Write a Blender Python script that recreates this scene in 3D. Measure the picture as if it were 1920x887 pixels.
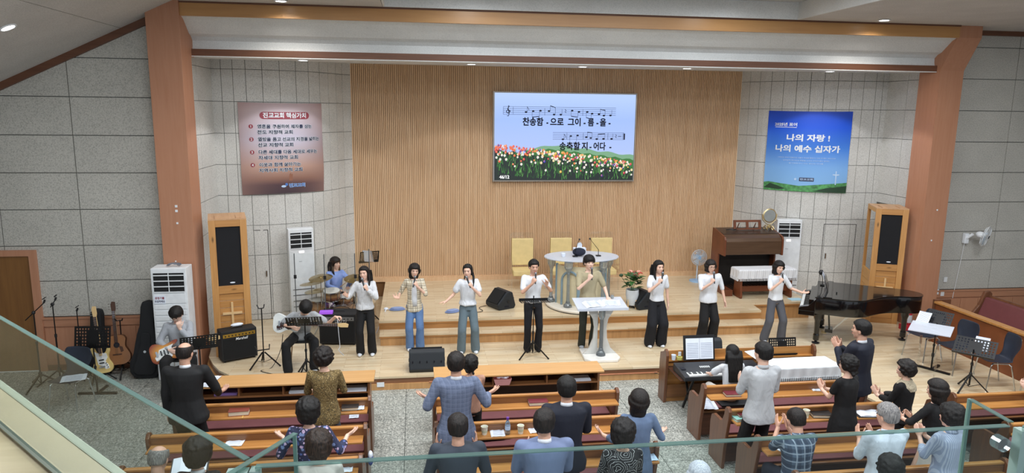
import bpy, bmesh, math, random
import numpy as np
from mathutils import Vector as V, Matrix as Mx, noise
from math import sin, cos, pi, radians as rad, atan2, hypot
for o in list(bpy.data.objects): bpy.data.objects.remove(o, do_unlink=True)
random.seed(7)
SC = bpy.context.scene
COL = SC.collection
# ---------------------------------------------------------------- camera
cam = bpy.data.cameras.new('camera'); camo = bpy.data.objects.new('camera', cam); COL.objects.link(camo)
def cam_matrix(yaw, pitch, roll, loc):
    Rz = np.array([[cos(yaw), sin(yaw), 0], [-sin(yaw), cos(yaw), 0], [0, 0, 1]])
    B = np.array([[1, 0, 0], [0, 0, -1], [0, 1, 0]])
    Rx = np.array([[1, 0, 0], [0, cos(pitch), -sin(pitch)], [0, sin(pitch), cos(pitch)]])
    Rr = np.array([[cos(roll), -sin(roll), 0], [sin(roll), cos(roll), 0], [0, 0, 1]])
    R = Rr @ Rx @ B @ Rz
    m = Mx.Identity(4)
    for i in range(3):
        m[i][0] = R[0][i]; m[i][1] = -R[1][i]; m[i][2] = -R[2][i]; m[i][3] = loc[i]
    return m
camo.matrix_world = cam_matrix(-.1383, .1765, .01219, (0, 0, 4.6))
cam.sensor_width = 36; cam.sensor_fit = 'HORIZONTAL'; cam.lens = 1323.5/1920*36; cam.clip_start = .05; cam.clip_end = 100
SC.camera = camo
# ---------------------------------------------------------------- world, exposure, lights
w = bpy.data.worlds.new('world'); SC.world = w; w.use_nodes = True
w.node_tree.nodes['Background'].inputs[0].default_value = (.82, .9, 1, 1)
w.node_tree.nodes['Background'].inputs[1].default_value = .48
SC.view_settings.view_transform = 'Standard'; SC.view_settings.look = 'None'
SC.view_settings.gamma = 1; SC.view_settings.use_curve_mapping = False
SC.view_settings.exposure = .85
def area(loc, energy, sx, sy, color=(1, 1, 1), rx=0, ry=0, spread=pi):
    l = bpy.data.lights.new('ceiling_lamp_light', 'AREA'); l.shape = 'RECTANGLE'; l.size = sx; l.size_y = sy; l.energy = energy; l.color = color; l.spread = spread
    o = bpy.data.objects.new('ceiling_lamp_light', l); COL.objects.link(o); o.location = loc; o.rotation_euler = (rx, ry, 0); return o
def spot(loc, energy, ang, color=(1, 1, 1), r=.08, blend=.8, rx=0, ry=0):
    l = bpy.data.lights.new('downlight_beam', 'SPOT'); l.energy = energy; l.spot_size = ang; l.spot_blend = blend; l.shadow_soft_size = r; l.color = color
    o = bpy.data.objects.new('downlight_beam', l); COL.objects.link(o); o.location = loc; o.rotation_euler = (rx, ry, 0); return o
LIGHTS_AREA = [((-1.5, 3.5, 6.25), 120, 2.4, .5), ((3.2, 3.5, 6.25), 150, 2.4, .5), ((8, 3.5, 6.25), 120, 2.4, .5),
               ((-1.5, 7.5, 6.25), 120, 2.4, .5), ((8.5, 8., 6.25), 130, 2.4, .5), ((3.2, 9.3, 6.55), 170, 5, 1.2)]
for p, e, a, b in LIGHTS_AREA: area(p, e, a, b, (.93, .97, 1))
# ---------------------------------------------------------------- helpers
def tag(o, label=None, cat=None, group=None, kind=None):
    if label: o['label'] = label
    if cat: o['category'] = cat
    if group: o['group'] = group
    if kind: o['kind'] = kind
    return o
def thing(name, label, cat, loc=(0, 0, 0), rz=0, group=None):
    o = bpy.data.objects.new(name, None); COL.objects.link(o); o.location = loc; o.rotation_euler = (0, 0, rz); o.empty_display_size = .1
    return tag(o, label, cat, group)
def copy_tree(o, parent=None):
    c = o.copy(); COL.objects.link(c)
    if parent is not None: c.parent = parent
    for ch in list(o.children): copy_tree(ch, c)
    return c
class MB:
    """collects shapes, builds ONE mesh object"""
    def __init__(s): s.v = []; s.f = []
    def add(s, vs, fs):
        n = len(s.v); s.v += [tuple(p) for p in vs]; s.f += [tuple(i+n for i in f) for f in fs]; return s
    def box(s, x0, x1, y0, y1, z0, z1):
        return s.add([(x0,y0,z0),(x1,y0,z0),(x1,y1,z0),(x0,y1,z0),(x0,y0,z1),(x1,y0,z1),(x1,y1,z1),(x0,y1,z1)],
                     [(3,2,1,0),(4,5,6,7),(0,1,5,4),(1,2,6,5),(2,3,7,6),(3,0,4,7)])
    def bar(s, p0, p1, w, d, up=(0,0,1)):
        p0 = V(p0); p1 = V(p1); a = (p1-p0).normalized(); u = V(up)
        if abs(a.dot(u)) > .98: u = V((1,0,0))
        x = a.cross(u).normalized()*w/2; y = a.cross(x).normalized()*d/2
        return s.add([p0-x-y,p0+x-y,p0+x+y,p0-x+y,p1-x-y,p1+x-y,p1+x+y,p1-x+y],
                     [(3,2,1,0),(4,5,6,7),(0,1,5,4),(1,2,6,5),(2,3,7,6),(3,0,4,7)])
    def tube(s, pts, r, n=8, cap=True):
        pts = [V(p) for p in pts]; rs = r if isinstance(r, (list, tuple)) else [r]*len(pts)
        vs = []; fs = []; x = None
        for i, p in enumerate(pts):
            a = (pts[min(i+1, len(pts)-1)]-pts[max(i-1, 0)]).normalized()
            if x is None: x = a.cross(V((0,0,1)) if abs(a.z) < .9 else V((1,0,0))).normalized()
            else: x = (x-a*x.dot(a)).normalized()
            y = a.cross(x)
            for k in range(n): t = 2*pi*k/n; vs.append(p+(x*cos(t)+y*sin(t))*rs[i])
        for i in range(len(pts)-1):
            for k in range(n): fs.append((i*n+k, i*n+(k+1)%n, (i+1)*n+(k+1)%n, (i+1)*n+k))
        if cap: fs += [tuple(range(n))[::-1], tuple((len(pts)-1)*n+k for k in range(n))]
        return s.add(vs, fs)
    def lathe(s, prof, c=(0,0,0), n=20, ax='z', sx=1, sy=1):
        vs = []; fs = []; c = V(c)
        for r, h in prof:
            for k in range(n):
                t = 2*pi*k/n; a, b = r*cos(t)*sx, r*sin(t)*sy
                vs.append(c+(V((a,b,h)) if ax == 'z' else V((a,h,b)) if ax == 'y' else V((h,a,b))))
        m = len(prof)
        for i in range(m-1):
            for k in range(n): fs.append((i*n+k, i*n+(k+1)%n, (i+1)*n+(k+1)%n, (i+1)*n+k))
        fs += [tuple(range(n))[::-1], tuple((m-1)*n+k for k in range(n))]
        return s.add(vs, fs)
    def prism(s, pts, z0, z1, ax='z'):
        """pts: outline in the plane, extruded along ax"""
        n = len(pts)
        def P(a, b, h): return (a,b,h) if ax == 'z' else (a,h,b) if ax == 'y' else (h,a,b)
        vs = [P(a,b,z0) for a,b in pts]+[P(a,b,z1) for a,b in pts]
        return s.add(vs, [tuple(range(n))[::-1], tuple(range(n,2*n))]+[(i,(i+1)%n,n+(i+1)%n,n+i) for i in range(n)])
    def ell(s, c, r, n=10, m=6, rot=None):
        c = V(c); vs = []; fs = []
        for j in range(m+1):
            ph = -pi/2+pi*j/m
            for k in range(n):
                t = 2*pi*k/n; p = V((cos(ph)*cos(t)*r[0], cos(ph)*sin(t)*r[1], sin(ph)*r[2]))
                if rot: p = rot @ p
                vs.append(c+p)
        for j in range(m):
            for k in range(n): fs.append((j*n+k, j*n+(k+1)%n, (j+1)*n+(k+1)%n, (j+1)*n+k))
        return s.add(vs, fs)
    def xf(s, m):
        s.v = [tuple(m @ V(p)) for p in s.v]; return s
    def mesh(s, name):
        me = bpy.data.meshes.new(name); me.from_pydata(s.v, [], s.f)
        bm = bmesh.new(); bm.from_mesh(me); bmesh.ops.remove_doubles(bm, verts=bm.verts, dist=1e-5)
        bmesh.ops.recalc_face_normals(bm, faces=bm.faces); bm.to_mesh(me); bm.free(); return me
    def build(s, name, mat, parent=None, smooth=False, bevel=0, kind=None):
        me = s.mesh(name)
        if mat: me.materials.append(mat)
        if bevel:
            bm = bmesh.new(); bm.from_mesh(me)
            es = [e for e in bm.edges if len(e.link_faces) == 2 and e.calc_face_angle(0) > .6]
            bmesh.ops.bevel(bm, geom=es, offset=bevel, segments=2, profile=.6, affect='EDGES', clamp_overlap=True)
            bm.to_mesh(me); bm.free()
        if smooth:
            for p in me.polygons: p.use_smooth = True
            if smooth != 2: me.set_sharp_from_angle(angle=rad(38))
        o = bpy.data.objects.new(name, me); COL.objects.link(o)
        if parent is not None: o.parent = parent
        if kind: o['kind'] = kind
        return o
def share(me, name, parent=None, loc=(0,0,0), rz=0):
    o = bpy.data.objects.new(name, me); COL.objects.link(o); o.location = loc; o.rotation_euler = (0,0,rz)
    if parent is not None: o.parent = parent
    return o
def struct(o): o['kind'] = 'structure'; return o
TMP = bpy.data.scenes.new('workbench')
def bake(data, mods=()):
    """evaluate a curve or mesh (with modifiers) in a scratch scene, return the mesh"""
    o = bpy.data.objects.new('scratch', data); TMP.collection.objects.link(o)
    for typ, kw in mods:
        m = o.modifiers.new('m', typ)
        for k, v in kw.items(): setattr(m, k, v)
    TMP.view_layers[0].update(); dg = TMP.view_layers[0].depsgraph
    me = bpy.data.meshes.new_from_object(o.evaluated_get(dg)); bpy.data.objects.remove(o); return me
# ---------------------------------------------------------------- materials
def srgb(h):
    if isinstance(h, str): h = [int(h[i:i+2], 16)/255 for i in (0, 2, 4)]
    return tuple(((c+.055)/1.055)**2.4 if c > .04045 else c/12.92 for c in h)+(1,)
class NT:
    def __init__(s, name):
        s.m = bpy.data.materials.new(name); s.m.use_nodes = True; s.t = s.m.node_tree; s.b = s.t.nodes['Principled BSDF']; s.out = s.t.nodes['Material Output']
    def n(s, typ, **kw):
        nd = s.t.nodes.new('ShaderNode'+typ)
        for k, v in kw.items():
            if k.startswith('i_'):
                key = k[2:]; key = int(key) if key.isdigit() else key.replace('_', ' ')
                s.set(nd.inputs[key], v)
            else: setattr(nd, k, v)
        return nd
    def set(s, inp, v):
        if isinstance(v, bpy.types.NodeSocket): s.t.links.new(v, inp)
        elif isinstance(v, bpy.types.Node): s.t.links.new(v.outputs[0], inp)
        else: inp.default_value = v
    def obj(s, scale=(1,1,1), rot=(0,0,0), loc=(0,0,0), src='Object'):
        c = s.n('TexCoord'); mp = s.n('Mapping'); s.t.links.new(c.outputs[src], mp.inputs[0])
        mp.inputs['Scale'].default_value = scale; mp.inputs['Rotation'].default_value = rot; mp.inputs['Location'].default_value = loc
        return mp.outputs[0]
    def mix(s, f, a, b, blend='MIX'):
        m = s.n('Mix', data_type='RGBA', blend_type=blend); s.set(m.inputs[0], f); s.set(m.inputs[6], a); s.set(m.inputs[7], b); return m.outputs[2]
    def math(s, op, a, b=0., c=0., clamp=False):
        m = s.n('Math', operation=op, use_clamp=clamp); s.set(m.inputs[0], a); s.set(m.inputs[1], b); s.set(m.inputs[2], c); return m.outputs[0]
    def ramp(s, f, stops, interp='LINEAR'):
        r = s.n('ValToRGB'); s.set(r.inputs[0], f); e = r.color_ramp; e.interpolation = interp
        while len(e.elements) < len(stops): e.elements.new(.5)
        for el, (p, c) in zip(e.elements, stops): el.position = p; el.color = c if len(c) == 4 else tuple(c)+(1,)
        return r.outputs[0]
    def noise(s, vec, scale, detail=3, rough=.5, dist=0):
        nd = s.n('TexNoise', noise_dimensions='3D'); s.set(nd.inputs['Vector'], vec); nd.inputs['Scale'].default_value = scale; nd.inputs['Detail'].default_value = detail; nd.inputs['Roughness'].default_value = rough; nd.inputs['Distortion'].default_value = dist
        return nd.outputs[0]
    def bump(s, h, strength=.3, dist=.01):
        b = s.n('Bump'); s.set(b.inputs['Height'], h); b.inputs['Strength'].default_value = strength; b.inputs['Distance'].default_value = dist
        s.t.links.new(b.outputs[0], s.b.inputs['Normal']); return b
    def fin(s, color=None, rough=None, metal=None, **kw):
        if color is not None: s.set(s.b.inputs['Base Color'], color)
        if rough is not None: s.set(s.b.inputs['Roughness'], rough)
        if metal is not None: s.b.inputs['Metallic'].default_value = metal
        for k, v in kw.items(): s.set(s.b.inputs[k.replace('_', ' ')], v)
        return s.m
MAT = {}
def plain(name, col, rough=.5, metal=0, var=.06, nscale=8, bump=0, bscale=60, **kw):
    if name in MAT: return MAT[name]
    t = NT(name); c = srgb(col); v = t.obj()
    f = t.noise(v, nscale, 3)
    a = tuple(x*(1-var) for x in c[:3])+(1,); b = tuple(min(1, x*(1+var)) for x in c[:3])+(1,)
    m = t.ramp(f, [(.3, a), (.7, b)])
    if bump: t.bump(t.noise(v, bscale, 3), bump, .003)
    MAT[name] = t.fin(m, rough, metal, **kw); return MAT[name]
def wood(name, dark, light, axis='x', scale=1., rough=.4, coat=0, knots=0, contrast=1.):
    if name in MAT: return MAT[name]
    t = NT(name); st = {'x': (1.2, 18, 18), 'y': (18, 1.2, 18), 'z': (18, 18, 1.2)}[axis]
    v = t.obj(tuple(a*scale for a in st)); g = t.noise(v, 1.3, 5, .6, .6)
    c = t.ramp(g, [(.5-.22/contrast, srgb(dark)), (.5+.22/contrast, srgb(light))])
    if knots:
        kv = t.obj(tuple(a for a in {'x': (2.2, 6, 6), 'y': (6, 2.2, 6), 'z': (6, 6, 2.2)}[axis])); vo = t.n('TexVoronoi'); t.set(vo.inputs['Vector'], kv); vo.inputs['Scale'].default_value = 1.1
        k = t.ramp(vo.outputs['Distance'], [(.05, (.35, .35, .35, 1)), (.17, (1, 1, 1, 1))]); c = t.mix(1., c, k, 'MULTIPLY')
    MAT[name] = t.fin(c, rough, 0, Coat_Weight=coat, Coat_Roughness=.25); t.bump(g, .08, .002); return MAT[name]
def glassy(name, tint=(.95, .98, .97), refl=1., rough=.02, haze=0., hazecol=(.8,.85,.9)):
    if name in MAT: return MAT[name]
    t = NT(name); tr = t.n('BsdfTransparent'); tr.inputs[0].default_value = tint+(1,)
    gl = t.n('BsdfGlossy'); gl.inputs['Roughness'].default_value = rough; gl.inputs[0].default_value = (refl,)*3+(1,)
    ge = t.n('NewGeometry'); fr = t.n('Fresnel'); t.set(fr.inputs[0], t.math('SUBTRACT', 1.45, t.math('MULTIPLY', ge.outputs['Backfacing'], 1.45-1/1.45)))
    mx = t.n('MixShader'); t.set(mx.inputs[0], fr.outputs[0]); t.t.links.new(tr.outputs[0], mx.inputs[1]); t.t.links.new(gl.outputs[0], mx.inputs[2])
    o = mx.outputs[0]
    if haze:
        d = t.n('BsdfDiffuse'); d.inputs[0].default_value = hazecol+(1,); m2 = t.n('MixShader'); m2.inputs[0].default_value = haze
        t.t.links.new(o, m2.inputs[1]); t.t.links.new(d.outputs[0], m2.inputs[2]); o = m2.outputs[0]
    t.t.links.new(o, t.out.inputs[0]); MAT[name] = t.m; return t.m
def emit(name, col, strength):
    if name in MAT: return MAT[name]
    t = NT(name); MAT[name] = t.fin((0,0,0,1), .5, 0, Emission_Color=srgb(col), Emission_Strength=strength); return t.m
def board(name, a, b, bumpy=.5):
    t = NT(name); v = t.obj(); n1 = t.noise(v, 55, 4, .7); n2 = t.noise(v, 1.6, 3)
    c = t.ramp(n1, [(.32, srgb(a)), (.55, srgb(b))]); c = t.mix(.16, c, t.ramp(n2, [(.3, (.3,.3,.3,1)), (.7, (1,1,1,1))]), 'MULTIPLY')
    t.bump(n1, bumpy, .006); MAT[name] = t.fin(c, .9); return MAT[name]
board('panel_grey', '979690', 'c2c0b9'); board('panel_pale', 'b3b2ae', 'd6d5d1')
board('ceiling_board', 'b0aeab', 'c8c5c2', .15); board('cove_white', 'c6c9c9', 'd8dada', .25)
wood('laminate', 'a97558', 'b58468', 'z', .8, .5, contrast=.7); wood('laminate_x', 'a97558', 'b58468', 'x', .8, .5, contrast=.7)
wood('slat_wood', 'caa27a', 'ddba94', 'z', .7, .55); wood('beam_wood', 'a8794a', 'bf925c', 'x', .5, .35, contrast=.6)
wood('dark_trim', '5a3826', '6d4630', 'x', 1, .5)
wood('door_wood', '6b4520', '835a2c', 'z', .8, .5, contrast=.7)
wood('step_side', 'b08353', 'cf9f6a', 'z', .5, .45); wood('step_nose', 'a4723f', 'b98651', 'x', 1, .4)
wood('edge_brown', '7d563c', '946a4c', 'x', 1, .45)
def terrazzo():
    t = NT('terrazzo'); v = t.obj(); vo = t.n('TexVoronoi'); t.set(vo.inputs['Vector'], v); vo.inputs['Scale'].default_value = 62
    ch = t.ramp(vo.outputs['Color'], [(.2, srgb('6c706c')), (.5, srgb('a2a49d')), (.62, srgb('b4b6ae')), (.9, srgb('e6e6de'))])
    g = t.noise(v, 60, 4, .7); c = t.mix(.30, ch, t.ramp(g, [(.35, srgb('80837e')), (.65, srgb('b3b5ae'))]))
    c = t.mix(.35, c, t.ramp(t.noise(v, 1.1, 2), [(.3, (.62,.64,.63,1)), (.7, (1,1,1,1))]), 'MULTIPLY')
    MAT['terrazzo'] = t.fin(c, .42)
terrazzo()
def parquet(name, a, b, rot=0):
    t = NT(name); v = t.obj(rot=(0,0,rot)); br = t.n('TexBrick', offset=.37, offset_frequency=3, squash=1); t.set(br.inputs['Vector'], v)
    br.inputs['Scale'].default_value = 1; br.inputs['Mortar Size'].default_value = .0016; br.inputs['Brick Width'].default_value = .62; br.inputs['Row Height'].default_value = .062; br.inputs['Mortar Smooth'].default_value = .3
    br.inputs['Color1'].default_value = srgb(a); br.inputs['Color2'].default_value = srgb(b); br.inputs['Mortar'].default_value = srgb('8f6e4a')
    gv = t.obj((2, 30, 30), rot=(0,0,rot)); g = t.noise(gv, 1.5, 4); c = t.mix(.3, br.outputs[0], t.ramp(g, [(.3, (.72,.66,.58,1)), (.7, (1,1,1,1))]), 'MULTIPLY')
    MAT[name] = t.fin(c, .28, 0, Coat_Weight=.25, Coat_Roughness=.2); return MAT[name]
parquet('stage_floor', 'e4d5b8', 'd4be9b')
wood('pew_end', '5a3826', '73492f', 'z', 1, .35, coat=.2); wood('pew_top', 'a06a35', 'c08b50', 'x', .8, .3, coat=.3); wood('pew_back', '704a2d', '8a5e3b', 'x', .8, .35, coat=.2)
wood('desk_top', 'ba8b54', 'cfa26c', 'x', .7, .35, coat=.2, contrast=.8); wood('pew_dark', '402619', '553322', 'x', 1, .45)
wood('pine', 'b07c46', 'cd9a5e', 'z', .7, .4, knots=1, coat=.15); wood('pine_x', 'aa763f', 'c69257', 'x', .7, .4, knots=1, coat=.15); wood('ply', 'b98f68', 'cba37c', 'y', .7, .5)
plain('cushion', '6e3f42', .8, bump=.3); plain('leather', '6b393b', .45, bump=.15)
plain('black_plastic', '17181b', .45, bump=.1); plain('black_metal', '141416', .4, .4); plain('chrome', 'c8ccd0', .22, 1.); plain('white_plastic', 'e2e6ea', .4)
plain('paper', 'dfe6f2', .7, var=.04); plain('ink', '20242c', .7); plain('black_cloth', '15161a', .9, bump=.4)
glassy('clear_acrylic', (.97,.98,.98)); glassy('rail_glass', (.86,.91,.90), .22); glassy('frosted', (.86,.89,.95), .6, .3, .5, (.78,.82,.9))
glassy('glass_edge', (.62,.78,.74), .8, .1, .38, (.30,.46,.43)); plain('glass_edge_light', '93b5ad', .2)
# ================================================================ SETTING
def clip_poly(pts, a, b, c):
    """keep a*x+b*y+c >= 0"""
    out = []
    for i, p in enumerate(pts):
        q = pts[(i+1) % len(pts)]; dp = a*p[0]+b*p[1]+c; dq = a*q[0]+b*q[1]+c
        if dp >= 0: out.append(p)
        if dp*dq < 0: t = dp/(dp-dq); out.append((p[0]+(q[0]-p[0])*t, p[1]+(q[1]-p[1])*t))
    return out
S = .23; P = .605; T = .864
# floor with its tiles
fl = struct(MB().box(-9, 14, -4, 17, -.3, -.012).build('floor', plain('tile_joint', '4a4d4a', .9)))
tile_me = MB().box(.001, T-.007, .001, T-.007, -.02, 0).mesh('floor_tile'); tile_me.materials.append(MAT['terrazzo'])
for i in range(-9, 9):
    for j in range(-14, 3):
        x, y = -.18+i*T, 10.99+j*T
        if x > -2.6 and y > 11.3: continue
        if x > 6.6 and y > 8.7: continue
        if x < -8.2: continue
        share(tile_me, 'floor_tile', fl, (x+.003, y+.003, 0))
# stage
arc = [(-3.74, 13.05), (-3.66, 12.6), (-3.48, 12.19), (-3.31, 11.89), (-3.06, 11.62), (-2.78, 11.42), (-2.45, 11.34), (-2.1, 11.32)]
outl = arc+[(6.1, 11.32), (6.35, 11.1), (6.5, 10.6), (6.72, 10.1), (7.0, 9.75), (7.08, 9.3), (7.08, 8.72), (12.6, 8.72), (12.6, 13.29), (10.3, 13.5), (10.3, 15.2), (8.2, 16.7), (-1.7, 16.7), (-3.95, 15.2)]
stage = struct(MB().prism([(x, y) for x, y in outl], -.02, S-.035).build('stage_floor_base', MAT['edge_brown']))
stage.name = 'floor_stage'
nose = [(x, y-.03 if i > 5 else y-.01) for i, (x, y) in enumerate(outl)]
MB().prism(nose, S-.035, S).build('floorboards', MAT['stage_floor'], stage)
kick = MB()
for k in range(len(outl)-1):
    if k >= 14: break
    a, b = V(outl[k]+(0,)), V(outl[k+1]+(0,)); d = (b-a); n = V((d.y, -d.x, 0)).normalized()
    kick.add([a, b, b+n*.035, a+n*.035, a+V((0,0,.1)), b+V((0,0,.1)), b+n*.035+V((0,0,.1)), a+n*.035+V((0,0,.1))], [(3,2,1,0),(4,5,6,7),(0,1,5,4),(1,2,6,5),(2,3,7,6),(3,0,4,7)])
kick.build('kick_board', MAT['step_side'], stage)
cv = MB().tube([(0.2, 11.275, .115), (2.9, 11.275, .12), (4.16, 11.275, .125)], .012, 6).build('cable_duct', plain('duct', 'b0704e', .5), stage)
# chancel platform with one step
plat = struct(MB().box(-.69, 7.02, 13.25, 16.6, S, P-.045).build('floor_platform', MAT['step_side']))
MB().prism([(-.71, 13.23), (7.05, 13.23), (7.1, 13.8), (8.5, 13.8), (8.5, 15.2), (7.9, 16.6), (-.71, 16.6)], P-.045, P).build('floorboards', MAT['stage_floor'], plat)
MB().box(-.71, 7.05, 13.225, 13.26, P-.075, P-.045).build('step_nosing', MAT['step_nose'], plat)
MB().box(-.71, 7.05, 13.235, 13.26, S+.2, P-.075).build('riser_board', MAT['step_nose'], plat)
MB().box(7.02, 8.48, 13.84, 15.4, S, P-.045).build('side_riser', MAT['step_side'], plat)
MB().box(7.05, 8.5, 13.79, 13.83, P-.075, P-.045).build('step_nosing', MAT['step_nose'], plat)
stp = struct(MB().box(-.67, 7.02, 12.87, 13.25, S, .395).build('floor_step', MAT['step_side']))
MB().box(-.69, 7.05, 12.85, 13.25, .41, .43).build('tread', MAT['stage_floor'], stp); MB().box(-.69, 7.05, 12.845, 12.88, .385, .41).build('step_nosing', MAT['step_nose'], stp)
# slatted back wall
wb = struct(MB().box(-1.40, 7.83, 16.47, 16.6, .2, 5.75).build('wall_back', plain('slat_shadow', '7a5836', .8)))
sl = MB(); n = 216; pit = 9.23/n
for i in range(n):
    x = -1.40+i*pit; sl.box(x+.004, x+pit-.006, 16.44, 16.47, .70, 5.75)
sl.build('slat', MAT['slat_wood'], wb, kind='stuff')
struct(MB().box(-1.40, 7.83, 16.38, 16.47, P, .69).box(-1.4, 7.83, 16.40, 16.47, .69, .715).build('baseboard_back', MAT['slat_wood']))
# bowed alcove walls
LC = [(-3.93, 14.80), (-3.36, 14.80), (-2.9, 14.88), (-2.61, 15.00), (-2.42, 15.09), (-2.22, 15.22), (-1.96, 15.48), (-1.71, 15.90), (-1.55, 16.25), (-1.40, 16.45)]
RC = [(10.50, 14.80), (9.74, 14.84), (9.3, 14.92), (8.83, 15.09), (8.5, 15.33), (8.26, 15.60), (8.1, 15.80), (7.95, 16.10), (7.83, 16.45)]
def smooth_path(P0, step=.02):
    pts = [V(p) for p in P0]; out = []
    for i in range(len(pts)-1):
        a, b, c, d = pts[max(i-1, 0)], pts[i], pts[i+1], pts[min(i+2, len(pts)-1)]
        m = max(2, int((c-b).length/step))
        for k in range(m):
            t = k/m; out.append(.5*((2*b)+(-a+c)*t+(2*a-5*b+4*c-d)*t*t+(-a+3*b-3*c+d)*t**3))
    out.append(pts[-1]); return out
class Path:
    def __init__(s, P0):
        s.p = smooth_path(P0); s.s = [0]
        for a, b in zip(s.p, s.p[1:]): s.s.append(s.s[-1]+(b-a).length)
        s.L = s.s[-1]
    def at(s, t):
        i = max(0, min(len(s.p)-2, int(np.searchsorted(s.s, t))-1)); a, b = s.p[i], s.p[i+1]
        f = (t-s.s[i])/max(1e-9, s.s[i+1]-s.s[i]); q = a+(b-a)*f; d = (b-a).normalized(); return q, d
    def find(s, X): return min(range(len(s.p)), key=lambda i: abs(s.p[i].x-X))
PL, PR = Path(LC), Path(RC)
ROWS = [S+.005, .355, .98, 1.605, 2.23, 2.85, 3.47, 4.09, 4.71, 5.335, 5.72]
def strip(path, s0, s1, z0, z1, off0, off1, sgn, k=3):
    """curved slab between arc lengths; off = distance towards the room"""
    vs = []; fs = []
    for i in range(k+1):
        q, d = path.at(s0+(s1-s0)*i/k); n = V((d.y, -d.x))*sgn
        a, b = q+n*off0, q+n*off1
        vs += [(a.x, a.y, z0), (b.x, b.y, z0), (b.x, b.y, z1), (a.x, a.y, z1)]
    for i in range(k):
        for j in range(4): fs.append((i*4+j, i*4+(j+1) % 4, (i+1)*4+(j+1) % 4, (i+1)*4+j))
    fs += [(0, 1, 2, 3), (k*4+3, k*4+2, k*4+1, k*4)]
    return vs, fs
def alcove(name, path, sgn, seams, skip):
    w_ = MB(); w_.add(*strip(path, 0, path.L, .2, 5.75, -.12, 0, sgn, 24)); w_ = struct(w_.build(name, plain('joint_dark', '6f716c', .9), smooth=True))
    for i in range(len(seams)-1):
        for j in range(len(ROWS)-1):
            if skip(i, j): continue
            vs, fs = strip(path, seams[i]+.005, seams[i+1]-.005, ROWS[j]+.005, ROWS[j+1]-.005, 0, .014, sgn, 2 if seams[i+1]-seams[i] < .7 else 6)
            MB().add(vs, fs).build('wall_panel', MAT['panel_pale'], w_)
    return w_
def sx(path, X): return path.s[path.find(X)]
seL = [0, .2, .42]+[sx(PL, x) for x in (-3.27, -2.97, -2.66, -2.37)]
sb = seL[-1]; seL += [sb+(PL.L-sb)*k/6 for k in range(1, 7)]
alcove('wall_alcove_left', PL, 1, seL, lambda i, j: False)
seR = [0, .14, .3]; sb = .3; seR += [sb+(PR.L-sb)*k/11 for k in range(1, 12)]
alcove('wall_alcove_right', PR, -1, seR, lambda i, j: False)
for nm, x0, x1, yb in (('wall_recess_left', -4.05, -3.93, 13.0), ('wall_recess_right', 10.5, 10.62, 13.5)):
    wv = struct(MB().box(x0, x1, yb, 14.85, .2 if x0 < 0 else 2.62, 5.75).build(nm, plain('joint_dark', '6f716c', .9)))
    ys = [yb, yb+.3, yb+.85, 14.8] if x0 < 0 else [yb, yb+.65, 14.8]
    for i in range(len(ys)-1):
        for j in range(len(ROWS)-1):
            if x0 > 0 and ROWS[j+1] < 2.7: continue
            xa, xb = (x1, x1+.014) if x0 < 0 else (x0-.014, x0)
            z0 = ROWS[j] if x0 < 0 else max(ROWS[j], 2.64)
            MB().box(xa, xb, ys[i]+.005, ys[i+1]-.005, z0+.005, ROWS[j+1]-.005).build('wall_panel', MAT['panel_pale'], wv)
struct(MB().box(10.62, 10.75, 13.3, 15.2, .2, 2.75).box(10.3, 10.75, 14.85, 15.0, .2, 5.75).build('wall_nook', MAT['panel_grey']))
# left and right front walls with their boards
RZ = [.97, 1.605, 2.225, 2.85, 3.475, 4.105, 4.74, 5.375, 6.0, 6.4]
def side_wall(name, y, x0, x1, seams, zoff, cut=None, holes=()):
    wv = struct(MB().box(x0, x1, y+.02, y+.2, 0, 6.4).build(name, plain('joint_dark', '6f716c', .9)))
    xs = [x0]+[s for s in seams if x0 < s < x1]+[x1]
    for i in range(len(xs)-1):
        for j in range(len(RZ)-1):
            a, b, c, d = xs[i]+.007, xs[i+1]-.007, RZ[j]+zoff+.007, RZ[j+1]+zoff-.007
            polys = [[(a, c), (b, c), (b, d), (a, d)]]
            for (hx0, hx1, hz) in holes:
                new = []
                for pl in polys:
                    for cl in ((0, 1, -hz), (1, 0, -hx1), (-1, 0, hx0)):
                        q = clip_poly(pl, *cl)
                        if cl[0]: q = clip_poly(q, 0, -1, hz) if q else q
                        if q and len(q) > 2: new.append(q)
                polys = new
            for pl in polys:
                if cut: pl = clip_poly(pl, *cut)
                if len(pl) > 2: MB().prism(pl, y-.01, y+.02, 'y').build('wall_panel', MAT['panel_grey'], wv)
    return wv
wl_ = side_wall('wall_left', 12.84, -8.4, -4.27, [-6.92, -5.665], 0, (.47, -1, 6.03+.47*4.4), ((-8.4, -6.42, 2.15),))
wr_ = side_wall('wall_right', 13.3, 10.77, 13.9, [12.25, 13.5], -.03, (0, -1, 6.2))
def wainscot(wv, y, x0, x1, z, step, name):
    MB().box(x0, x1, y-.02, y+.02, 0, z-.17).build('backing_board', MAT['laminate'], wv)
    x = x0
    while x < x1-.05:
        b = min(x+step, x1); MB().box(x+.006, b-.006, y-.035, y-.02, .1, z-.2).build('wainscot_board', MAT['laminate'], wv, bevel=.003); x += step
    MB().box(x0, x1, y-.045, y-.0, z-.17, z-.04).build('wainscot_rail', MAT['laminate_x'], wv)
    MB().box(x0, x1, y-.06, y-.0, z-.04, z-.01).build('wainscot_cap', MAT['laminate_x'], wv)
    MB().box(x0, x1, y-.05, y-.02, 0, .1).build('skirting_board', MAT['dark_trim'], wv)
wainscot(wl_, 12.84, -6.42, -4.27, .97, .5, 'L'); wainscot(wr_, 13.3, 10.77, 13.9, .94, .42, 'R')
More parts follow.
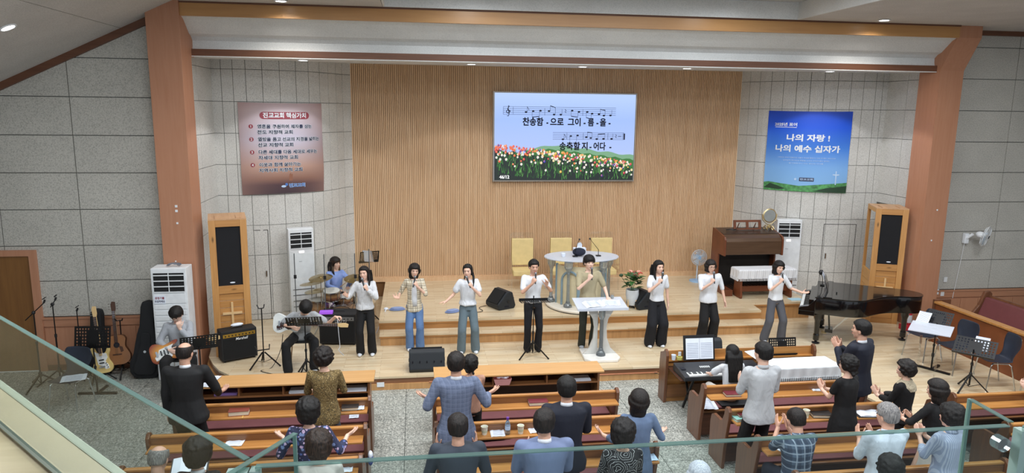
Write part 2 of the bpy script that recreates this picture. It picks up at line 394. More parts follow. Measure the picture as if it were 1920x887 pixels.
# outer side walls, far back of the hall
struct(MB().box(-9.2, -9, -4, 13.1, 0, 6.5).build('wall_far_left', MAT['panel_grey'])); struct(MB().box(13.9, 14.1, -4, 13.6, 0, 6.5).build('wall_far_right', MAT['panel_grey']))
# ceiling with recessed tray and sloping left part
CZ = 6.29
ce = struct(MB().box(-3.83, -.5, -4, 12.62, CZ, CZ+.12).box(6.95, 14.1, -4, 13.5, CZ, CZ+.12).box(-.5, 6.95, -4, 6.2, CZ, CZ+.12).box(-.5, 6.95, 12.5, 12.62, CZ, CZ+.12).build('ceiling', MAT['ceiling_board']))
MB().box(-.49, 6.94, 12.46, 12.49, CZ-.005, CZ+.29).box(-.49, 6.94, 6.21, 6.24, CZ-.005, CZ+.29).box(-.49, -.46, 6.24, 12.46, CZ-.005, CZ+.29).box(6.91, 6.94, 6.24, 12.46, CZ-.005, CZ+.29).build("tray_fascia", MAT["cove_white"], ce)
MB().box(-.53, 6.98, 6.17, 12.53, CZ+.3, CZ+.42).build('tray_panel', MAT['ceiling_board'], ce)
zl = lambda x: CZ+.47*(x+3.83)
cs = struct(MB().prism([(-9.2, zl(-9.2)), (-3.83, CZ), (-3.83, CZ+.12), (-9.2, zl(-9.2)+.12)], -4, 12.98, 'y').build('ceiling_slope', MAT['ceiling_board']))
MB().bar((-4.75, -4, zl(-4.75)-.0), (-4.75, 12.8, zl(-4.75)-.0), .006, .006).build('board_joint', plain('joint_line', '77756f', .9), cs)
struct(MB().prism([(-9, zl(-9)), (-4.1, zl(-4.1)), (-4.1, zl(-4.1)-.12), (-9, zl(-9)-.12)], 12.76, 12.86, 'y').build('trim_1', MAT['dark_trim']))
struct(MB().box(10.77, 13.9, 13.2, 13.32, 6.2, 6.3).build('trim_2', MAT['dark_trim']))
# columns
cl_ = struct(MB().prism([(12.5, 0), (13.03, 0), (13.03, 5.44), (13.2, 5.44), (13.2, 6.35), (12.5, 6.35)], -4.27, -3.75, 'x').build('column_left', MAT['laminate'], bevel=.006))
cr_ = struct(MB().prism([(12.95, 0), (13.53, 0), (13.53, 6.35), (12.6, 6.35), (12.6, 6.07), (12.95, 5.48)], 10.26, 10.77, 'x').build('column_right', MAT['laminate']))
for xx, yy, zz, r in ((-4.0, 12.5, 2.94, .02), (-4.0, 12.5, 2.86, .02), (-4.0, 12.5, 2.65, .016), (-4.07, 12.5, 1.99, .01)):
    MB().box(xx-r, xx+r, yy-.006, yy, zz-r, zz+r).build('wall_patch', MAT['white_plastic'], cl_)
for xx, zz in ((10.54, 2.71), (10.49, 2.08)): MB().lathe([(.018, -.012), (.012, 0)], (xx, 12.95, zz), 10, 'y').build('hook', MAT['white_plastic'], cr_)
# proscenium: lower trim, cove, upper beam
struct(MB().box(-3.75, 10.26, 13.05, 13.13, 5.46, 5.575).build('trim_3', MAT['dark_trim']))
struct(MB().prism([(13.05, 5.46), (13.05, 5.445), (16.7, 5.60), (16.7, 5.7), (13.3, 5.5)], -4.1, 10.7, 'x').build('ceiling_alcove', MAT['cove_white']))
prof = [(13.12, 5.575), (13.14, 5.62), (13.15, 5.72), (13.08, 5.78), (12.98, 5.82), (12.90, 5.88), (12.80, 5.96), (12.72, 6.02), (12.60, 6.07)]
cvp = prof+[(12.7, 6.2), (13.4, 6.2), (13.4, 5.575)]
struct(MB().prism(cvp, -3.75, 10.26, 'x').build('cove', MAT['cove_white'])).name = 'trim_4'
ub = struct(MB().box(-3.75, 10.26, 12.55, 12.68, 6.06, 6.285).build('trim_5', MAT['beam_wood']))
MB().box(-3.75, 10.26, 12.535, 12.55, 6.262, 6.29).build('shadow_gap', MAT['dark_trim'], ub)
# door in the left wall
d = struct(MB().box(-7.55, -6.53, 12.80, 12.84, .01, 2.06).build('door_1', MAT['door_wood'], bevel=.004))
MB().prism([(-7.66, 0), (-7.66, 2.16), (-6.42, 2.16), (-6.42, 0), (-6.53, 0), (-6.53, 2.06), (-7.55, 2.06), (-7.55, 0)], 12.77, 12.86, 'y').build('door_frame', MAT['laminate'], d)
MB().box(-7.55, -6.53, 12.79, 12.86, 0, .012).build('threshold', MAT['white_plastic'], d)
MB().tube([(-7.45, 12.76, 1.0), (-7.33, 12.76, 1.0)], .012).build('door_handle', MAT['chrome'], d)
# hidden service doors in the alcove walls (thin frames following the boards)
def jib_door(path, sgn, xa, xb, z1, name, hx, hz):
    sa, sb_ = sorted((sx(path, xa), sx(path, xb))); m = MB()
    for a_, b_ in ((sa-.006, sa+.006), (sb_-.006, sb_+.006)): m.add(*strip(path, a_, b_, S, z1, .008, .0155, sgn, 1))
    m.add(*strip(path, sa, sb_, z1-.008, z1+.004, .008, .0155, sgn, 4))
    o = struct(m.build(name, plain('gap_black', '25211d', .8)))
    q, dd = path.at(sx(path, hx)); n_ = V((dd.y, -dd.x))*sgn; q = q+n_*.035
    MB().box(q.x-.013, q.x+.013, q.y-.015, q.y+.015, hz-.06, hz+.06).build('door_handle', MAT['chrome'], o, bevel=.004)
jib_door(PL, 1, -3.88, -3.0, 2.13, 'door_2', -3.06, 1.22); jib_door(PR, -1, 9.32, 10.05, 2.12, 'door_3', 9.4, 1.38)
# downlights
ring = MB().lathe([(.11, 0), (.11, -.012), (.085, -.014), (.08, 0)], n=20).mesh('trim_ring'); ring.materials.append(MAT['white_plastic'])
disc = MB().lathe([(.08, -.006), (.078, -.01)], n=20).mesh('lamp_disc'); disc.materials.append(emit('lamp_glow', 'ffffff', 6))
DL = [(-2.0, 13.72, 5.47, 'first downlight from the left in the soffit, above the sunset banner', 70), (1.14, 14.3, 5.50, 'soffit downlight above the slatted wall, left of the screen', 60), (3.4, 14.35, 5.5, 'soffit downlight right above the video screen', 60), (5.55, 14.2, 5.5, 'dim soffit downlight right of the video screen', 25), (8.45, 13.8, 5.475, 'soffit downlight above the blue banner', 70),
      (-2.08, 12.15, 6.285, 'ceiling downlight in front of the left end of the upper beam', 85), (8.4, 12.15, 6.285, 'ceiling downlight in front of the right end of the upper beam', 85)]
for x, y, z, lb, e in DL:
    t_ = thing('downlight', 'round recessed '+lb, 'ceiling light', (x, y, z), 0, 'recessed ceiling downlights'); share(ring, 'trim_ring', t_); share(disc, 'lamp_disc', t_)
    spot((x, y, z-.03), e, rad(150) if z > 6 else rad(121), (1, .95, .88) if z > 6 else (.95, .97, 1), blend=.8 if z > 6 else .15)
t_ = thing('downlight', 'round recessed ceiling downlight in the sloping ceiling at the upper left', 'ceiling light', (-5.29, 10.46, zl(-5.29)-.002), 0, 'recessed ceiling downlights'); t_.rotation_euler = (0, -math.atan(.47), 0); share(ring, 'trim_ring', t_); share(disc, 'lamp_disc', t_)
spot((-5.27, 10.46, zl(-5.29)-.04), 40, rad(150))

for x in (1.0, 5.4): spot((x, 11.5, 6.57), 55, rad(174), (.93, .97, 1))
# ================================================================ TEXT ON THINGS
LINES = ['진교교회 핵심가치', '영혼을 구원하여 제자를 삼는', '전도 지향적 교회', '열방을 품고 선교의 지경을 넓히는', '선교 지향적 교회', '다른 세대를 다음 세대로 세우는', '차세대 지향적 교회', '이웃과 함께 살아가는', '지역사회 지향적 교회', '진교교회',
 '2025년 표어', '나의 자랑 !', '나의 예수 십자가', '그러므로 우리가 믿음으로 의롭다 하심을 받았으니 우리 주 예수 그리스도로', '말미암아 하나님과 화평을 누리자 우리가 환난 중에도', '즐거워하나니 이는 환난은 인내를',
 '찬송함', '-', '으로', '그이', '름', '을', '송축할', '지', '어다', '46/12', '공청기를', '조심하세요', '소화기', '1', '2', '3', '4', 'Marshall']
TXC = {}
def text_bank(ratio):
    """all the words in one text block, split by line (quick)"""
    cu = bpy.data.curves.new('words', 'FONT'); cu.body = '\n'.join(LINES); cu.size = 1; cu.align_x = 'CENTER'; cu.offset = ratio; cu.space_line = 3; cu.resolution_u = 2
    me = bake(cu); n = len(me.vertices); co = np.empty(n*3); me.vertices.foreach_get('co', co); co = co.reshape(-1, 3)
    key = np.rint((.35-co[:, 1])/3).astype(int); fs = [[] for _ in LINES]
    for p in me.polygons: fs[min(len(LINES)-1, max(0, key[p.vertices[0]]))].append(tuple(p.vertices))
    for k, l in enumerate(LINES):
        ids = sorted({i for f in fs[k] for i in f}); mp = {i: j for j, i in enumerate(ids)}; yc = np.array([(c[0], c[1]+3*k-.33, 0) for c in co[ids]]) if ids else np.zeros((0, 3))
        TXC[(l, ratio)] = (yc, [tuple(mp[i] for i in f) for f in fs[k]])
def text_mesh(body, size, bold=0, align='CENTER', shear=0, res=3):
    ratio = .012
    if not TXC: text_bank(.012)
    if (body, ratio) not in TXC: raise Exception('no text '+body)
    v, f = TXC[(body, ratio)]; me = bpy.data.meshes.new('lettering'); v = v*size
    if shear: v[:, 0] += v[:, 1]*shear
    if bold/size >= .03:        # bold or halo: the word spread a little in all directions
        sp_ = .075 if bold/size >= .06 else .022
        n = len(v); vv = []; ff = []
        for k in range(6):
            a = pi*k/3; vv += [tuple(p) for p in v+np.array([cos(a)*size*sp_, sin(a)*size*sp_, -.0002*k])]; ff += [tuple(i+n*k for i in g) for g in f]
        me.from_pydata(vv, [], ff); return me
    me.from_pydata([tuple(p) for p in v], [], f); return me
def lettering(body, size, mat, parent, loc=(0,0,0), rot=(pi/2,0,0), bold=0, align='CENTER', shear=0, name='lettering', fn=None, width=None):
    me = text_mesh(body, size, bold, align, shear); me.materials.clear(); me.materials.append(mat)
    if width and len(me.vertices):
        xs = [v.co.x for v in me.vertices]; k = width/(max(xs)-min(xs))
        for v in me.vertices: v.co.x *= k
    o = bpy.data.objects.new(name, me); COL.objects.link(o); o.parent = parent
    if fn:
        for v in me.vertices: v.co = fn(v.co.x+loc[0], v.co.y+loc[1], loc[2] if len(loc) > 2 else 0)
    else: o.location = loc; o.rotation_euler = rot
    return o
# ---------------------------------------------------------------- banners hung on the bowed walls
def banner(path, sgn, xl, xr, zt, zb_, mat, name, label):
    sl_, sr = sx(path, xl), sx(path, xr)
    def fn(u, v, d):                       # u 0..1 left to right, v 0..1 bottom to top
        q, dd = path.at(sl_+(sr-sl_)*u); n = V((dd.y, -dd.x))*sgn
        sag = .012*sin(v*9+u*5)*(1-v); q = q+n*(.035+d+sag); return V((q.x, q.y, zb_+(zt-zb_)*v-.02*sin(pi*u)*(v-.5)))
    n, m = 26, 20; vs = []; fs = []
    for k, d in ((0, 0), (1, -.006)):
        for j in range(m+1):
            for i in range(n+1): vs.append(fn(i/n, j/m, d))
    N = (n+1)*(m+1)
    for j in range(m):
        for i in range(n):
            a = j*(n+1)+i; fs.append((a, a+1, a+n+2, a+n+1)); fs.append(tuple(N+x for x in (a+n+1, a+n+2, a+1, a)))
    me = bpy.data.meshes.new('cloth'); me.from_pydata(vs, [], fs)
    uv = me.uv_layers.new(name='UVMap')
    for l in me.loops:
        k = l.vertex_index % N; uv.data[l.index].uv = ((k % (n+1))/n, (k//(n+1))/m)
    me.materials.append(mat); [setattr(p, 'use_smooth', True) for p in me.polygons]
    t = thing(name, label, 'banner', (0,0,0)); share(me, 'cloth', t)
    W = abs(sr-sl_); Hh = zt-zb_
    return t, (lambda x, y, d=0: fn(x/W+.5, y/Hh+.5, .004+d)), W, Hh
def uvnt(name):
    t = NT(name); c = t.n('TexCoord'); s = t.n('SeparateXYZ'); t.t.links.new(c.outputs['UV'], s.inputs[0]); return t, c.outputs['UV'], s.outputs[0], s.outputs[1]
t, uv, U, Vv = uvnt('banner_sunset')
base = t.ramp(Vv, [(0, srgb('3b2a33')), (.10, srgb('4a3036')), (.17, srgb('8a6354')), (.3, srgb('c09c8c')), (.6, srgb('cfcbdd')), (.92, srgb('cdbcc2')), (1, srgb('b7a0a4'))])
edge = t.math('MULTIPLY', t.math('POWER', t.math('ABSOLUTE', t.math('SUBTRACT', U, .5)), 2.), 2.6)
base = t.mix(edge, base, srgb('9b7a72')); MAT['banner_sunset'] = t.fin(base, .6)
t, uv, U, Vv = uvnt('banner_blue')
base = t.ramp(Vv, [(0, srgb('86b6e2')), (.3, srgb('79ace6')), (.55, srgb('3f7fdc')), (.8, srgb('1455d8')), (1, srgb('0c3fb6'))]); MAT['banner_blue'] = t.fin(base, .5)
plain('print_white', 'eef3f8', .6); plain('print_navy', '2c3152', .6); plain('print_red', '93404c', .6); plain('print_green', '4d8f54', .6, var=.5, nscale=14); plain('print_green_dark', '23402c', .6); plain('print_pale', 'b9d2f0', .6); plain('print_blue', '4a72b8', .6)
def flat_shape(pts, mat, parent, fn, name, d=0):
    me = bpy.data.meshes.new(name); c = (sum(p[0] for p in pts)/len(pts), sum(p[1] for p in pts)/len(pts)); pp = []
    for p, q in zip(pts, pts[1:]+pts[:1]):
        k = max(1, int(hypot(q[0]-p[0], q[1]-p[1])/.08)); pp += [(p[0]+(q[0]-p[0])*j/k, p[1]+(q[1]-p[1])*j/k) for j in range(k)]
    n = len(pp); vs = [fn(*c, d)]; m_ = 5
    for r in range(1, m_+1): vs += [fn(c[0]+(x-c[0])*r/m_, c[1]+(y-c[1])*r/m_, d) for x, y in pp]
    fs = [(0, i+1, (i+1) % n+1) for i in range(n)]+[(1+r*n+i, 1+r*n+(i+1) % n, 1+(r+1)*n+(i+1) % n, 1+(r+1)*n+i) for r in range(m_-1) for i in range(n)]
    me.from_pydata(vs, [], fs); me.materials.append(mat); return share(me, name, parent)
def rrect(cx, cy, w_, h, r=None):
    r = r or h/2; o = []
    for k, (sx_, sy_) in enumerate(((1,1),(-1,1),(-1,-1),(1,-1))):
        for i in range(6): a = (k+i/5)*pi/2; o.append((cx+sx_*(w_/2-r)+r*cos(a), cy+sy_*(h/2-r)+r*sin(a)))
    return o
b, fn, W, Hh = banner(PL, 1, -3.44, -1.95, 4.70, 2.86, MAT['banner_sunset'], 'sunset_banner', 'brown and mauve banner with four numbered Korean lines, on the left bowed wall')
LX = lambda x: (x/794-.5)*1.0  # photo-crop proportions to banner widths
flat_shape(rrect(.02*W, .365*Hh, .58*W, .078*Hh), MAT['print_red'], b, fn, 'title_plate')
lettering('진교교회 핵심가치', .115, MAT['print_white'], b, (.02*W, .365*Hh, .003), fn=fn, bold=.004, width=.5*W, name='title_lettering')
lines = [('1', '영혼을 구원하여 제자를 삼는', '전도 지향적 교회', .245, .64, .40), ('2', '열방을 품고 선교의 지경을 넓히는', '선교 지향적 교회', .105, .74, .40), ('3', '다른 세대를 다음 세대로 세우는', '차세대 지향적 교회', -.035, .70, .45), ('4', '이웃과 함께 살아가는', '지역사회 지향적 교회', -.175, .48, .50)]
for no, a, c, y, wa, wc in lines:
    x0 = -.30*W
    cc = [(-.37*W+.042*cos(k*pi/8), y*Hh+.042*sin(k*pi/8)) for k in range(16)]
    flat_shape(cc, MAT['print_red'], b, fn, 'number_dot'); lettering(no, .070, MAT['print_white'], b, (-.37*W, y*Hh, .003), fn=fn, bold=.002)
    for s_, yy, ww in ((a, y, wa), (c, y-.062, wc)):
        me_off = x0+ww*W*.5
        lettering(s_, .085, MAT['print_white'], b, (me_off, yy*Hh, .002), fn=fn, bold=.011, width=ww*W*1.012, name='lettering_halo')
        lettering(s_, .085, MAT['print_navy'], b, (me_off, yy*Hh, .004), fn=fn, bold=.003, width=ww*W)
lettering('진교교회', .085, MAT['print_pale'], b, (.13*W, -.415*Hh, .002), fn=fn, bold=.012, width=.2*W); lettering('진교교회', .085, MAT['print_blue'], b, (.13*W, -.415*Hh, .004), fn=fn, bold=.003, width=.19*W)
flat_shape([(-.035*W+.05*cos(k*pi/8), -.42*Hh+.024*sin(k*pi/8)) for k in range(16)], MAT['print_pale'], b, fn, 'emblem', .002); flat_shape([(.0*W+.03*cos(k*pi/8), -.40*Hh+.03*sin(k*pi/8)) for k in range(16)], MAT['print_blue'], b, fn, 'emblem', .004)
flat_shape([(.035*W, -.36*Hh), (.04*W, -.29*Hh), (.055*W, -.27*Hh), (.065*W, -.29*Hh), (.08*W, -.28*Hh), (.075*W, -.36*Hh)], plain('print_brown', '8f5f4a', .6), b, fn, 'hand_print', .002)
b, fn, W, Hh = banner(PR, -1, 9.72, 8.19, 4.67, 2.84, MAT['banner_blue'], 'blue_banner', 'bright blue banner with white Korean slogan and green hills, on the right bowed wall')
fn0 = fn; fn = lambda x, y, d=0: fn0(-x, y, d)
lettering('2025년 표어', .085, MAT['print_white'], b, (-.27*W, .335*Hh, .003), fn=fn, bold=.003, width=.27*W)
flat_shape([(-.40*W, .298*Hh), (-.14*W, .298*Hh), (-.14*W, .304*Hh), (-.40*W, .304*Hh)], MAT['print_white'], b, fn, 'underline', .002)
lettering('나의 자랑 !', .17, MAT['print_white'], b, (0, .17*Hh, .003), fn=fn, bold=.009, width=.5*W); lettering('나의 예수 십자가', .17, MAT['print_white'], b, (0, .035*Hh, .003), fn=fn, bold=.009, width=.76*W)
for k, (s_, ww) in enumerate((('그러므로 우리가 믿음으로 의롭다 하심을 받았으니 우리 주 예수 그리스도로', .68), ('말미암아 하나님과 화평을 누리자 우리가 환난 중에도', .54), ('즐거워하나니 이는 환난은 인내를', .4))):
    lettering(s_, .03, MAT['print_pale'], b, (.0, (-.075-.035*k)*Hh, .003), fn=fn, bold=.0005, width=ww*W)
for mat_, pts in (('print_green', [(-.5,-.5),(-.5,-.40),(-.44,-.39),(-.36,-.415),(-.2,-.45),(-.05,-.445),(.1,-.42),(.3,-.395),(.5,-.37),(.5,-.5)]), ('print_green_dark', [(-.5,-.47),(-.42,-.41),(-.34,-.43),(-.22,-.47),(-.3,-.485)]), ('print_green_dark', [(.1,-.49),(.25,-.445),(.5,-.41),(.5,-.495),(.3,-.5)])):
    flat_shape([(x*W, y*Hh) for x, y in pts], MAT[mat_], b, fn, 'hill_print', .002 if mat_ == 'print_green' else .004)
cx_, cy_ = .36*W, -.28*Hh
flat_shape([(cx_-.012, -.40*Hh), (cx_-.012, cy_), (cx_-.07, cy_), (cx_-.07, cy_+.022), (cx_-.012, cy_+.022), (cx_-.012, cy_+.09), (cx_+.012, cy_+.09), (cx_+.012, cy_+.022), (cx_+.07, cy_+.022), (cx_+.07, cy_), (cx_+.012, cy_), (cx_+.012, -.40*Hh)], MAT['print_pale'], b, fn, 'cross_print', .003)
flat_shape(rrect(.02*W, -.345*Hh, .17*W, .045*Hh, .005), MAT['print_navy'], b, fn, 'name_plate', .002); lettering('진교교회', .05, MAT['print_pale'], b, (.02*W, -.345*Hh, .005), fn=fn, bold=.002, width=.15*W); flat_shape(rrect(-.11*W, -.345*Hh, .05, .05), MAT['print_pale'], b, fn, 'emblem', .002)
# ---------------------------------------------------------------- video screen
scr = thing('video_screen', 'large lit video screen with music notes, Korean lyrics and tulips', 'screen', (3.5, 16.33, 4.0))
MB().box(-1.70, 1.70, -.0, .1, -1.035, 1.03).build('bezel', plain('silver_frame', '9a9288', .3, .6), scr)
t = NT('screen_sky'); c = t.n('TexCoord'); s = t.n('SeparateXYZ'); t.t.links.new(c.outputs['Generated'], s.inputs[0])
sky = t.ramp(s.outputs[2], [(0, srgb('dfe6f8')), (.35, srgb('b3c8fb')), (.7, srgb('a6c2ff')), (1, srgb('bcd4ff'))]); t.fin((0,0,0,1), .4, Emission_Color=sky, Emission_Strength=.56); MAT['screen_sky'] = t.m
MB().box(-1.665, 1.665, -.012, 0, -1.0, 1.0).build('display', MAT['screen_sky'], scr)
def colmesh(name, polys, parent, strength=.56, y=-.016):
    vs = []; fs = []; cols = []
    for pts, col in polys:
        n0 = len(vs); vs += [(px, y-.00002*len(fs), pz) for px, pz in pts]; fs.append(tuple(range(n0, n0+len(pts)))); cols.append(srgb(col))
    me = bpy.data.meshes.new(name); me.from_pydata(vs, [], fs); at = me.color_attributes.new('Col', 'FLOAT_COLOR', 'CORNER')
    for p, cc in zip(me.polygons, cols):
        for li in p.loop_indices: at.data[li].color = cc
    if 'vcol_emit' not in MAT:
        t = NT('vcol_emit'); a = t.n('Attribute', attribute_name='Col'); MAT['vcol_emit'] = t.fin((0,0,0,1), .5, Emission_Color=a.outputs[0], Emission_Strength=strength)
    me.materials.append(MAT['vcol_emit']); return share(me, name, parent)
def ov(cx, cz, rx, rz, n=9, a0=0): return [(cx+rx*cos(a0+2*pi*k/n), cz+rz*sin(a0+2*pi*k/n)) for k in range(n)]
R = random.Random(5); PX = lambda x: (x-685)/1300*3.33; PZ = lambda y: 1.0-(y-45)/805*2.0
ridge = lambda x: PZ(505+(x-35)*.115) if x < 700 else PZ(582+(x-700)*.13)
pol = [([(PX(a), ridge(a)-.06+.18*min(1, (a-320)/260)+.02*sin(a*.03)) for a in range(320, 1336, 35)]+[(1.665, -1.0), (PX(320), -1.0)], '7fae8a'),
       ([(PX(a), ridge(a)-.08+.1*min(1, (a-320)/260)+.02*sin(a*.05)) for a in range(320, 1336, 35)]+[(1.665, -1.0), (PX(320), -1.0)], '3f7b3d')]
pol += [([(-1.665, ridge(35)-.1)]+[(PX(a), ridge(a)-.16+.03*sin(a*.1)) for a in range(80, 1336, 42)]+[(1.665, -.8), (1.665, -1.0), (-1.665, -1.0)], '1f2b2a')]
for k in range(520):
    a = R.uniform(60, 1330); z = ridge(a)-R.uniform(.20, .72); h = R.uniform(.07, .2); q = R.uniform(-.05, .05)
    if z < -.99: continue
    pol.append(([(PX(a)-.008, z), (PX(a)+.008, z), (PX(a)+q, min(z+h, ridge(a)))], R.choice(['3a7a35', '4f9a45', '2a5a2c', '6dae5a', '24502a'])))
for k in range(330):
    a = R.uniform(35, 1320); d_ = abs(R.gauss(0, .17)); z = ridge(a)-.02-d_
    if z < -.93: continue
    col = R.choice(['e8604a', 'd8484a', 'f07850', 'e86a3a']) if a < 330 and R.random() < .75 else R.choice(['f0c050', 'f2a040', 'f5e0b0', 'ee8a40', 'd84050', 'f4f0ea', 'f6f2ee']) if R.random() < .8 else R.choice(['5a3a9a', '3a3ab0', 'c02a50'])
    r = R.uniform(.015, .030); x = PX(a)
    if d_ > .16 and R.random() < .6: col = 'f4f2ee'
    pol.append((ov(x, z, r, r*1.15), col)); pol.append((ov(x-.3*r, z+.3*r, r*.4, r*.6, 6), 'ffe0b0' if col[0] == 'f' else 'ff9a80'))
colmesh('tulip_picture', pol, scr)
mb = MB(); YT = -.022
def staff(x0, x1, ys):
    for yy in ys: mb.box(PX(x0), PX(x1), YT, YT+.001, PZ(yy)-.003, PZ(yy)+.003)
staff(112, 1150, (170, 187, 204, 222, 240)); staff(568, 1240, (403, 419, 435, 451, 466))
def note(x, y, up=1, h=52):
    mb.prism([(px, pz) for px, pz in ov(PX(x), PZ(y), .032, .021, 8, .5)], YT-.002, YT-.001, 'y')
    sx_ = PX(x)+(.026 if up else -.026); mb.box(min(sx_, sx_+.006), sx_+.006, YT-.002, YT-.001, *sorted((PZ(y), PZ(y-h if up else y+h))))
def beam(x0, y0, x1, y1): mb.prism([(PX(x0), PZ(y0)), (PX(x1), PZ(y1)), (PX(x1), PZ(y1+7)), (PX(x0), PZ(y0+7))], YT-.003, YT-.002, 'y')
for x, y, u, h in ((318, 218, 1, 50), (384, 208, 0, 52), (450, 204, 0, 52), (528, 206, 1, 52), (575, 238, 1, 66), (637, 238, 1, 52), (742, 200, 0, 50), (805, 210, 0, 48), (882, 210, 0, 50), (928, 225, 0, 48), (992, 230, 1, 48), (1038, 242, 1, 54), (1100, 240, 1, 50), (662, 466, 1, 50), (735, 435, 0, 50), (798, 430, 0, 55), (880, 445, 1, 50), (922, 452, 1, 52), (978, 462, 1, 50), (1042, 460, 1, 50), (1118, 460, 1, 50)): note(x, y, u, h)
for q in ((374, 260, 440, 252), (538, 154, 585, 170), (732, 248, 795, 255), (872, 258, 916, 272), (1003, 182, 1048, 190), (888, 395, 935, 400), (990, 412, 1055, 408)): beam(*q)
for x, ya, yb in ((112, 170, 240), (200, 170, 240), (488, 180, 246), (840, 185, 246), (697, 403, 466), (850, 403, 466), (1082, 403, 466), (1225, 403, 466)): mb.box(PX(x), PX(x)+.006, YT-.002, YT, PZ(yb), PZ(ya))
mb.box(PX(1232), PX(1245), YT-.002, YT, PZ(466), PZ(408))
for x, y in ((680, 205), (1158, 432)): mb.tube([(PX(x-4), YT-.002, PZ(y-16)), (PX(x+6), YT-.002, PZ(y-4)), (PX(x-4), YT-.002, PZ(y+6)), (PX(x+6), YT-.002, PZ(y+16))], .006, 4)
cl = [(158+18*cos(a)*(1 if a < 5 else .7), 215-14*sin(a)) for a in np.linspace(0, 6.2, 14)]+[(150, 190), (168, 165), (160, 158), (156, 185), (165, 235), (158, 256), (147, 252)]
mb.tube([(PX(x), YT-.002, PZ(y)) for x, y in cl], .008, 5); mb.box(PX(1180), PX(1208), YT-.002, YT, PZ(438), PZ(432))
mb.tube([(PX(326), YT-.002, PZ(168)), (PX(340), YT-.002, PZ(185)), (PX(345), YT-.002, PZ(200))], .005, 4); mb.tube([(PX(670), YT-.002, PZ(416)), (PX(684), YT-.002, PZ(432)), (PX(688), YT-.002, PZ(448))], .005, 4)
mb.build('music_notation', plain('screen_ink', '1a2038', .8, var=0), scr)
INK = plain('screen_black', '0c1020', .8, var=0); WH = emit('screen_white', 'ffffff', .6)
def st(s_, x0, x1, y, size=.20):
    lettering(s_, size, INK, scr, ((PX(x0)+PX(x1))/2, -.024, PZ(y)), bold=.0105, width=PX(x1)-PX(x0))
st('찬송함', 288, 478, 308); st('-', 506, 524, 308); st('으로', 540, 666, 308); st('그이', 706, 826, 308); st('-', 850, 870, 308); st('름', 890, 948, 308); st('-', 970, 990, 308); st('을', 1002, 1062, 308); st('-', 1084, 1104, 308)
st('송축할', 630, 824, 532); st('지', 842, 898, 532); st('-', 912, 932, 532); st('어다', 948, 1064, 532); st('-', 1100, 1120, 532)
lettering('46/12', .105, WH, scr, (PX(128), -.024, PZ(820)), bold=.004, width=.235)
# ---------------------------------------------------------------- pine speaker cabinets
def cabinet(loc, rz, label, d=.75):
    t = thing('speaker_cabinet', label, 'speaker', loc, rz, 'tall pine speaker cabinets beside the columns')
    W, H2, gz0, gz1 = .62, 2.45, 1.28, 2.30
    for x in (-W/2, W/2-.11): MB().box(x, x+.11, 0, .05, 0, H2).build('stile', MAT['pine'], t, bevel=.004)
    for x in (-W/2, W/2-.06): MB().box(x, x+.06, d-.06, d, 0, H2).build('post', MAT['pine'], t, bevel=.003)
    for z0, z1 in ((H2-.12, H2), (1.14, 1.28), (0, .1)): MB().box(-W/2+.11, W/2-.11, .002, .05, z0, z1).build('cross_rail', MAT['pine_x'], t, bevel=.004)
    for x in (-W/2, W/2-.04):
        for z0, z1 in ((H2-.08, H2), (1.0, 1.1), (0, .1)): MB().box(x, x+.04, .05, d-.06, z0, z1).build('side_rail', plain('pine_y', 'c8934c', .45), t)
        for k in range(7):
            z = .1+k*.13; MB().box(x+.01, x+.03, .05, d-.06, z+.003, z+.127).build('side_plank', MAT['pine_y'], t)
    MB().box(-W/2+.11, W/2-.11, .028, .045, gz0, gz1+.03).build('grille', plain('speaker_cloth', '101116', .85, bump=.5, bscale=400), t)
    MB().lathe([(.012, .022), (.012, .027)], (.03, 0, gz0+.05), 16, 'y', sx=3.6).build('maker_badge', MAT['paper'], t)
    z = .1
    for k in range(8):
        MB().box(-W/2+.11, W/2-.11, .025, .045, z+.002, z+.127).build('panel_plank', MAT['pine_x'], t, bevel=.005); z += .13
    MB().box(-W/2, W/2, 0, d, H2, H2+.02).build('top_board', MAT['ply'], t)
    for x in (-.2, .14): MB().box(x, x+.09, .01, d-.35, H2+.02, H2+.035).build('top_batten', MAT['ply'], t)
    c = MB().box(-.018, .018, -.0, .025, .42, .98).box(-.16, .16, -.004, .02, .76, .80); c.build('cross', plain('pale_wood', 'd9b583', .5), t)
    return t
cabinet((-3.22, 12.62, S), rad(15), 'tall pine speaker cabinet with black grille beside the left column')
cabinet((9.82, 13.30, S), rad(-22), 'tall pine speaker cabinet with black grille beside the right column, behind the grand piano')
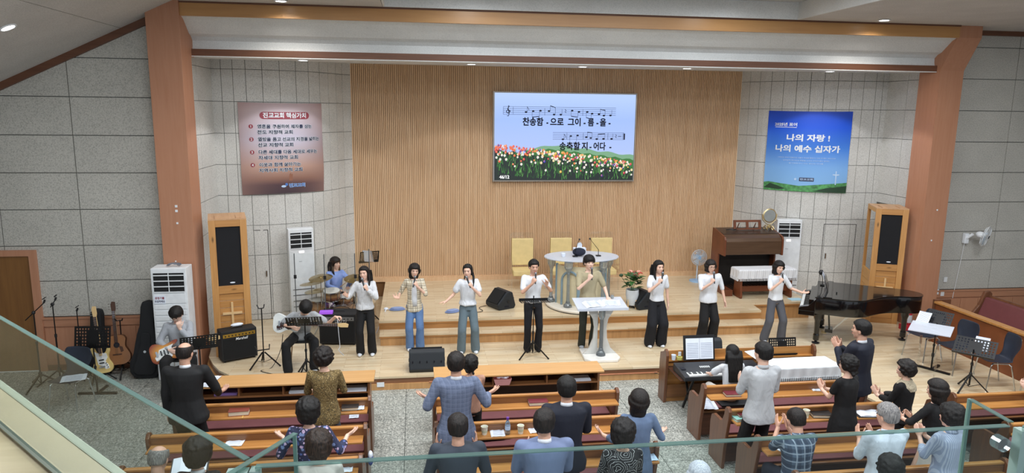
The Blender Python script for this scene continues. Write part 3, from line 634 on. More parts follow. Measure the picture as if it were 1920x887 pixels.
# ---------------------------------------------------------------- standing air conditioners
def aircon(loc, rz, label, w_=.56, h=1.95, d=.34, slits=False, note=None, logo=True):
    t = thing('air_conditioner', label, 'air conditioner', loc, rz, 'white floor standing air conditioners')
    MB().box(-w_/2, w_/2, 0, d, 0, h).build('housing', MAT['white_plastic'], t, bevel=.012)
    MB().box(-w_/2+.04, w_/2-.04, -.008, .01, h-.40, h-.08).build('air_outlet', plain('vent_black', '0b0d10', .6), t)
    for k in range(4): MB().box(-w_/2+.04, w_/2-.04, -.022, -.006, h-.41+k*.095, h-.395+k*.095).build('louver', MAT['white_plastic'], t)
    MB().box(-.006, .006, -.018, -.006, h-.4, h-.08).build('louver_link', MAT['white_plastic'], t)
    MB().box(-.05, .05, -.004, .0, h-.50, h-.455).build('display', emit('ac_display', 'fff4f4', .9), t)
    if not slits:
        for k in range(12): MB().box(-w_/2+.03, w_/2-.03, -.012, .0, h-.70-k*.1, h-.62-k*.1).build('front_slat', MAT['white_plastic'], t, bevel=.006)
        MB().box(-w_/2+.03, w_/2-.03, -.012, 0, h-.60, h-.43).build('control_panel', MAT['white_plastic'], t, bevel=.004)
    else:
        for k in range(5): MB().box(-w_/2+.05, w_/2-.02, -.006, .002, .2+k*.12, .212+k*.12).build('grille_slit', MAT['gap_black'], t)
        MB().box(-.06, .0, -.004, 0, h-.68, h-.672).build('badge', plain('badge_grey', '8d949c', .4), t)
    if note:
        MB().box(-w_/2+.03, -w_/2+.21, -.016, -.011, h-.60, h-.46).build('note_sticker', MAT['paper'], t)
        lettering(note[0], .045, MAT['print_red'], t, (-w_/2+.12, -.018, h-.505), bold=.002, width=.15); lettering(note[1], .042, MAT['print_navy'], t, (-w_/2+.12, -.018, h-.56), bold=.002, width=.16)
    return t
a = aircon((-4.08, 12.12, 0), rad(0), 'white standing air conditioner with slatted front at the foot of the left column', note=('공청기를', '조심하세요'))
aircon((-2.31, 14.62, S), rad(18), 'white air conditioner standing behind the drum kit with striped grille slits', w_=.50, h=1.95, d=.22, slits=True)
aircon((8.52, 14.98, S), rad(-10), 'white air conditioner standing behind the wooden organ', w_=.56, h=1.98, d=.2, slits=True)
m = MB(); m.tube([(.0+.09*cos(a_*1.0)*(1+.3*sin(3*a_)), .05*sin(a_*1.7), .02+.03*abs(sin(a_))) for a_ in np.linspace(0, 14, 40)], .008, 5)
o = m.build('coiled_cable', plain('cable_grey', '6c6f78', .6)); o.location = (-4.02, 12.25, 1.955); tag(o, 'grey coiled cable lying on top of the left air conditioner', 'cable')
# ---------------------------------------------------------------- pews
def pew(x0, x1, y, label, group, ends=(1, 1), shelf=True):
    t = thing('pew', label, 'pew', ((x0+x1)/2, y, 0), 0, group); a, b = x0-(x0+x1)/2, x1-(x0+x1)/2
    pr = [(.05, 0), (.03, .3), (-.06, .74), (-.07, .84), (-.03, .885), (.02, .885), (.055, .85), (.07, .76), (.12, .66), (.17, .635), (.38, .635), (.44, .60), (.47, .5), (.47, 0)]
    for e, x in ((ends[0], a), (ends[1], b-.045)):
        if e: MB().prism(pr, x, x+.045, 'x').build('end_panel', MAT['pew_end'], t, bevel=.008)
    MB().box(a+.045, b-.045, -.03, .03, .825, .85).build('top_rail', MAT['pew_top'], t, bevel=.006)
    MB().add([(a+.045, -.02, .70), (b-.045, -.02, .70), (b-.045, .01, .70), (a+.045, .01, .70), (a+.045, -.02, .825), (b-.045, -.02, .825), (b-.045, .01, .825), (a+.045, .01, .825)], [(3,2,1,0),(4,5,6,7),(0,1,5,4),(1,2,6,5),(2,3,7,6),(3,0,4,7)]).build('back_board', MAT['pew_back'], t)
    if shelf: MB().box(a+.045, b-.045, -.21, -.018, .715, .737).build('book_shelf', MAT['pew_top'], t, bevel=.004)
    MB().box(a+.045, b-.045, .10, .42, .40, .425).build('seat', MAT['pew_back'], t, bevel=.004)
    MB().box(a+.06, b-.06, .15, .40, .425, .455).build('seat_cushion', MAT['cushion'], t, bevel=.01)
    MB().box(a+.045, b-.045, .12, .15, .06, .40).build('apron_board', MAT['pew_dark'], t)
    return t
G = 'book shelf pews of the '
ordn = ['front', 'second', 'third', 'fourth', 'fifth']
for blk, x0, x1, ys in (('left', -3.1, -.60, (8.96, 8.12, 7.34, 6.55)), ('middle', .2, 2.73, (8.86, 8.06, 7.26, 6.46)), ('right', 3.94, 6.45, (8.87, 8.08, 7.28, 6.44))):
    for k, y in enumerate(ys): pew(x0, x1, y, '%s pew of the %s block, brown wood with %s' % (ordn[k], blk, 'maroon seat cushion'), G+blk+' block')
for k, y in enumerate((8.2, 7.3, 6.4)): pew(7.22, 9.7, y, '%s pew at the far right, beyond the women in black' % ordn[k], G+'far right block')
def front_desk(x0, x1, y0, y1, label, nd):
    t = thing('front_desk', label, 'desk', ((x0+x1)/2, y0, 0)); a, b = (x0-x1)/2, (x1-x0)/2; d = y1-y0
    MB().box(a-.06, b+.06, -.02, d, .825, .85).build('desk_top', MAT['desk_top'], t, bevel=.006)
    for x in (a, b-.03): MB().prism([(.02, 0), (.1, .28), (.02, .45), (.02, .825), (d-.03, .825), (d-.03, 0)], x, x+.03, 'x').build('side_panel', MAT['pew_back'], t)
    MB().box(a+.03, b-.03, .02, d-.03, .66, .68).build('under_shelf', MAT['pew_back'], t)
    for k in range(1, nd): x = a+(b-a)*k/nd; MB().box(x-.012, x+.012, .02, d-.03, .68, .825).build('divider', MAT['pew_back'], t)
    MB().box(a+.03, b-.03, d-.05, d-.03, 0, .825).build('front_board', MAT['pew_dark'], t)
    return t
front_desk(-3.02, -.66, 9.57, 9.98, 'long front desk with honey coloured top before the left pews', 4); front_desk(.30, 2.67, 9.60, 10.01, 'long front desk with honey coloured top before the middle pews', 3)
t = thing('keyboard_desk', 'brown wooden desk with raised ledge holding keyboards before the right pews', 'desk', (5.2, 10.3, 0))
prk = [(-.42, 0), (-.42, .12), (-.1, .2), (-.06, .8), (-.02, .9), (.06, .9), (.12, .84), (.2, .8), (.24, .6), (.24, 0)]
for x in (-1.28, 1.23): MB().prism([(-.02, 0), (-.06, .8), (-.03, .87), (.03, .89), (.07, .84), (.22, .78), (.24, .6), (.24, 0)], x, x+.045, 'x').build('end_panel', MAT['pew_end'], t, bevel=.006)
MB().box(-1.235, 1.23, .03, .06, .0, .85).build('back_board', MAT['pew_top'], t); MB().box(-1.235, 1.23, -.04, .03, .70, .72).build('ledge', MAT['pew_top'], t); MB().box(-1.235, 1.23, -.02, .0, .1, .3).build('kick_board', MAT['pew_back'], t)
MB().box(-1.235, 1.23, -.6, .03, .585, .60).build('shelf_board', MAT['pew_dark'], t)
# ---------------------------------------------------------------- side pews at the right
t = thing('pew_screen', 'long panelled wooden pew front with honey coloured cap, facing sideways at the right', 'pew', (10.05, 10.0, S-.2))
MB().box(-.03, .03, -3, 2.05, 0, .98).build('panel', plain('screen_wood', '7c4526', .4, var=.12, nscale=3), t)
MB().box(-.07, .09, -3, 2.05, .98, 1.02).build('cap_rail', MAT['pew_top'], t, bevel=.008); MB().box(-.06, .3, 2.05, 2.1, 0, 1.05).build('end_panel', MAT['pew_end'], t, bevel=.01)
for k, x in enumerate((10.85, 12.1)):
    t = thing('side_pew', ('nearer' if not k else 'farther')+' sideways pew with buttoned maroon leather back at the right wall', 'pew', (x+.12, 12.15-k*.1, S-.17), 0, 'sideways buttoned pews')
    MB().add([(0, -4, .48), (.05, -4, .48), (.28, -4, 1.02), (.20, -4, 1.02), (0, 0, .48), (.05, 0, .48), (.28, 0, 1.02), (.20, 0, 1.02)], [(0,1,2,3),(7,6,5,4),(0,4,5,1),(1,5,6,2),(2,6,7,3),(3,7,4,0)]).build('leather_back', MAT['leather'], t, bevel=.03)
    MB().box(-.45, .02, -4, 0, .38, .48).build('leather_seat', MAT['leather'], t, bevel=.03)
    MB().prism([(-.5, 0), (.12, 0), (.36, 1.08), (.30, 1.14), (.2, 1.12), (.1, .85), (-.05, .66), (-.5, .62)], 0, .07, 'y').build('end_panel', MAT['pew_end'], t, bevel=.015)
    MB().add([(.05, -4, 0), (.1, -4, 0), (.32, -4, 1.05), (.29, -4, 1.05), (.05, 0, 0), (.1, 0, 0), (.32, 0, 1.05), (.29, 0, 1.05)], [(0,1,2,3),(7,6,5,4),(0,4,5,1),(1,5,6,2),(2,6,7,3),(3,7,4,0)]).build('back_board', MAT['pew_end'], t)
    for j in range(9): y = -.35-j*.42; MB().ell((.155, y, .78), (.028, .028, .028), 8, 5).build('button', plain('leather_button', '8a5254', .35), t)
# ================================================================ CHANCEL FURNITURE
ACR = MAT['clear_acrylic']; plain('yellow_pad', 'dcc58c', .6, bump=.15)
for k, (x, y, lb) in enumerate(((2.43, 15.55, 'leftmost pale yellow padded chair in a clear acrylic frame'), (3.33, 15.55, 'middle pale yellow padded chair, right behind the pulpit'), (4.28, 15.5, 'rightmost pale yellow padded chair in a clear acrylic frame'))):
    if k == 0:
        c0 = c = thing('acrylic_armchair', lb, 'chair', (x, y, P), 0, 'yellow chairs against the slatted wall')
        MB().box(-.25, .25, .13, .21, .50, 1.12).build('backrest', MAT['yellow_pad'], c, bevel=.02)
        MB().box(-.26, .26, -.27, .22, .33, .45).build('seat', MAT['yellow_pad'], c, bevel=.02)
        for s_ in (-1, 1): MB().prism([(-.33, 0), (-.33, .62), (-.28, .70), (.26, .70), (.30, .62), (.30, 0), (.22, 0), (.16, .3), (-.2, .3), (-.26, 0)], s_*.3-.008, s_*.3+.008, 'x').build('side_panel', ACR, c)
        MB().prism(rrect(0, .86, .56, .78, .07), .22, .235, 'y').build('back_panel', ACR, c)
    else: c = copy_tree(c0); c.location = (x, y, P); c['label'] = lb
# pulpit
t = thing('pulpit', 'wide pulpit with frosted oval glass top, beige curved front and arches', 'pulpit', (3.42, 14.05, P))
MB().lathe([(.80, 0), (.82, .02), (.82, .05), (.80, .065)], (0, 0, 0), 36, sx=.9, sy=1).build('base', plain('cream_stone', 'e6dfd2', .35), t, smooth=True)
MB().lathe([(.795, -.012), (.80, 0)], (0, 0, .012), 36, sx=.92, sy=1.03).build('base_edge', MAT['black_plastic'], t)
def arc_panel(r, a0, a1, z0, z1, th, n=16, sx_=1, sy_=1):
    m = MB(); vs = []; fs = []
    for i in range(n+1):
        a = a0+(a1-a0)*i/n
        for rr, z in ((r, z0), (r+th, z0), (r+th, z1), (r, z1)): vs.append((rr*cos(a)*sx_, rr*sin(a)*sy_, z))
    for i in range(n):
        for j in range(4): fs.append((i*4+j, i*4+(j+1) % 4, (i+1)*4+(j+1) % 4, (i+1)*4+j))
    fs += [(3,2,1,0), (n*4, n*4+1, n*4+2, n*4+3)]; return m.add(vs, fs)
arc_panel(.50, rad(180), rad(360), .065, .88, .02, 20, 1, .75).build('curved_front', plain('beige_panel', 'cfc3a2', .4), t, smooth=True)
GB = plain('arch_blue', '8299a6', .35)
for a in (rad(183), rad(357)): MB().box(.52*cos(a)-.025, .52*cos(a)+.025, -.05, -.01, .065, .9).build('side_post', GB, t)
def arch(cx, hw, z0, z1):
    pts = []
    for k in range(13): a = pi*k/12; pts.append((cx-hw*cos(a), z1+(hw*1.3)*sin(a)))
    pts = [(cx-hw, z0)]+pts+[(cx+hw, z0)]
    P3 = []
    for x, z in pts: q = max(-.5, min(.5, x)); P3.append((x, -.75*math.sqrt(max(0, .525**2-q*q))-.015, z))
    return MB().tube(P3, .024, 6)
for cx in (-.30, .02, .33): arch(cx, .15, .07, .58).build('arch', GB, t)
MB().lathe([(.80, 0), (.81, .015), (.80, .03)], (0, 0, 1.01), 40, sx=.97, sy=.66).build('glass_top', MAT['frosted'], t, smooth=True)
for x, y in ((-.36, -.42), (-.62, .05), (.36, -.42), (.60, .0)):
    MB().lathe([(.085, .065), (.09, .1), (.05, .15), (.035, .2), (.03, .75), (.05, .82), (.085, .88), (.09, 1.0)], (x, y, 0), 14).build('acrylic_column', plain('acrylic_grey', 'b4bec4', .12, Transmission_Weight=.75), t, smooth=True)
def gooseneck(base, top, label):
    t = thing('gooseneck_microphone', label, 'microphone', base, 0, 'gooseneck microphones on the pulpit'); d = V(top)-V(base)
    MB().box(-.05, .05, -.04, .04, 0, .02).build('foot', MAT['black_plastic'], t, bevel=.004)
    MB().tube([(0, 0, .02), (0, 0, d.z*.35), (d.x*.4, 0, d.z*.62), (d.x, d.y, d.z)], [.008, .007, .005, .005], 6).build('gooseneck', MAT['black_metal'], t)
    MB().ell(tuple(d), (.018, .018, .024), 8, 6).build('microphone_head', MAT['black_plastic'], t, smooth=True)
gooseneck((3.26, 13.95, 1.648), (3.33, 13.9, 2.02), 'black gooseneck microphone with straight stem left on the pulpit'); gooseneck((3.76, 13.98, 1.648), (3.55, 13.9, 2.03), 'black gooseneck microphone bending left at the right of the pulpit')
t = thing('tissue_box', 'white patterned tissue box with a tissue standing out, on the pulpit', 'tissue box', (3.42, 14.25, 1.648)); MB().box(-.13, .13, -.06, .06, 0, .13).build('carton', MAT['paper'], t, bevel=.004)
MB().box(-.12, .12, -.063, -.06, .03, .07).build('pattern_band', MAT['ink'], t); MB().add([(-.05,0,.13),(.05,0,.13),(.06,.02,.2),(.02,-.02,.25),(-.02,.02,.21),(-.05,-.01,.23)], [(0,1,2,3),(0,3,4,5),(0,4,3,1)]).build('tissue', MAT['paper'], t)
m = MB().ell((0, 0, 0), (.14, .12, .085), 16, 10); o = m.build('cap', plain('navy_cloth', '1d2233', .9, bump=.2), smooth=2); o.location = (3.36, 14.02, 1.735); tag(o, 'dark navy cap lying on the pulpit top', 'cap')
o = MB().lathe([(.035, 0), (.05, .07), (.052, .07), (.04, .003)], n=14).build('paper_cup', MAT['paper'], smooth=True); o.location = (3.02, 13.98, 1.648); tag(o, 'white paper cup on the left of the pulpit top', 'cup')
# acrylic lectern on the stage
t = thing('acrylic_lectern', 'white and clear acrylic lectern with scrolled legs at the stage edge', 'lectern', (3.28, 11.88, S)); WA = plain('milky_acrylic', 'dcdcd8', .25, Transmission_Weight=.25)
MB().prism([(-.33, -.20), (-.25, -.33), (.25, -.33), (.33, -.20), (.30, .33), (-.30, .33)], 0, .055).build('base', plain('lectern_white', 'e4e2dd', .3), t, bevel=.015)
prof = [(.31, .055), (.20, .16), (.13, .34), (.115, .55), (.14, .70), (.20, .80), (.23, .86), (.30, .90), (.30, .93), (.05, .93), (.045, .055)]
for s_ in (-1, 1): MB().prism([(s_*a, b) for a, b in prof], .0, .05, 'y').build('scrolled_leg', WA, t, bevel=.004)
MB().lathe([(.085, .055), (.08, .10), (.05, .14), (.035, .2), (.035, .72), (.06, .78), (.06, .93)], (0, -.08, 0), 16).build('clear_column', MAT['acrylic_grey'], t, smooth=True)
MB().box(.0, .04, -.06, -.03, .18, .72).build('dark_post', plain('post_brown', '3a2a20', .5), t)
tp = MB().box(-.46, .46, -.02, .5, 0, .018).build('glass_top', MAT['frosted'], t, bevel=.004); tp.location = (0, -.14, .92); tp.rotation_euler = (rad(9), 0, 0)
MB().box(-.46, .46, -.17, -.15, .905, .955).build('lip', MAT['frosted'], t)
def paper(loc, w_, h, rz, label, name='paper_sheet', curl=.01, rx=0, mat='paper', group=None, lines=True):
    vs = []; fs = []; n = 6
    for i in range(n+1):
        for j in (0, 1): vs.append(((i/n-.5)*w_, (j-.5)*h, curl*abs(sin(i*1.3))*(.6+.4*j)))
    for i in range(n): fs.append((i*2, i*2+2, i*2+3, i*2+1))
    t = thing(name, label, 'paper', loc, rz, group); t.rotation_euler = (rx, 0, rz)
    m = MB(); m.add(vs, fs); m.add([(x, y, z-.0025) for x, y, z in vs], [f[::-1] for f in fs]); m.build('sheet', MAT[mat], t)
    if lines:
        m = MB()
        for k in range(int(h/.024)-2):
            y = -h/2+.03+k*.024
            for i in range(1, n-1):
                a, b = vs[i*2], vs[i*2+2]; e = (y/h+.5); za = curl*abs(sin(i*1.3))*(.6+.4*e); zb2 = curl*abs(sin((i+1)*1.3))*(.6+.4*e)
                m.add([(a[0], y, za+.0012), (b[0], y, zb2+.0012), (b[0], y+.006, zb2+.0012), (a[0], y+.006, za+.0012)], [(0,1,2,3)])
        m.build('print', plain('grey_print', '8d96ab', .7), t, kind='stuff')
    return t
paper((3.15, 11.92, 1.195), .36, .24, .2, 'crumpled printed sheet at the left on the lectern top', curl=.03, rx=rad(9)); paper((3.48, 11.98, 1.20), .34, .22, -.15, 'printed sheet at the right on the lectern top', curl=.02, rx=rad(9))
t = thing('water_glass', 'clear water glass on the acrylic lectern', 'glass', (3.56, 12.16, 1.235)); MB().lathe([(.03, 0), (.036, .1), (.034, .1), (.028, .01)], n=14).build('tumbler', ACR, t, smooth=True); MB().lathe([(.027, .012), (.031, .06)], n=12).build('water', plain('water', 'cfdde4', .1, Transmission_Weight=.8), t)
# potted plant
t = thing('potted_anthurium', 'leafy plant with pink flowers in a tall white pot on a small wooden stand', 'plant', (4.42, 13.66, P)); R = random.Random(3)
MB().lathe([(.085, .07), (.10, .10), (.135, .30), (.13, .40), (.118, .395), (.12, .33)], n=20).build('pot', plain('pot_white', 'd5dbe2', .35), t, smooth=True)
MB().lathe([(.11, .36), (.02, .375)], n=14).build('soil', plain('soil', '3a2a1e', .9), t)
for a in range(4): x, y = .11*cos(a*pi/2+.5), .11*sin(a*pi/2+.5); MB().bar((x, y, 0), (x, y, .2), .018, .018).build('stand_leg', MAT['pale_wood'], t)
MB().bar((-.11, -.05, .07), (.11, .05, .07), .016, .016).bar((.05, -.11, .07), (-.05, .11, .07), .016, .016).build('stand_cross', MAT['pale_wood'], t)
plain('leaf_green', '37652f', .45, var=.3); plain('leaf_dark', '2a4a30', .5, var=.3); plain('flower_pink', 'd99a8c', .5); plain('flower_red', 'c23a34', .5)
def leaf(L, W, mat, name='leaf', curl=.25):
    vs = [(0, 0, 0)]; 
    for k in range(1, 6): f = k/6; w_ = W*sin(pi*f**.75); vs += [(-w_, L*f, -curl*L*f*f+w_*.2), (0, L*f, -curl*L*f*f), (w_, L*f, -curl*L*f*f+w_*.2)]
    vs.append((0, L, -curl*L)); fs = [(0, 2, 1), (0, 3, 2)]
    for k in range(4): b = 1+k*3; fs += [(b, b+1, b+4, b+3), (b+1, b+2, b+5, b+4)]
    fs += [(13, 14, 16), (14, 15, 16)]; me = bpy.data.meshes.new(name); me.from_pydata(vs, [], fs); me.materials.append(mat); return me
lg, ld, lp = leaf(.17, .055, MAT['leaf_green']), leaf(.15, .045, MAT['leaf_dark']), leaf(.09, .05, MAT['flower_pink'], 'flower', .1)
for k in range(46):
    a = R.uniform(0, 2*pi); el = R.uniform(.1, 1.2); r = R.uniform(.02, .13); z = .42+R.uniform(0, .25)
    o = share(R.choice((lg, lg, ld)), 'leaf', t, (r*cos(a), r*sin(a), z)); o.rotation_euler = (el-.3, 0, a-pi/2); o.scale = (1,)*3
for k in range(9):
    a = R.uniform(0, 2*pi); r = R.uniform(.0, .13); o = share(lp, 'flower', t, (r*cos(a), r*sin(a), .68+R.uniform(0, .08))); o.rotation_euler = (R.uniform(.3, 1), 0, a-pi/2)
for k in range(7): a = k*.9; MB().tube([(.02*cos(a), .02*sin(a), .37), (.07*cos(a), .07*sin(a), .66)], .004, 5).build('stem', MAT['leaf_green'], t)
MB().tube([(.10, -.02, .72), (.16, 0, .75), (.2, .0, .73)], .014, 6).build('red_ribbon', MAT['flower_red'], t); MB().ell((-.25, 0, .7), (.045, .03, .035), 8, 6).tube([(-.25, 0, .68), (-.1, 0, .45)], .004, 4).build('bud_stalk', MAT['leaf_dark'], t)
# floor fan
t = thing('floor_fan', 'pedestal fan with round cage and pale blue hub beside the organ', 'fan', (6.70, 15.8, P)); WP = plain('fan_white', 'c9d6e4', .4)
MB().lathe([(.17, 0), (.17, .03), (.06, .05)], n=24).build('base', plain('fan_blue', '9fc4ea', .4), t, smooth=True); MB().tube([(0, 0, .04), (0, 0, .50)], .018, 10).build('pole', WP, t)
MB().ell((0, .03, .60), (.06, .08, .06), 12, 8).build('motor', MAT['fan_blue'], t, smooth=True); MB().lathe([(.05, -.10), (.05, -.07), (.03, -.06)], (0, 0, .6), 16, 'y').build('hub', MAT['fan_blue'], t, smooth=True)
def cage(r, y0, y1, mat, parent, n=40):
    m = MB(); ringp = lambda rr, yy: [(rr*cos(2*pi*k/28), yy, rr*sin(2*pi*k/28)) for k in range(29)]
    m.tube(ringp(r, (y0+y1)/2), .006, 5, cap=False); m.tube(ringp(r*.35, y0), .003, 4, cap=False)
    for k in range(n): a = 2*pi*k/n; c_, s_ = cos(a), sin(a); m.tube([(r*.2*c_, y0, r*.2*s_), (r*.8*c_, y0+.01, r*.8*s_), (r*c_, (y0+y1)/2, r*s_), (r*.8*c_, y1-.01, r*.8*s_), (r*.2*c_, y1, r*.2*s_)], .0018, 3, cap=False)
    return m.build('cage', mat, parent)
def blades(r, y, mat, parent, n=5):
    for k in range(n):
        a0 = 2*pi*k/n; vs = []
        for f in (0., .33, .66, 1.):
            for rr in (.22, .6, .92): a = a0+f*1.0*(.6+.4*rr); vs.append((r*rr*cos(a), y+(.5-f)*.04, r*rr*sin(a)))
        fs = [(i*3+j, i*3+j+1, i*3+j+4, i*3+j+3) for i in range(3) for j in range(2)]
        MB().add(vs, fs).build('blade', mat, parent)
o = cage(.19, -.13, -.03, WP, t); o.location = (0, 0, .6)
blades(.18, -.08, plain('blade_clear', 'cfe0f0', .2, Transmission_Weight=.5), t)
for ch in t.children:
    if ch.name.startswith('blade'): ch.location = (0, 0, .6)
# organ with bench
plain('organ_wood', '6b3a22', .4, var=.15, nscale=4); plain('organ_dark', '3c2a20', .35, var=.2, nscale=3)
wood('organ_roll', '45301f', '5b4330', 'x', .8, .35)
t = thing('electric_organ', 'large brown wooden organ with rolled down lid on the platform', 'organ', (7.50, 14.62, P)); W = .70
for s_ in (-1, 1):
    x0, x1 = (-W, -W+.04) if s_ < 0 else (W-.04, W)
    MB().prism([(.30, 0), (.30, .86), (-.02, .86), (-.02, 1.22), (.02, 1.28), (.12, 1.31), (.60, 1.40), (.66, 1.40), (.66, 0)], x0, x1, 'x').build('side_panel', MAT['organ_wood'], t, bevel=.006)
rv = [(0, .88), (0, 1.18), (.04, 1.25), (.12, 1.30), (.18, 1.32), (.18, .88)]; MB().prism(rv, -W+.04, W-.04, 'x').build('roll_lid', MAT['organ_roll'], t, smooth=False, bevel=.01)
MB().prism([(.18, 1.30), (.18, 1.33), (.64, 1.40), (.64, 1.37)], -W+.04, W-.04, 'x').build('top_board', MAT['organ_dark'], t)
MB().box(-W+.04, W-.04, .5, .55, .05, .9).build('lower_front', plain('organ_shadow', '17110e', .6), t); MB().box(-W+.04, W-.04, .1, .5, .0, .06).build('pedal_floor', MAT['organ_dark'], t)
for k in range(13): x = -.5+k*.083; MB().box(x, x+.03, -.05, .5, .06, .09).build('pedal', MAT['organ_dark'], t)
MB().box(-.72, -.55, -.25, .4, 0, .14).build('foot_block', MAT['organ_wood'], t, bevel=.005)
t = thing('book_rest', 'brown wooden double framed music rest on top of the organ', 'music rest', (7.52, 15.02, P+1.385), 0); m = MB()
for z0, z1 in ((0, .03), (.17, .22)): m.box(-.33, .33, 0, .02, z0, z1)
for x in (-.33, -.03, .27): m.box(x, x+.06, -.001, .021, .01, .21)
o = m.build('frame', MAT['organ_wood'], t); o.rotation_euler = (rad(-12), 0, 0); MB().bar((-.2, .02, .15), (-.2, .12, .0), .015, .015).bar((.2, .02, .15), (.2, .12, .0), .015, .015).build('strut', MAT['organ_wood'], t)
t = thing('vanity_mirror', 'round swivel mirror with golden scrolled foot on top of the organ', 'mirror', (8.02, 15.0, P+1.385)); gold = plain('gold', 'cdb98a', .3, .8)
MB().lathe([(.15, -.01), (.165, 0), (.15, .012), (.14, 0)], (0, 0, .32), 28, 'y').build('rim', gold, t, smooth=True); MB().lathe([(.14, -.016), (.139, -.011)], (0, 0, .32), 28, 'y').build('mirror_glass', plain('mirror', 'e8ecef', .03, 1), t)
MB().tube([(-.18, 0, .36), (-.16, 0, .22), (-.06, 0, .13), (0, 0, .11), (.06, 0, .13), (.16, 0, .22), (.18, 0, .36)], .01, 6).build('yoke', gold, t)
m = MB().lathe([(.03, .04), (.02, .12)], n=10)
for a in range(4): b_ = a*pi/2+.7; m.tube([(.02*cos(b_), .02*sin(b_), .06), (.08*cos(b_), .08*sin(b_), .09), (.13*cos(b_), .13*sin(b_), .03), (.10*cos(b_), .10*sin(b_), .0), (.07*cos(b_), .07*sin(b_), .03)], .013, 6)
m.build('scrolled_foot', gold, t)
o = MB().tube([(-.12, 0, .01), (-.03, .02, .015), (.05, -.02, .01), (.13, .02, .02)], .012, 6).build('black_spectacles', MAT['black_plastic']); o.location = (7.12, 15.0, P+1.38); tag(o, 'small black folded spectacles lying on the organ left of the music rest', 'glasses')
t = thing('organ_bench', 'wooden organ bench draped with a white quilted lace cloth', 'bench', (7.62, 14.32, P))
for x in (-.60, .56): MB().prism([(-.17, 0), (-.19, .03), (-.15, .30), (-.17, .60), (.17, .60), (.15, .3), (.19, .03), (.17, 0)], x, x+.045, 'x').build('leg_board', MAT['organ_wood'], t, bevel=.005)
MB().box(-.64, .64, -.18, .18, .60, .63).build('bench_top', MAT['organ_wood'], t); MB().box(-.56, .56, -.02, .02, .12, .24).build('stretcher', MAT['organ_wood'], t)
def drape(w_, d, h, drop, mat, name, label, loc, rz=0, fringe=.05, wav=.012, cat='cloth', ground=None):
    """cloth over a box: top with hanging sides"""
    t = thing(name, label, cat, loc, rz); xs = np.linspace(-w_/2-drop, w_/2+drop, 60); ys = np.linspace(-d/2-drop, d/2+drop, 34); vs = []; fs = []
    for j, y in enumerate(ys):
        for i, x in enumerate(xs):
            ox, oy = max(0, abs(x)-w_/2), max(0, abs(y)-d/2); o_ = max(ox, oy)
            X = math.copysign(min(abs(x), w_/2)+.012*(ox > 0)+wav*sin(y*40)*ox/max(drop, .01), x); Y = math.copysign(min(abs(y), d/2)+.012*(oy > 0)+wav*sin(x*36+1)*oy/max(drop, .01), y)
            vs.append((X, Y, h-o_+.003*noise.noise(V((x*6, y*6, 0)))))
    nx = len(xs)
    for j in range(len(ys)-1):
        for i in range(nx-1):
            if (i < 3 or i > nx-5) and (j < 2 or j > len(ys)-4): continue
            fs.append((j*nx+i, j*nx+i+1, (j+1)*nx+i+1, (j+1)*nx+i))
    MB().add(vs, fs).build('fabric', mat, t, smooth=2)
    if fringe:
        m = MB()
        for k in range(int(w_/.03)):
            x = -w_/2+(k+.5)*w_/int(w_/.03)
            for sg in (-1, 1): m.bar((x, sg*(d/2+.016), h-drop+.01), (x+.004, sg*(d/2+.018), h-drop-fringe), .0315, .004)
        for k in range(int(d/.03)):
            y = -d/2+(k+.5)*d/int(d/.03)
            for sg in (-1, 1): m.bar((sg*(w_/2+.016), y, h-drop+.01), (sg*(w_/2+.018), y, h-drop-fringe), .004, .0315)
        m.build('lace_fringe', mat, t, kind='stuff')
    return t
t_ = NT('quilt_white'); v = t_.obj((1,1,1), rot=(0,0,pi/4)); ck = t_.n('TexWave', wave_type='BANDS', bands_direction='X'); t_.set(ck.inputs[0], v); ck.inputs['Scale'].default_value = 9; ck2 = t_.n('TexWave', wave_type='BANDS', bands_direction='Y'); t_.set(ck2.inputs[0], v); ck2.inputs['Scale'].default_value = 9
t_.bump(t_.math('MAXIMUM', ck.outputs[0], ck2.outputs[0]), .7, .01); MAT['quilt_white'] = t_.fin(srgb('dfe0e4'), .85)
plain('lace_white', 'e3e7ea', .85, bump=.3, bscale=120)
drape(1.32, .38, .65, .20, MAT['quilt_white'], 'bench_cloth', 'white quilted cloth with fringe hanging over the organ bench', (7.62, 14.32, P))
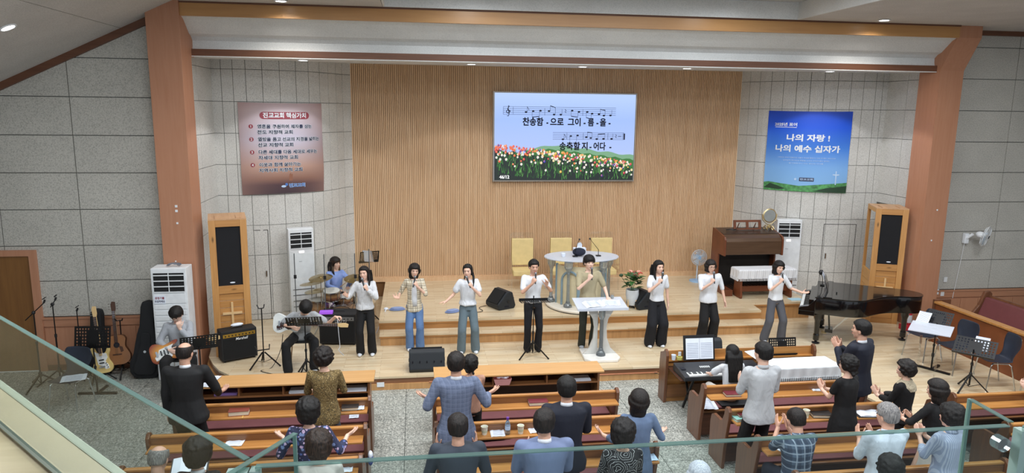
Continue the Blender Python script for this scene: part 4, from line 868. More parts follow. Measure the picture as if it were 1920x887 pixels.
# ================================================================ STANDS, INSTRUMENTS
BM, BP = MAT['black_metal'], MAT['black_plastic']
def tripod(m, r, z, c=(0,0), n=3, a0=.4, hub=.02):
    for k in range(n):
        a = a0+2*pi*k/n; e = (c[0]+r*cos(a), c[1]+r*sin(a)); m_ = MB().bar((c[0]+hub*cos(a), c[1]+hub*sin(a), z), (e[0], e[1], .015), .022, .016); m_.bar((c[0]+.5*r*cos(a), c[1]+.5*r*sin(a), z*.52), (c[0], c[1], z*.28), .012, .006); m_.ell((e[0], e[1], .015), (.018, .018, .014), 8, 4)
        m_.build('leg', BM, m)
def perf_desk(w_, h, parent, loc, rx, rz=0, name='desk'):
    """perforated music desk: a plate with real slots"""
    nx, nz = 12, 6; xs = [-w_/2]; 
    ax = [-w_/2+.02+(w_-.04)*i/nx for i in range(nx+1)]; az = [.02+(h-.04)*j/nz for j in range(nz+1)]
    vs = []; fs = []; th = .004
    def quad(x0, x1, z0, z1):
        n = len(vs); vs.extend([(x0, 0, z0), (x1, 0, z0), (x1, 0, z1), (x0, 0, z1)]); fs.append((n, n+1, n+2, n+3))
    quad(-w_/2, w_/2, 0, .02); quad(-w_/2, w_/2, h-.02, h); quad(-w_/2, ax[0], .02, h-.02); quad(ax[-1], w_/2, .02, h-.02)
    for i in range(nx):
        for j in range(nz):
            x0, x1, z0, z1 = ax[i], ax[i+1], az[j], az[j+1]
            if 4 <= i <= 7 and 1 <= j <= 4: quad(x0, x1, z0, z1); continue
            a, b = x0+(x1-x0)*.3, x1-(x1-x0)*.22; c, d = z0+(z1-z0)*.22, z1-(z1-z0)*.22
            quad(x0, x1, z0, c); quad(x0, x1, d, z1); quad(x0, a, c, d); quad(b, x1, c, d)
    o = MB().add(vs, fs).build(name, BM, parent); o.location = loc; o.rotation_euler = (rx, 0, rz)
    l = MB().box(-w_/2, w_/2, -.045, .003, -.004, .002).box(-w_/2, w_/2, -.047, -.043, -.004, .018).build('ledge', BM, parent); l.location = loc; l.rotation_euler = (rx, 0, rz)
    return o
def music_stand(loc, rz, h, label, w_=.56, hd=.34, tilt=-25, a0=.4, group='black perforated music stands', r=.28, tbase=False, solid=False):
    t = thing('music_stand', label, 'music stand', loc, rz, group)
    if tbase: MB().bar((-.3, .0, .02), (.3, .0, .02), .04, .03).bar((0, 0, .02), (0, .32, .02), .04, .03).build('foot', BM, t)
    else: tripod(t, r, .27, a0=a0)
    MB().tube([(0, 0, .1 if not tbase else .02), (0, 0, .45)], .014, 8).tube([(0, 0, .45), (0, 0, h+.1)], .010, 8).build('pole', BM, t); MB().lathe([(.022, .25), (.024, .3), (.016, .32)], n=10).lathe([(.02, .44), (.02, .48)], n=10).build('collar', BP, t)
    perf_desk(w_, hd, t, (0, -.03, h), rad(tilt)); return t
def put_sheets(p, loc, rx, n=2, w_=.21, h=.29, rz=0, label='', mat='paper'):
    t = thing('music_sheets', label, 'paper', loc, rz); t.rotation_euler = (rx, 0, rz)
    for k in range(n):
        x = (k-(n-1)/2)*(w_+.004); MB().box(x-w_/2, x+w_/2, -.003, 0, 0, h).build('sheet', MAT[mat], t)
        m = MB()
        for j in range(9): z = .03+j*.027; m.box(x-w_/2+.02, x+w_/2-.02, -.0042, -.0032, z, z+.007)
        m.build('print', plain('grey_print', '8d96ab', .7), t, kind='stuff')
    return t
music_stand((-1.80, 11.42, S), rad(183), .88, 'black perforated music stand in front of the seated bassist', a0=1.1, tilt=-50, hd=.32)
t = music_stand((2.07, 11.98, S), pi, 1.04, 'black flat music stand before the man in the white shirt', a0=.52, tilt=-82, hd=.3, w_=.52, r=.30)
music_stand((-5.12, 11.60, 0), rad(-4), .80, 'black perforated music stand standing before the soft guitar case at the left', tbase=True, tilt=-12)
music_stand((-3.42, 11.30, 0), rad(200), .80, 'black perforated music stand before the seated guitarist', tilt=-35, a0=.2)
music_stand((5.93, 10.36, 0), 0, .73, 'black perforated music stand on the keyboard desk', tilt=-10, w_=.48, hd=.27).children
ms = music_stand((8.82, 9.68, S), rad(-52), .60, 'black perforated music stand with white sheet at the far right of the stage', a0=.2, tilt=-42, w_=.58, hd=.32)
music_stand((8.88, 10.60, S), rad(-60), .76, 'black perforated music stand leaning behind the acrylic stand on the right', tbase=True, tilt=-35, w_=.4)
put_sheets(None, (9.02, 9.78, S+.63), rad(-42), 1, .2, .26, rad(-52), 'white sheet on the far right music stand'); put_sheets(None, (8.66, 10.70, S+.80), rad(-40), 1, .2, .26, rad(-60), 'white sheet leaning on the stand behind the acrylic stand')
t = thing('acrylic_stand', 'clear acrylic lectern with slanted top and fish shaped mark beside the dark blue chairs', 'lectern', (8.62, 10.40, S), rad(-46))
o = MB().box(-.31, .31, -.22, .22, 0, .014).build('slanted_top', MAT['frosted'], t); o.location = (0, 0, .82); o.rotation_euler = (rad(8), 0, 0)
o = MB().tube([(-.15, .08, 0), (.12, .06, 0), (-.02, -.06, 0), (.15, -.12, 0)], .008, 6).tube([(-.1, -.05, 0), (.0, .0, 0)], .008, 6).build('cross_mark', MAT['frosted'], t); o.location = (0, 0, .83); o.rotation_euler = (rad(8), 0, 0)
for x in (-.13, .13): MB().box(x-.01, x+.01, -.08, .08, .01, .8).build('clear_leg', ACR, t)
def mic_stand(loc, rz, h, label, boom=None, base='tripod', a0=.3):
    t = thing('microphone_stand', label, 'microphone stand', loc, rz, 'black microphone stands at the left'); tripod(t, .33, .22, a0=a0)
    MB().tube([(0, 0, .05), (0, 0, h*.6)], .013, 8).tube([(0, 0, h*.6), (0, 0, h)], .009, 8).build('pole', BM, t); MB().lathe([(.03, .19), (.03, .25), (.015, .27)], n=10).lathe([(.02, h*.6-.02), (.02, h*.6+.03)], n=10).build('clutch', BP, t)
    if boom:
        MB().tube([(-boom[0]*.8, 0, h-boom[1]*.8), (boom[0], 0, h+boom[1])], .008, 8).build('boom_arm', BM, t); MB().ell((0, 0, h), (.03, .03, .03), 8, 6).build('swivel', BP, t); e = (boom[0], 0, h+boom[1])
    else: e = (0, 0, h)
    MB().tube([e, (e[0]+.02, 0, e[2]+.05)], .016, 8).tube([(e[0]-.01, -.02, e[2]+.06), (e[0]+.03, -.02, e[2]+.09), (e[0]+.03, .02, e[2]+.09), (e[0]-.01, .02, e[2]+.06)], .007, 6).build('clip', BP, t)
mic_stand((-6.15, 12.0, 0), 0, 1.28, 'black microphone stand with boom arm nearest the door', (.17, .16)); mic_stand((-5.95, 12.2, 0), .5, 1.36, 'black microphone stand with upright clip, second from the door', (.04, .06), a0=1.2); mic_stand((-5.68, 12.4, 0), 0, 1.18, 'thin microphone stand behind the perforated music stand at the left')
# guitars
def outline(kind):
    if kind == 'strat': h = [(0, -.22), (.10, -.215), (.155, -.16), (.155, -.09), (.115, -.01), (.11, .06), (.14, .13), (.135, .185), (.105, .175), (.075, .12), (.03, .10), (-.03, .10), (-.07, .13), (-.10, .20), (-.135, .225), (-.155, .19), (-.13, .09), (-.115, .0), (-.15, -.08), (-.165, -.15), (-.11, -.21)]
    elif kind == 'acoustic': h = [(0, -.27), (.10, -.265), (.18, -.21), (.20, -.12), (.165, -.03), (.13, .04), (.135, .11), (.145, .17), (.11, .225), (.04, .24), (-.04, .24), (-.11, .225), (-.145, .17), (-.135, .11), (-.13, .04), (-.165, -.03), (-.20, -.12), (-.18, -.21), (-.10, -.265)]
    q = [V((x, z, 0)) for x, z in h]; out = []; n = len(q)
    for i in range(n):
        a, b, c, d = q[i-1], q[i], q[(i+1) % n], q[(i+2) % n]
        for k in range(3): s_ = k/3; p = .5*((2*b)+(-a+c)*s_+(2*a-5*b+4*c-d)*s_*s_+(-a+3*b-3*c+d)*s_**3); out.append((p.x, p.y))
    return out
plain('maple', 'd9b985', .35); plain('rosewood', '4a2e20', .5); plain('guard_white', 'e9ecec', .3); plain('tort', '3a2422', .3)
def sunburst(name, mid, edge):
    t = NT(name); c = t.n('TexCoord'); g = t.n('Vector', ) if False else None
    mp = t.obj((5.2, 0, 3.9)); ln = t.n('VectorMath', operation='LENGTH'); t.set(ln.inputs[0], mp); r = t.ramp(ln.outputs['Value'], [(.35, srgb(mid)), (.95, srgb(edge))]); MAT[name] = t.fin(r, .2, 0, Coat_Weight=.6)
sunburst('burst_orange', 'e0a040', '8a3512'); sunburst('burst_dark', '9a6a3a', '3a1a14')
def guitar(kind, bodymat, guard, label, M4, neck=.60, name=None, cat='guitar', scale=1., bass=False):
    t = thing(name or ('acoustic_guitar' if kind == 'acoustic' else 'bass_guitar' if bass else 'electric_guitar'), label, cat); t.matrix_world = M4 @ Mx.Scale(scale, 4)
    ol = outline(kind); th = .10 if kind == 'acoustic' else .04; top = .24 if kind == 'acoustic' else .10
    MB().prism(ol, 0, th, 'y').build('body', bodymat, t, bevel=.008)
    if kind == 'acoustic':
        MB().prism([(x*.985, z*.985) for x, z in ol], -.004, .002, 'y').build('soundboard', plain('spruce', '8f6240', .35), t); MB().lathe([(.048, -.006), (.047, -.004)], (0, 0, .07), 20, 'y').build('sound_hole', INK, t); MB().box(-.07, .07, -.014, -.004, -.10, -.08).build('bridge', MAT['rosewood'], t, bevel=.004)
        MB().prism([(.03, .06), (.09, .03), (.10, -.04), (.06, -.06), (.04, .02)], -.007, -.004, 'y').build('pickguard', MAT['rosewood'], t)
    else:
        MB().prism([(-.02, .12), (.03, .11), (.09, .10), (.10, .03), (.06, -.03), (.10, -.09), (.11, -.15), (.05, -.16), (.0, -.1), (-.06, -.07), (-.08, .05), (-.10, .16), (-.06, .12)], -.005, .0, 'y').build('pickguard', guard, t)
        for z in ((.05, .0, -.05) if not bass else (.0, -.05)): MB().box(-.04, .04, -.014, -.004, z-.01, z+.01).build('pickup', BP if not bass else BP, t, bevel=.003)
        MB().box(-.045, .045, -.018, -.0, -.13, -.10).build('bridge', MAT['chrome'], t)
        for k in range(3): MB().lathe([(.011, -.018), (.012, -.004)], (.07+.012*k, 0, -.06-.035*k), 10, 'y').build('knob', MAT['chrome'] if bass else MAT['guard_white'], t)
    MB().box(-.024, .024, -.012, .012, top-.03, top+neck).build('neck', MAT['maple'], t, bevel=.004); MB().box(-.025, .025, -.018, -.011, .11 if kind != 'acoustic' else .12, top+neck).build('fretboard', MAT['rosewood'], t)
    m = MB()
    for k in range(14): z = top+neck-.03-k*.038*(.96**k)-.0; m.box(-.025, .025, -.0205, -.018, z, z+.003)
    m.build('fret', MAT['chrome'], t, kind='stuff'); z = top+neck
    MB().prism([(-.025, z), (.025, z), (.04, z+.05), (.038, z+.17), (-.015, z+.18), (-.035, z+.13), (-.03, z+.04)], -.008, .010, 'y').build('headstock', MAT['maple'] if kind != 'acoustic' else MAT['rosewood'], t, bevel=.003)
    for k in range(4 if bass else 6):
        if kind == 'acoustic': x_, zz = (-.045 if k % 2 else .045), z+.05+(k//2)*.045
        else: x_, zz = -.045, z+.03+k*(.035 if bass else .024)
        MB().tube([(x_*.6, .0, zz), (x_*1.3, 0, zz)], .004, 6).ell((x_*1.45, 0, zz), (.010, .006, .008), 6, 4).build('tuning_peg', MAT['chrome'], t)
    m = MB()
    for k in range(4 if bass else 6): x_ = (k-(1.5 if bass else 2.5))*(.010 if bass else .0075); m.bar((x_, -.019, -.10), (x_*.9, -.021, z+.02), .0012, .0012)
    m.build('string', MAT['chrome'], t, kind='stuff'); return t
def gm(loc, rz=0, lean=0, roll=0): return Mx.Translation(loc) @ Mx.Rotation(rz, 4, 'Z') @ Mx.Rotation(lean, 4, 'X') @ Mx.Rotation(roll, 4, 'Y')
def gstand(loc, rz, h, label, neckrest=True, a0=.5):
    t = thing('guitar_stand', label, 'guitar stand', loc, rz, 'folding guitar stands'); tripod(t, .28, .25, a0=a0)
    MB().tube([(0, 0, .1), (0, .02, h)], .010, 8).build('pole', BM, t); MB().tube([(-.06, -.06, h+.05), (-.04, -.02, h+.0), (0, .0, h), (.04, -.02, h+.0), (.06, -.06, h+.05)], .010, 6).build('yoke', BP, t)
    MB().tube([(-.12, -.12, .33), (-.10, -.02, .28), (.10, -.02, .28), (.12, -.12, .33)], .011, 6).build('cradle', BP, t)
gstand((-2.60, 12.02, S), rad(200), 1.02, 'empty black folding stand beside the small amplifier'); gstand((-5.04, 12.46, 0), rad(10), .98, 'folding stand carrying the acoustic guitar'); gstand((-5.33, 12.1, 0), rad(5), .8, 'folding stand carrying the cream bass guitar')
guitar('acoustic', plain('mahogany', '5c3822', .35), None, 'brown acoustic guitar on a stand against the wainscot', gm((-5.08, 12.36, .50), rad(8), rad(-10), rad(-3)), .40)
guitar('strat', plain('cream_body', 'd9bf7c', .3), MAT['guard_white'], 'cream bass guitar with white guard on a stand beneath the music desk', gm((-5.16, 11.94, .46), rad(-5), rad(-12), rad(-10)), .62, bass=True)
def gigbag(loc, rz, lean, roll, label, sc=1., badge=True):
    t = thing('guitar_bag', label, 'guitar bag'); t.matrix_world = gm(loc, rz, lean, roll) @ Mx.Scale(sc, 4)
    pts = [(0, 0), (.15, .01), (.21, .10), (.22, .24), (.17, .38), (.155, .52), (.13, .68), (.10, .80), (.095, 1.08), (.075, 1.16), (0, 1.18)]; pts = pts+[(-x, z) for x, z in pts[::-1][1:-1]]
    MB().prism(pts, -.08, .08, 'y').build('bag', plain('bag_black', '15171b', .85, bump=.4), t, bevel=.035); MB().prism([(x*.72, z*.55+.06) for x, z in pts], -.105, -.07, 'y').build('pocket', MAT['bag_black'], t, bevel=.02)
    if badge: MB().lathe([(.02, -.112), (.02, -.104)], (0, 0, .42), 12, 'y').build('badge', MAT['chrome'], t)
gigbag((-5.48, 12.52, .0), 0, rad(-6), rad(1), 'black soft guitar case leaning on the wainscot behind the music stand', .98, False); gigbag((-4.62, 12.28, .0), rad(4), rad(-6), rad(4), 'tall black guitar bag with round badge beside the left air conditioner', 1.14)
# plastic chairs
def shell_chair(loc, rz, label, group='dark blue plastic shell chairs', simple=False):
    t = thing('shell_chair', label, 'chair', loc, rz, group); col = plain('shell_navy', '232a38', .4)
    vs = []; fs = []; nu, nv = 9, 14
    for j in range(nv):
        v_ = j/(nv-1)
        if v_ < .5: f = v_/.5; y, z = .22-.42*f, .45-.015*sin(pi*f); wv = .215-.01*f
        else: f = (v_-.5)/.5; y, z = -.20-.10*f-.02*sin(pi*f), .45+.03*f+.40*f; wv = .15+.08*sin(pi*min(1, f*1.15)) if f < .9 else .19
        if v_ > .5: wv = [.185, .165, .19, .225, .235, .225, .19][min(6, int(f*6.99))]
        for i in range(nu): u = i/(nu-1)*2-1; vs.append((u*wv, y+(.05*u*u if v_ > .5 else 0), z+(.02*u*u if v_ < .5 else 0)))
    for j in range(nv-1):
        for i in range(nu-1): fs.append((j*nu+i, j*nu+i+1, (j+1)*nu+i+1, (j+1)*nu+i))
    m = MB().add(vs, fs); me = m.mesh('shell'); me.materials.append(col); me = bake(me, [('SOLIDIFY', dict(thickness=.012)), ('SUBSURF', dict(levels=1))]); [setattr(p, 'use_smooth', True) for p in me.polygons]; share(me, 'shell', t)
    for s_ in (-1, 1):
        MB().tube([(s_*.17, .12, .43), (s_*.2, .16, .40), (s_*.23, .21, 0)], .011, 8).build('leg', MAT['chrome'], t); MB().tube([(s_*.17, -.12, .43), (s_*.2, -.15, .40), (s_*.23, -.23, 0)], .011, 8).build('leg', MAT['chrome'], t)
        MB().tube([(s_*.17, .12, .43), (s_*.17, -.12, .43)], .010, 6).build('seat_rail', MAT['chrome'], t)
    MB().box(-.05, .05, -.345, -.28, .79, .81).build('handle_slot', plain('slot_tan', '9c8455', .5), t); return t
ch = shell_chair((9.15, 11.2, S), rad(100), 'dark blue shell chair farthest back, beside the right column'); 
for loc, rz, lb in (((9.24, 10.55, S), rad(94), 'dark blue shell chair in the middle, behind the acrylic stand'), ((9.40, 9.86, S), rad(76), 'dark blue shell chair facing left behind the far right music stand'), ((9.70, 9.20, S), rad(82), 'dark blue shell chair cut by the right edge of the photo')):
    c = copy_tree(ch); c.location = loc; c.rotation_euler = (0, 0, rz); c['label'] = lb
c = copy_tree(ch); c.location = (-5.30, 11.14, 0); c.rotation_euler = (0, 0, rad(168)); c['label'] = 'dark chair with sheets on its seat, seen through the glass at the left'; del c['group']
paper((-5.22, 11.1, .475), .34, .28, .3, 'white printed sheets on the dark chair seat at the left', curl=.01)
# wall fan, outlets
t = thing('wall_fan', 'white wall mounted fan tilted on the right wall', 'fan', (11.52, 13.25, 2.05), 0); MB().box(-.05, .05, -.06, .03, -.1, .12).build('wall_bracket', MAT['white_plastic'], t, bevel=.02)
MB().tube([(0, -.05, .02), (.05, -.14, .12)], .03, 8).build('arm', MAT['white_plastic'], t); Mf = Mx.Translation((.20, -.30, .10)) @ Mx.Rotation(rad(38), 4, 'Z') @ Mx.Rotation(rad(14), 4, 'X')
MB().ell((0, .08, 0), (.07, .10, .07), 12, 8).xf(Mf).build('motor', MAT['white_plastic'], t, smooth=True); o = cage(.22, -.06, .05, MAT['white_plastic'], t); o.matrix_local = Mf
n0 = len(t.children); blades(.2, .0, MAT['blade_clear'], t)
for c_ in t.children:
    if c_.name.startswith('blade'): c_.matrix_local = Mf
MB().lathe([(.035, -.07), (.03, -.05)], (0, 0, 0), 12, 'y').xf(Mf).build('hub', MAT['ink'], t); MB().tube([(-.02, -.02, -.1), (-.05, -.0, -.6), (-.12, -.0, -1.3)], .005, 5).build('cord', MAT['white_plastic'], t)
for x, z, lb in ((11.20, 1.16, 'white light switch on the right wall under the wall fan'), (11.15, .86, 'white socket plate on the right wainscot'), (11.02, .90, 'white socket plate beside the right column')):
    o = MB().box(-.04, .04, -.012, 0, -.055, .055).build('wall_plate', MAT['white_plastic'], bevel=.004); o.location = (x, 13.28 if z > 1 else 13.26, z); tag(o, lb, 'socket')
o = MB().box(-.06, .06, -.01, 0, -.04, .04).build('floor_socket', MAT['white_plastic'], bevel=.003); o.location = (-.60, 11.28, .10); tag(o, 'small white socket on the stage front beside the left desk', 'socket')
t = thing('fire_extinguisher', 'fire extinguisher with white label in a red stand by the right column', 'extinguisher', (10.10, 12.82, S)); MB().box(-.15, .15, -.10, .1, 0, .11).build('red_stand', plain('red_plastic', 'c02a3a', .4), t, bevel=.01)
MB().lathe([(.06, .08), (.065, .10), (.065, .36), (.04, .42), (.02, .44)], (-.02, 0, 0), 16).build('cylinder', MAT['red_plastic'], t, smooth=True); MB().lathe([(.067, .16), (.067, .32)], (-.02, 0, 0), 16).build('label_wrap', MAT['paper'], t); MB().box(-.05, .02, -.02, .02, .44, .49).build('valve', MAT['black_metal'], t); lettering('소화기', .05, MAT['paper'], t, (0, -.104, .05), bold=.002)
# ================================================================ GRAND PIANO
t = thing('grand_piano', 'glossy black grand piano with closed lid at the right of the stage', 'piano', (7.35, 12.22, S), rad(-33)); GBK = plain('piano_black', '08080a', .14, var=0, Coat_Weight=.4)
ro = [(0.03, 0), (.03, 1.45), (.4, 1.45), (1.0, 1.45), (1.6, 1.45), (1.85, 1.42), (2.03, 1.30), (2.08, 1.12), (2.02, .96), (1.86, .86), (1.62, .78), (1.40, .62), (1.22, .38), (1.08, .16), (.92, .05), (.72, 0), (.4, 0)]
def rsm(pts, k=3):
    out = []; n = len(pts)
    for i in range(n):
        a, b, c, d = [V(p+(0,)) for p in (pts[i-1], pts[i], pts[(i+1) % n], pts[(i+2) % n])]
        if i < 4 or i > n-2: out.append((b.x, b.y)); continue
        for j in range(k): s_ = j/k; p = .5*((2*b)+(-a+c)*s_+(2*a-5*b+4*c-d)*s_*s_+(-a+3*b-3*c+d)*s_**3); out.append((p.x, p.y))
    return out
rs = rsm(ro); MB().prism([p if p[0] > .05 else (.22, p[1]) for p in rs], .62, .93, 'z').build('rim', GBK, t, smooth=True, bevel=.01)
MB().prism([(x+.0 if x > .3 else .36, y) for x, y in [(1.04+(x-1.04)*1.012, .725+(y-.725)*1.02) for x, y in rs]], .935, .955, 'z').build('lid', GBK, t, bevel=.006)
MB().box(.20, .36, -.01, 1.46, .935, .95).box(.34, .50, -.01, 1.46, .957, .972).build('front_lid_flap', GBK, t, bevel=.005)
MB().box(-.07, .22, 0, 1.45, .57, .66).build('key_bed', GBK, t, bevel=.008)
for y in (0, 1.33): MB().prism([(-.07, .66), (-.07, .70), (-.03, .73), (.1, .76), (.22, .90), (.22, .66)], y, y+.12, 'y').build('cheek', GBK, t, bevel=.006)
MB().box(.10, .22, .12, 1.33, .66, .86).build('fallboard', GBK, t)
m = MB(); mk = MB()
for k in range(52): y = .12+k*1.21/52; m.box(-.055, .10, y+.0012, y+1.21/52-.0012, .66, .690)
for k in range(52):
    if k % 7 in (0, 1, 3, 4, 5): y = .12+(k+1)*1.21/52; mk.box(.0, .10, y-.006, y+.006, .69, .705)
m.build('white_keys', MAT['guard_white'], t, kind='stuff'); mk.build('black_keys', GBK, t, kind='stuff')
for a, b in ((.28, .14), (.34, 1.30), (1.82, 1.14)):
    MB().lathe([(.055, .62), (.075, .60), (.07, .50), (.05, .44), (.045, .2), (.055, .17), (.055, .07), (.03, .06), (.02, .04)], (a, b, 0), 8).build('leg', GBK, t); MB().lathe([(.06, .0), (.075, .02), (.02, .04)], (a, b, 0), 14).build('caster_cup', BP, t)
MB().bar((.45, .70, .60), (.50, .70, .15), .03, .03).bar((.45, .82, .60), (.50, .82, .15), .03, .03).box(.42, .56, .64, .88, .10, .17).build('pedal_lyre', GBK, t); MB().bar((.95, .70, .60), (.56, .72, .14), .012, .012).bar((.95, .82, .60), (.56, .80, .14), .012, .012).build('lyre_brace', MAT['chrome'], t)
for k in range(3): MB().box(.36, .45, .68+k*.07, .71+k*.07, .06, .075).build('pedal', gold, t)
o = MB().box(-.32, .32, 0, .012, 0, .24).build('music_desk', GBK, t); o.location = (.42, .74, .975); o.rotation_euler = (rad(-18), 0, rad(90))
MB().box(.56, .58, .45, 1.1, .957, .985).build('prop_block', GBK, t)
q = put_sheets(None, (7.35+.38*.8387+.95*.5446, 12.22-.38*.5446+.95*.8387, S+.985), rad(-20), 2, .2, .28, rad(57), 'open music book standing on the grand piano desk')
t = thing('desk_microphone', 'round black microphone on a short arm above the piano music desk', 'microphone', (8.18, 12.95, S+.96)); MB().tube([(0, 0, 0), (0, .02, .16), (-.03, .02, .22)], .007, 6).build('arm', BM, t); MB().ell((-.04, .02, .26), (.05, .04, .055), 12, 8).build('foam', BP, t, smooth=True); MB().lathe([(.05, 0), (.05, .01)], n=14).build('foot', BM, t)
t = thing('blue_mask', 'pale blue folded face mask lying on the side platform edge', 'mask', (8.22, 13.98, P)); MB().box(-.14, .14, -.09, .09, 0, .012).build('cloth', plain('mask_blue', 'a9cdde', .8), t, bevel=.004)
# ================================================================ AMPLIFIERS
def amp(loc, rz, w_, h, d, label, word, panel, group=None, wordz=.66, feet=.03, wsize=.07, wpos=0):
    t = thing('guitar_amplifier', label, 'amplifier', loc, rz, group)
    MB().box(-w_/2, w_/2, 0, d, feet, h).build('cabinet', plain('tolex', '131417', .7, bump=.5, bscale=150), t, bevel=.012)
    MB().box(-w_/2+.03, w_/2-.03, -.006, .01, feet+.03, h*.74).build('grille_cloth', plain('grille_black', '0d0e10', .9, bump=.6, bscale=300), t); MB().box(-w_/2+.03, w_/2-.03, -.008, .01, h*.80, h-.05).build('control_panel', panel, t)
    for k in range(9): x = -w_/2+.07+k*(w_-.14)/8; MB().lathe([(.011, -.024), (.012, -.008)], (x, 0, (h*.80+h-.05)/2), 8, 'y').build('knob', BP, t)
    if word: lettering(word, wsize, MAT['guard_white'], t, (wpos, -.012, h*wordz), bold=.001, shear=.25, name='badge_lettering', width=wsize*3.2)
    else: MB().box(wpos-.06, wpos+.06, -.014, -.006, h*wordz-.02, h*wordz+.02).build('maker_badge', MAT['silver_panel'], t, bevel=.003)
    MB().tube([(-.10, d/2, h), (-.08, d/2, h+.025), (.08, d/2, h+.025), (.10, d/2, h)], .009, 6).build('handle', BP, t)
    for x in (-w_/2+.05, w_/2-.05):
        for y in (.05, d-.05): MB().lathe([(.02, 0), (.02, feet)], (x, y, 0), 8).build('foot', BP, t)
    return t
amp((-3.06, 12.33, S), rad(28), .60, .56, .28, 'small black combo amplifier with gold control panel before the left speaker cabinet', 'Marshall', plain('gold_panel', 'b8913c', .35, .6), wordz=.73, wsize=.065, wpos=.04)
o = MB().ell((0, 0, 0), (.11, .05, .03), 12, 6).build('white_cable_bundle', MAT['paper']); o.location = (-3.13, 12.50, S+.605); o.rotation_euler = (0, 0, .5); tag(o, 'white bundled cable lying on top of the small gold panel amplifier', 'cable')
amp((-1.46, 12.98, S), rad(-7), .68, .60, .42, 'large black bass amplifier beside the seated bassist', '', plain('silver_panel', '8b8d90', .4, .6), wordz=.74, wsize=.035, wpos=.02)
o = MB().box(-.12, .12, -.07, .07, 0, .05).build('effects_pedal', plain('pedal_purple', '8a4fb8', .4, Emission_Color=srgb('9a50e0'), Emission_Strength=.3), bevel=.01); o.location = (-1.66, 13.05, S+.605); tag(o, 'small unit glowing purple on top of the bass amplifier', 'effects pedal')
# ================================================================ MONITOR WEDGES
def wedge(loc, rz, label, w_=.58, tiltback=False):
    t = thing('monitor_speaker', label, 'speaker', loc, rz, 'black floor monitor speakers')
    pr = [(-.16, 0), (.20, 0), (.24, .06), (.16, .34), (.10, .37), (.02, .36), (-.20, .12), (-.20, .05)]
    MB().prism(pr, -w_/2, w_/2, 'x').build('housing', plain('wedge_black', '1d2228', .55, bump=.3, bscale=200), t, bevel=.02)
    MB().prism([(-.195, .13), (-.21, .14), (.0, .375), (.02, .365)], -w_/2+.04, w_/2-.04, 'x').build('grille', MAT['grille_black'], t)
    for k in range(5):
        x = -w_/2+.06+k*(w_-.12)/4; o = MB().ell((0, 0, 0), (.010, .008, .028), 8, 6).build('port_slot', INK, t); o.location = (x, .222, .19); o.rotation_euler = (rad(-16), 0, 0)
    for s_ in (-1, 1): MB().lathe([(.035, -.004), (.03, .008)] if s_ > 0 else [(.03, -.008), (.035, .004)], (s_*w_/2, .05, .17), 12, 'x').build('side_cup', BP, t); MB().box(s_*w_/2-.006, s_*w_/2+.006, -.04, .06, .05, .08).build('side_handle', INK, t)
    return t
w0 = wedge((.17, 11.63, S), pi, 'black monitor speaker at the front edge of the stage, seen from behind', .60)
wedge((1.71, 13.98, P), rad(-62), 'black monitor speaker on the platform behind the pony tailed singer', .46); wedge((4.62, 13.72, P), rad(-75), 'black monitor speaker partly hidden behind the long haired singer', .46)
wedge((5.18, 11.72, S), pi, 'black monitor speaker behind the keyboard desk with the score', .56)
for pts, lb in (([(1.45, 14.1, P+.01), (1.28, 13.95, P+.01), (1.33, 13.7, P+.01), (1.18, 13.6, P+.008), (1.1, 13.45, P+.008)], 'thin black cable running from the wedge on the platform to its edge'), ([(-2.3, 12.2, S+.5), (-2.33, 12.1, S+.25), (-2.45, 11.9, S+.01), (-2.6, 11.75, S+.008), (-2.2, 11.5, S+.008), (-1.9, 11.46, S+.008)], 'thin black cable hanging from the white bass and running over the stage'), ([(-1.44, 12.86, S+.55), (-1.42, 12.8, S+.3), (-1.40, 12.76, S+.05), (-1.42, 12.7, S+.008), (-1.3, 12.4, S+.008)], 'pale cable hanging down in front of the large bass amplifier'), ([(4.1, 11.25, .13), (4.2, 11.2, .1), (4.22, 11.05, .02), (4.1, 10.95, .012), (4.3, 10.8, .012), (4.5, 10.6, .012), (4.35, 10.4, .012), (4.6, 10.3, .012)], 'black and white cables on the tiles beside the keyboard desk')):
    q = smooth_path([(a, b) for a, b, c in pts], .5); m = MB(); sp = [V(p) for p in pts]; out = []
    for i in range(len(sp)-1):
        a, b, c, d = sp[max(i-1, 0)], sp[i], sp[i+1], sp[min(i+2, len(sp)-1)]
        for k in range(5): s_ = k/5; out.append(.5*((2*b)+(-a+c)*s_+(2*a-5*b+4*c-d)*s_*s_+(-a+3*b-3*c+d)*s_**3))
    out.append(sp[-1]); o = m.tube(out, .006, 5).build('cable', MAT['paper'] if 'pale' in lb else BP); tag(o, lb, 'cable')
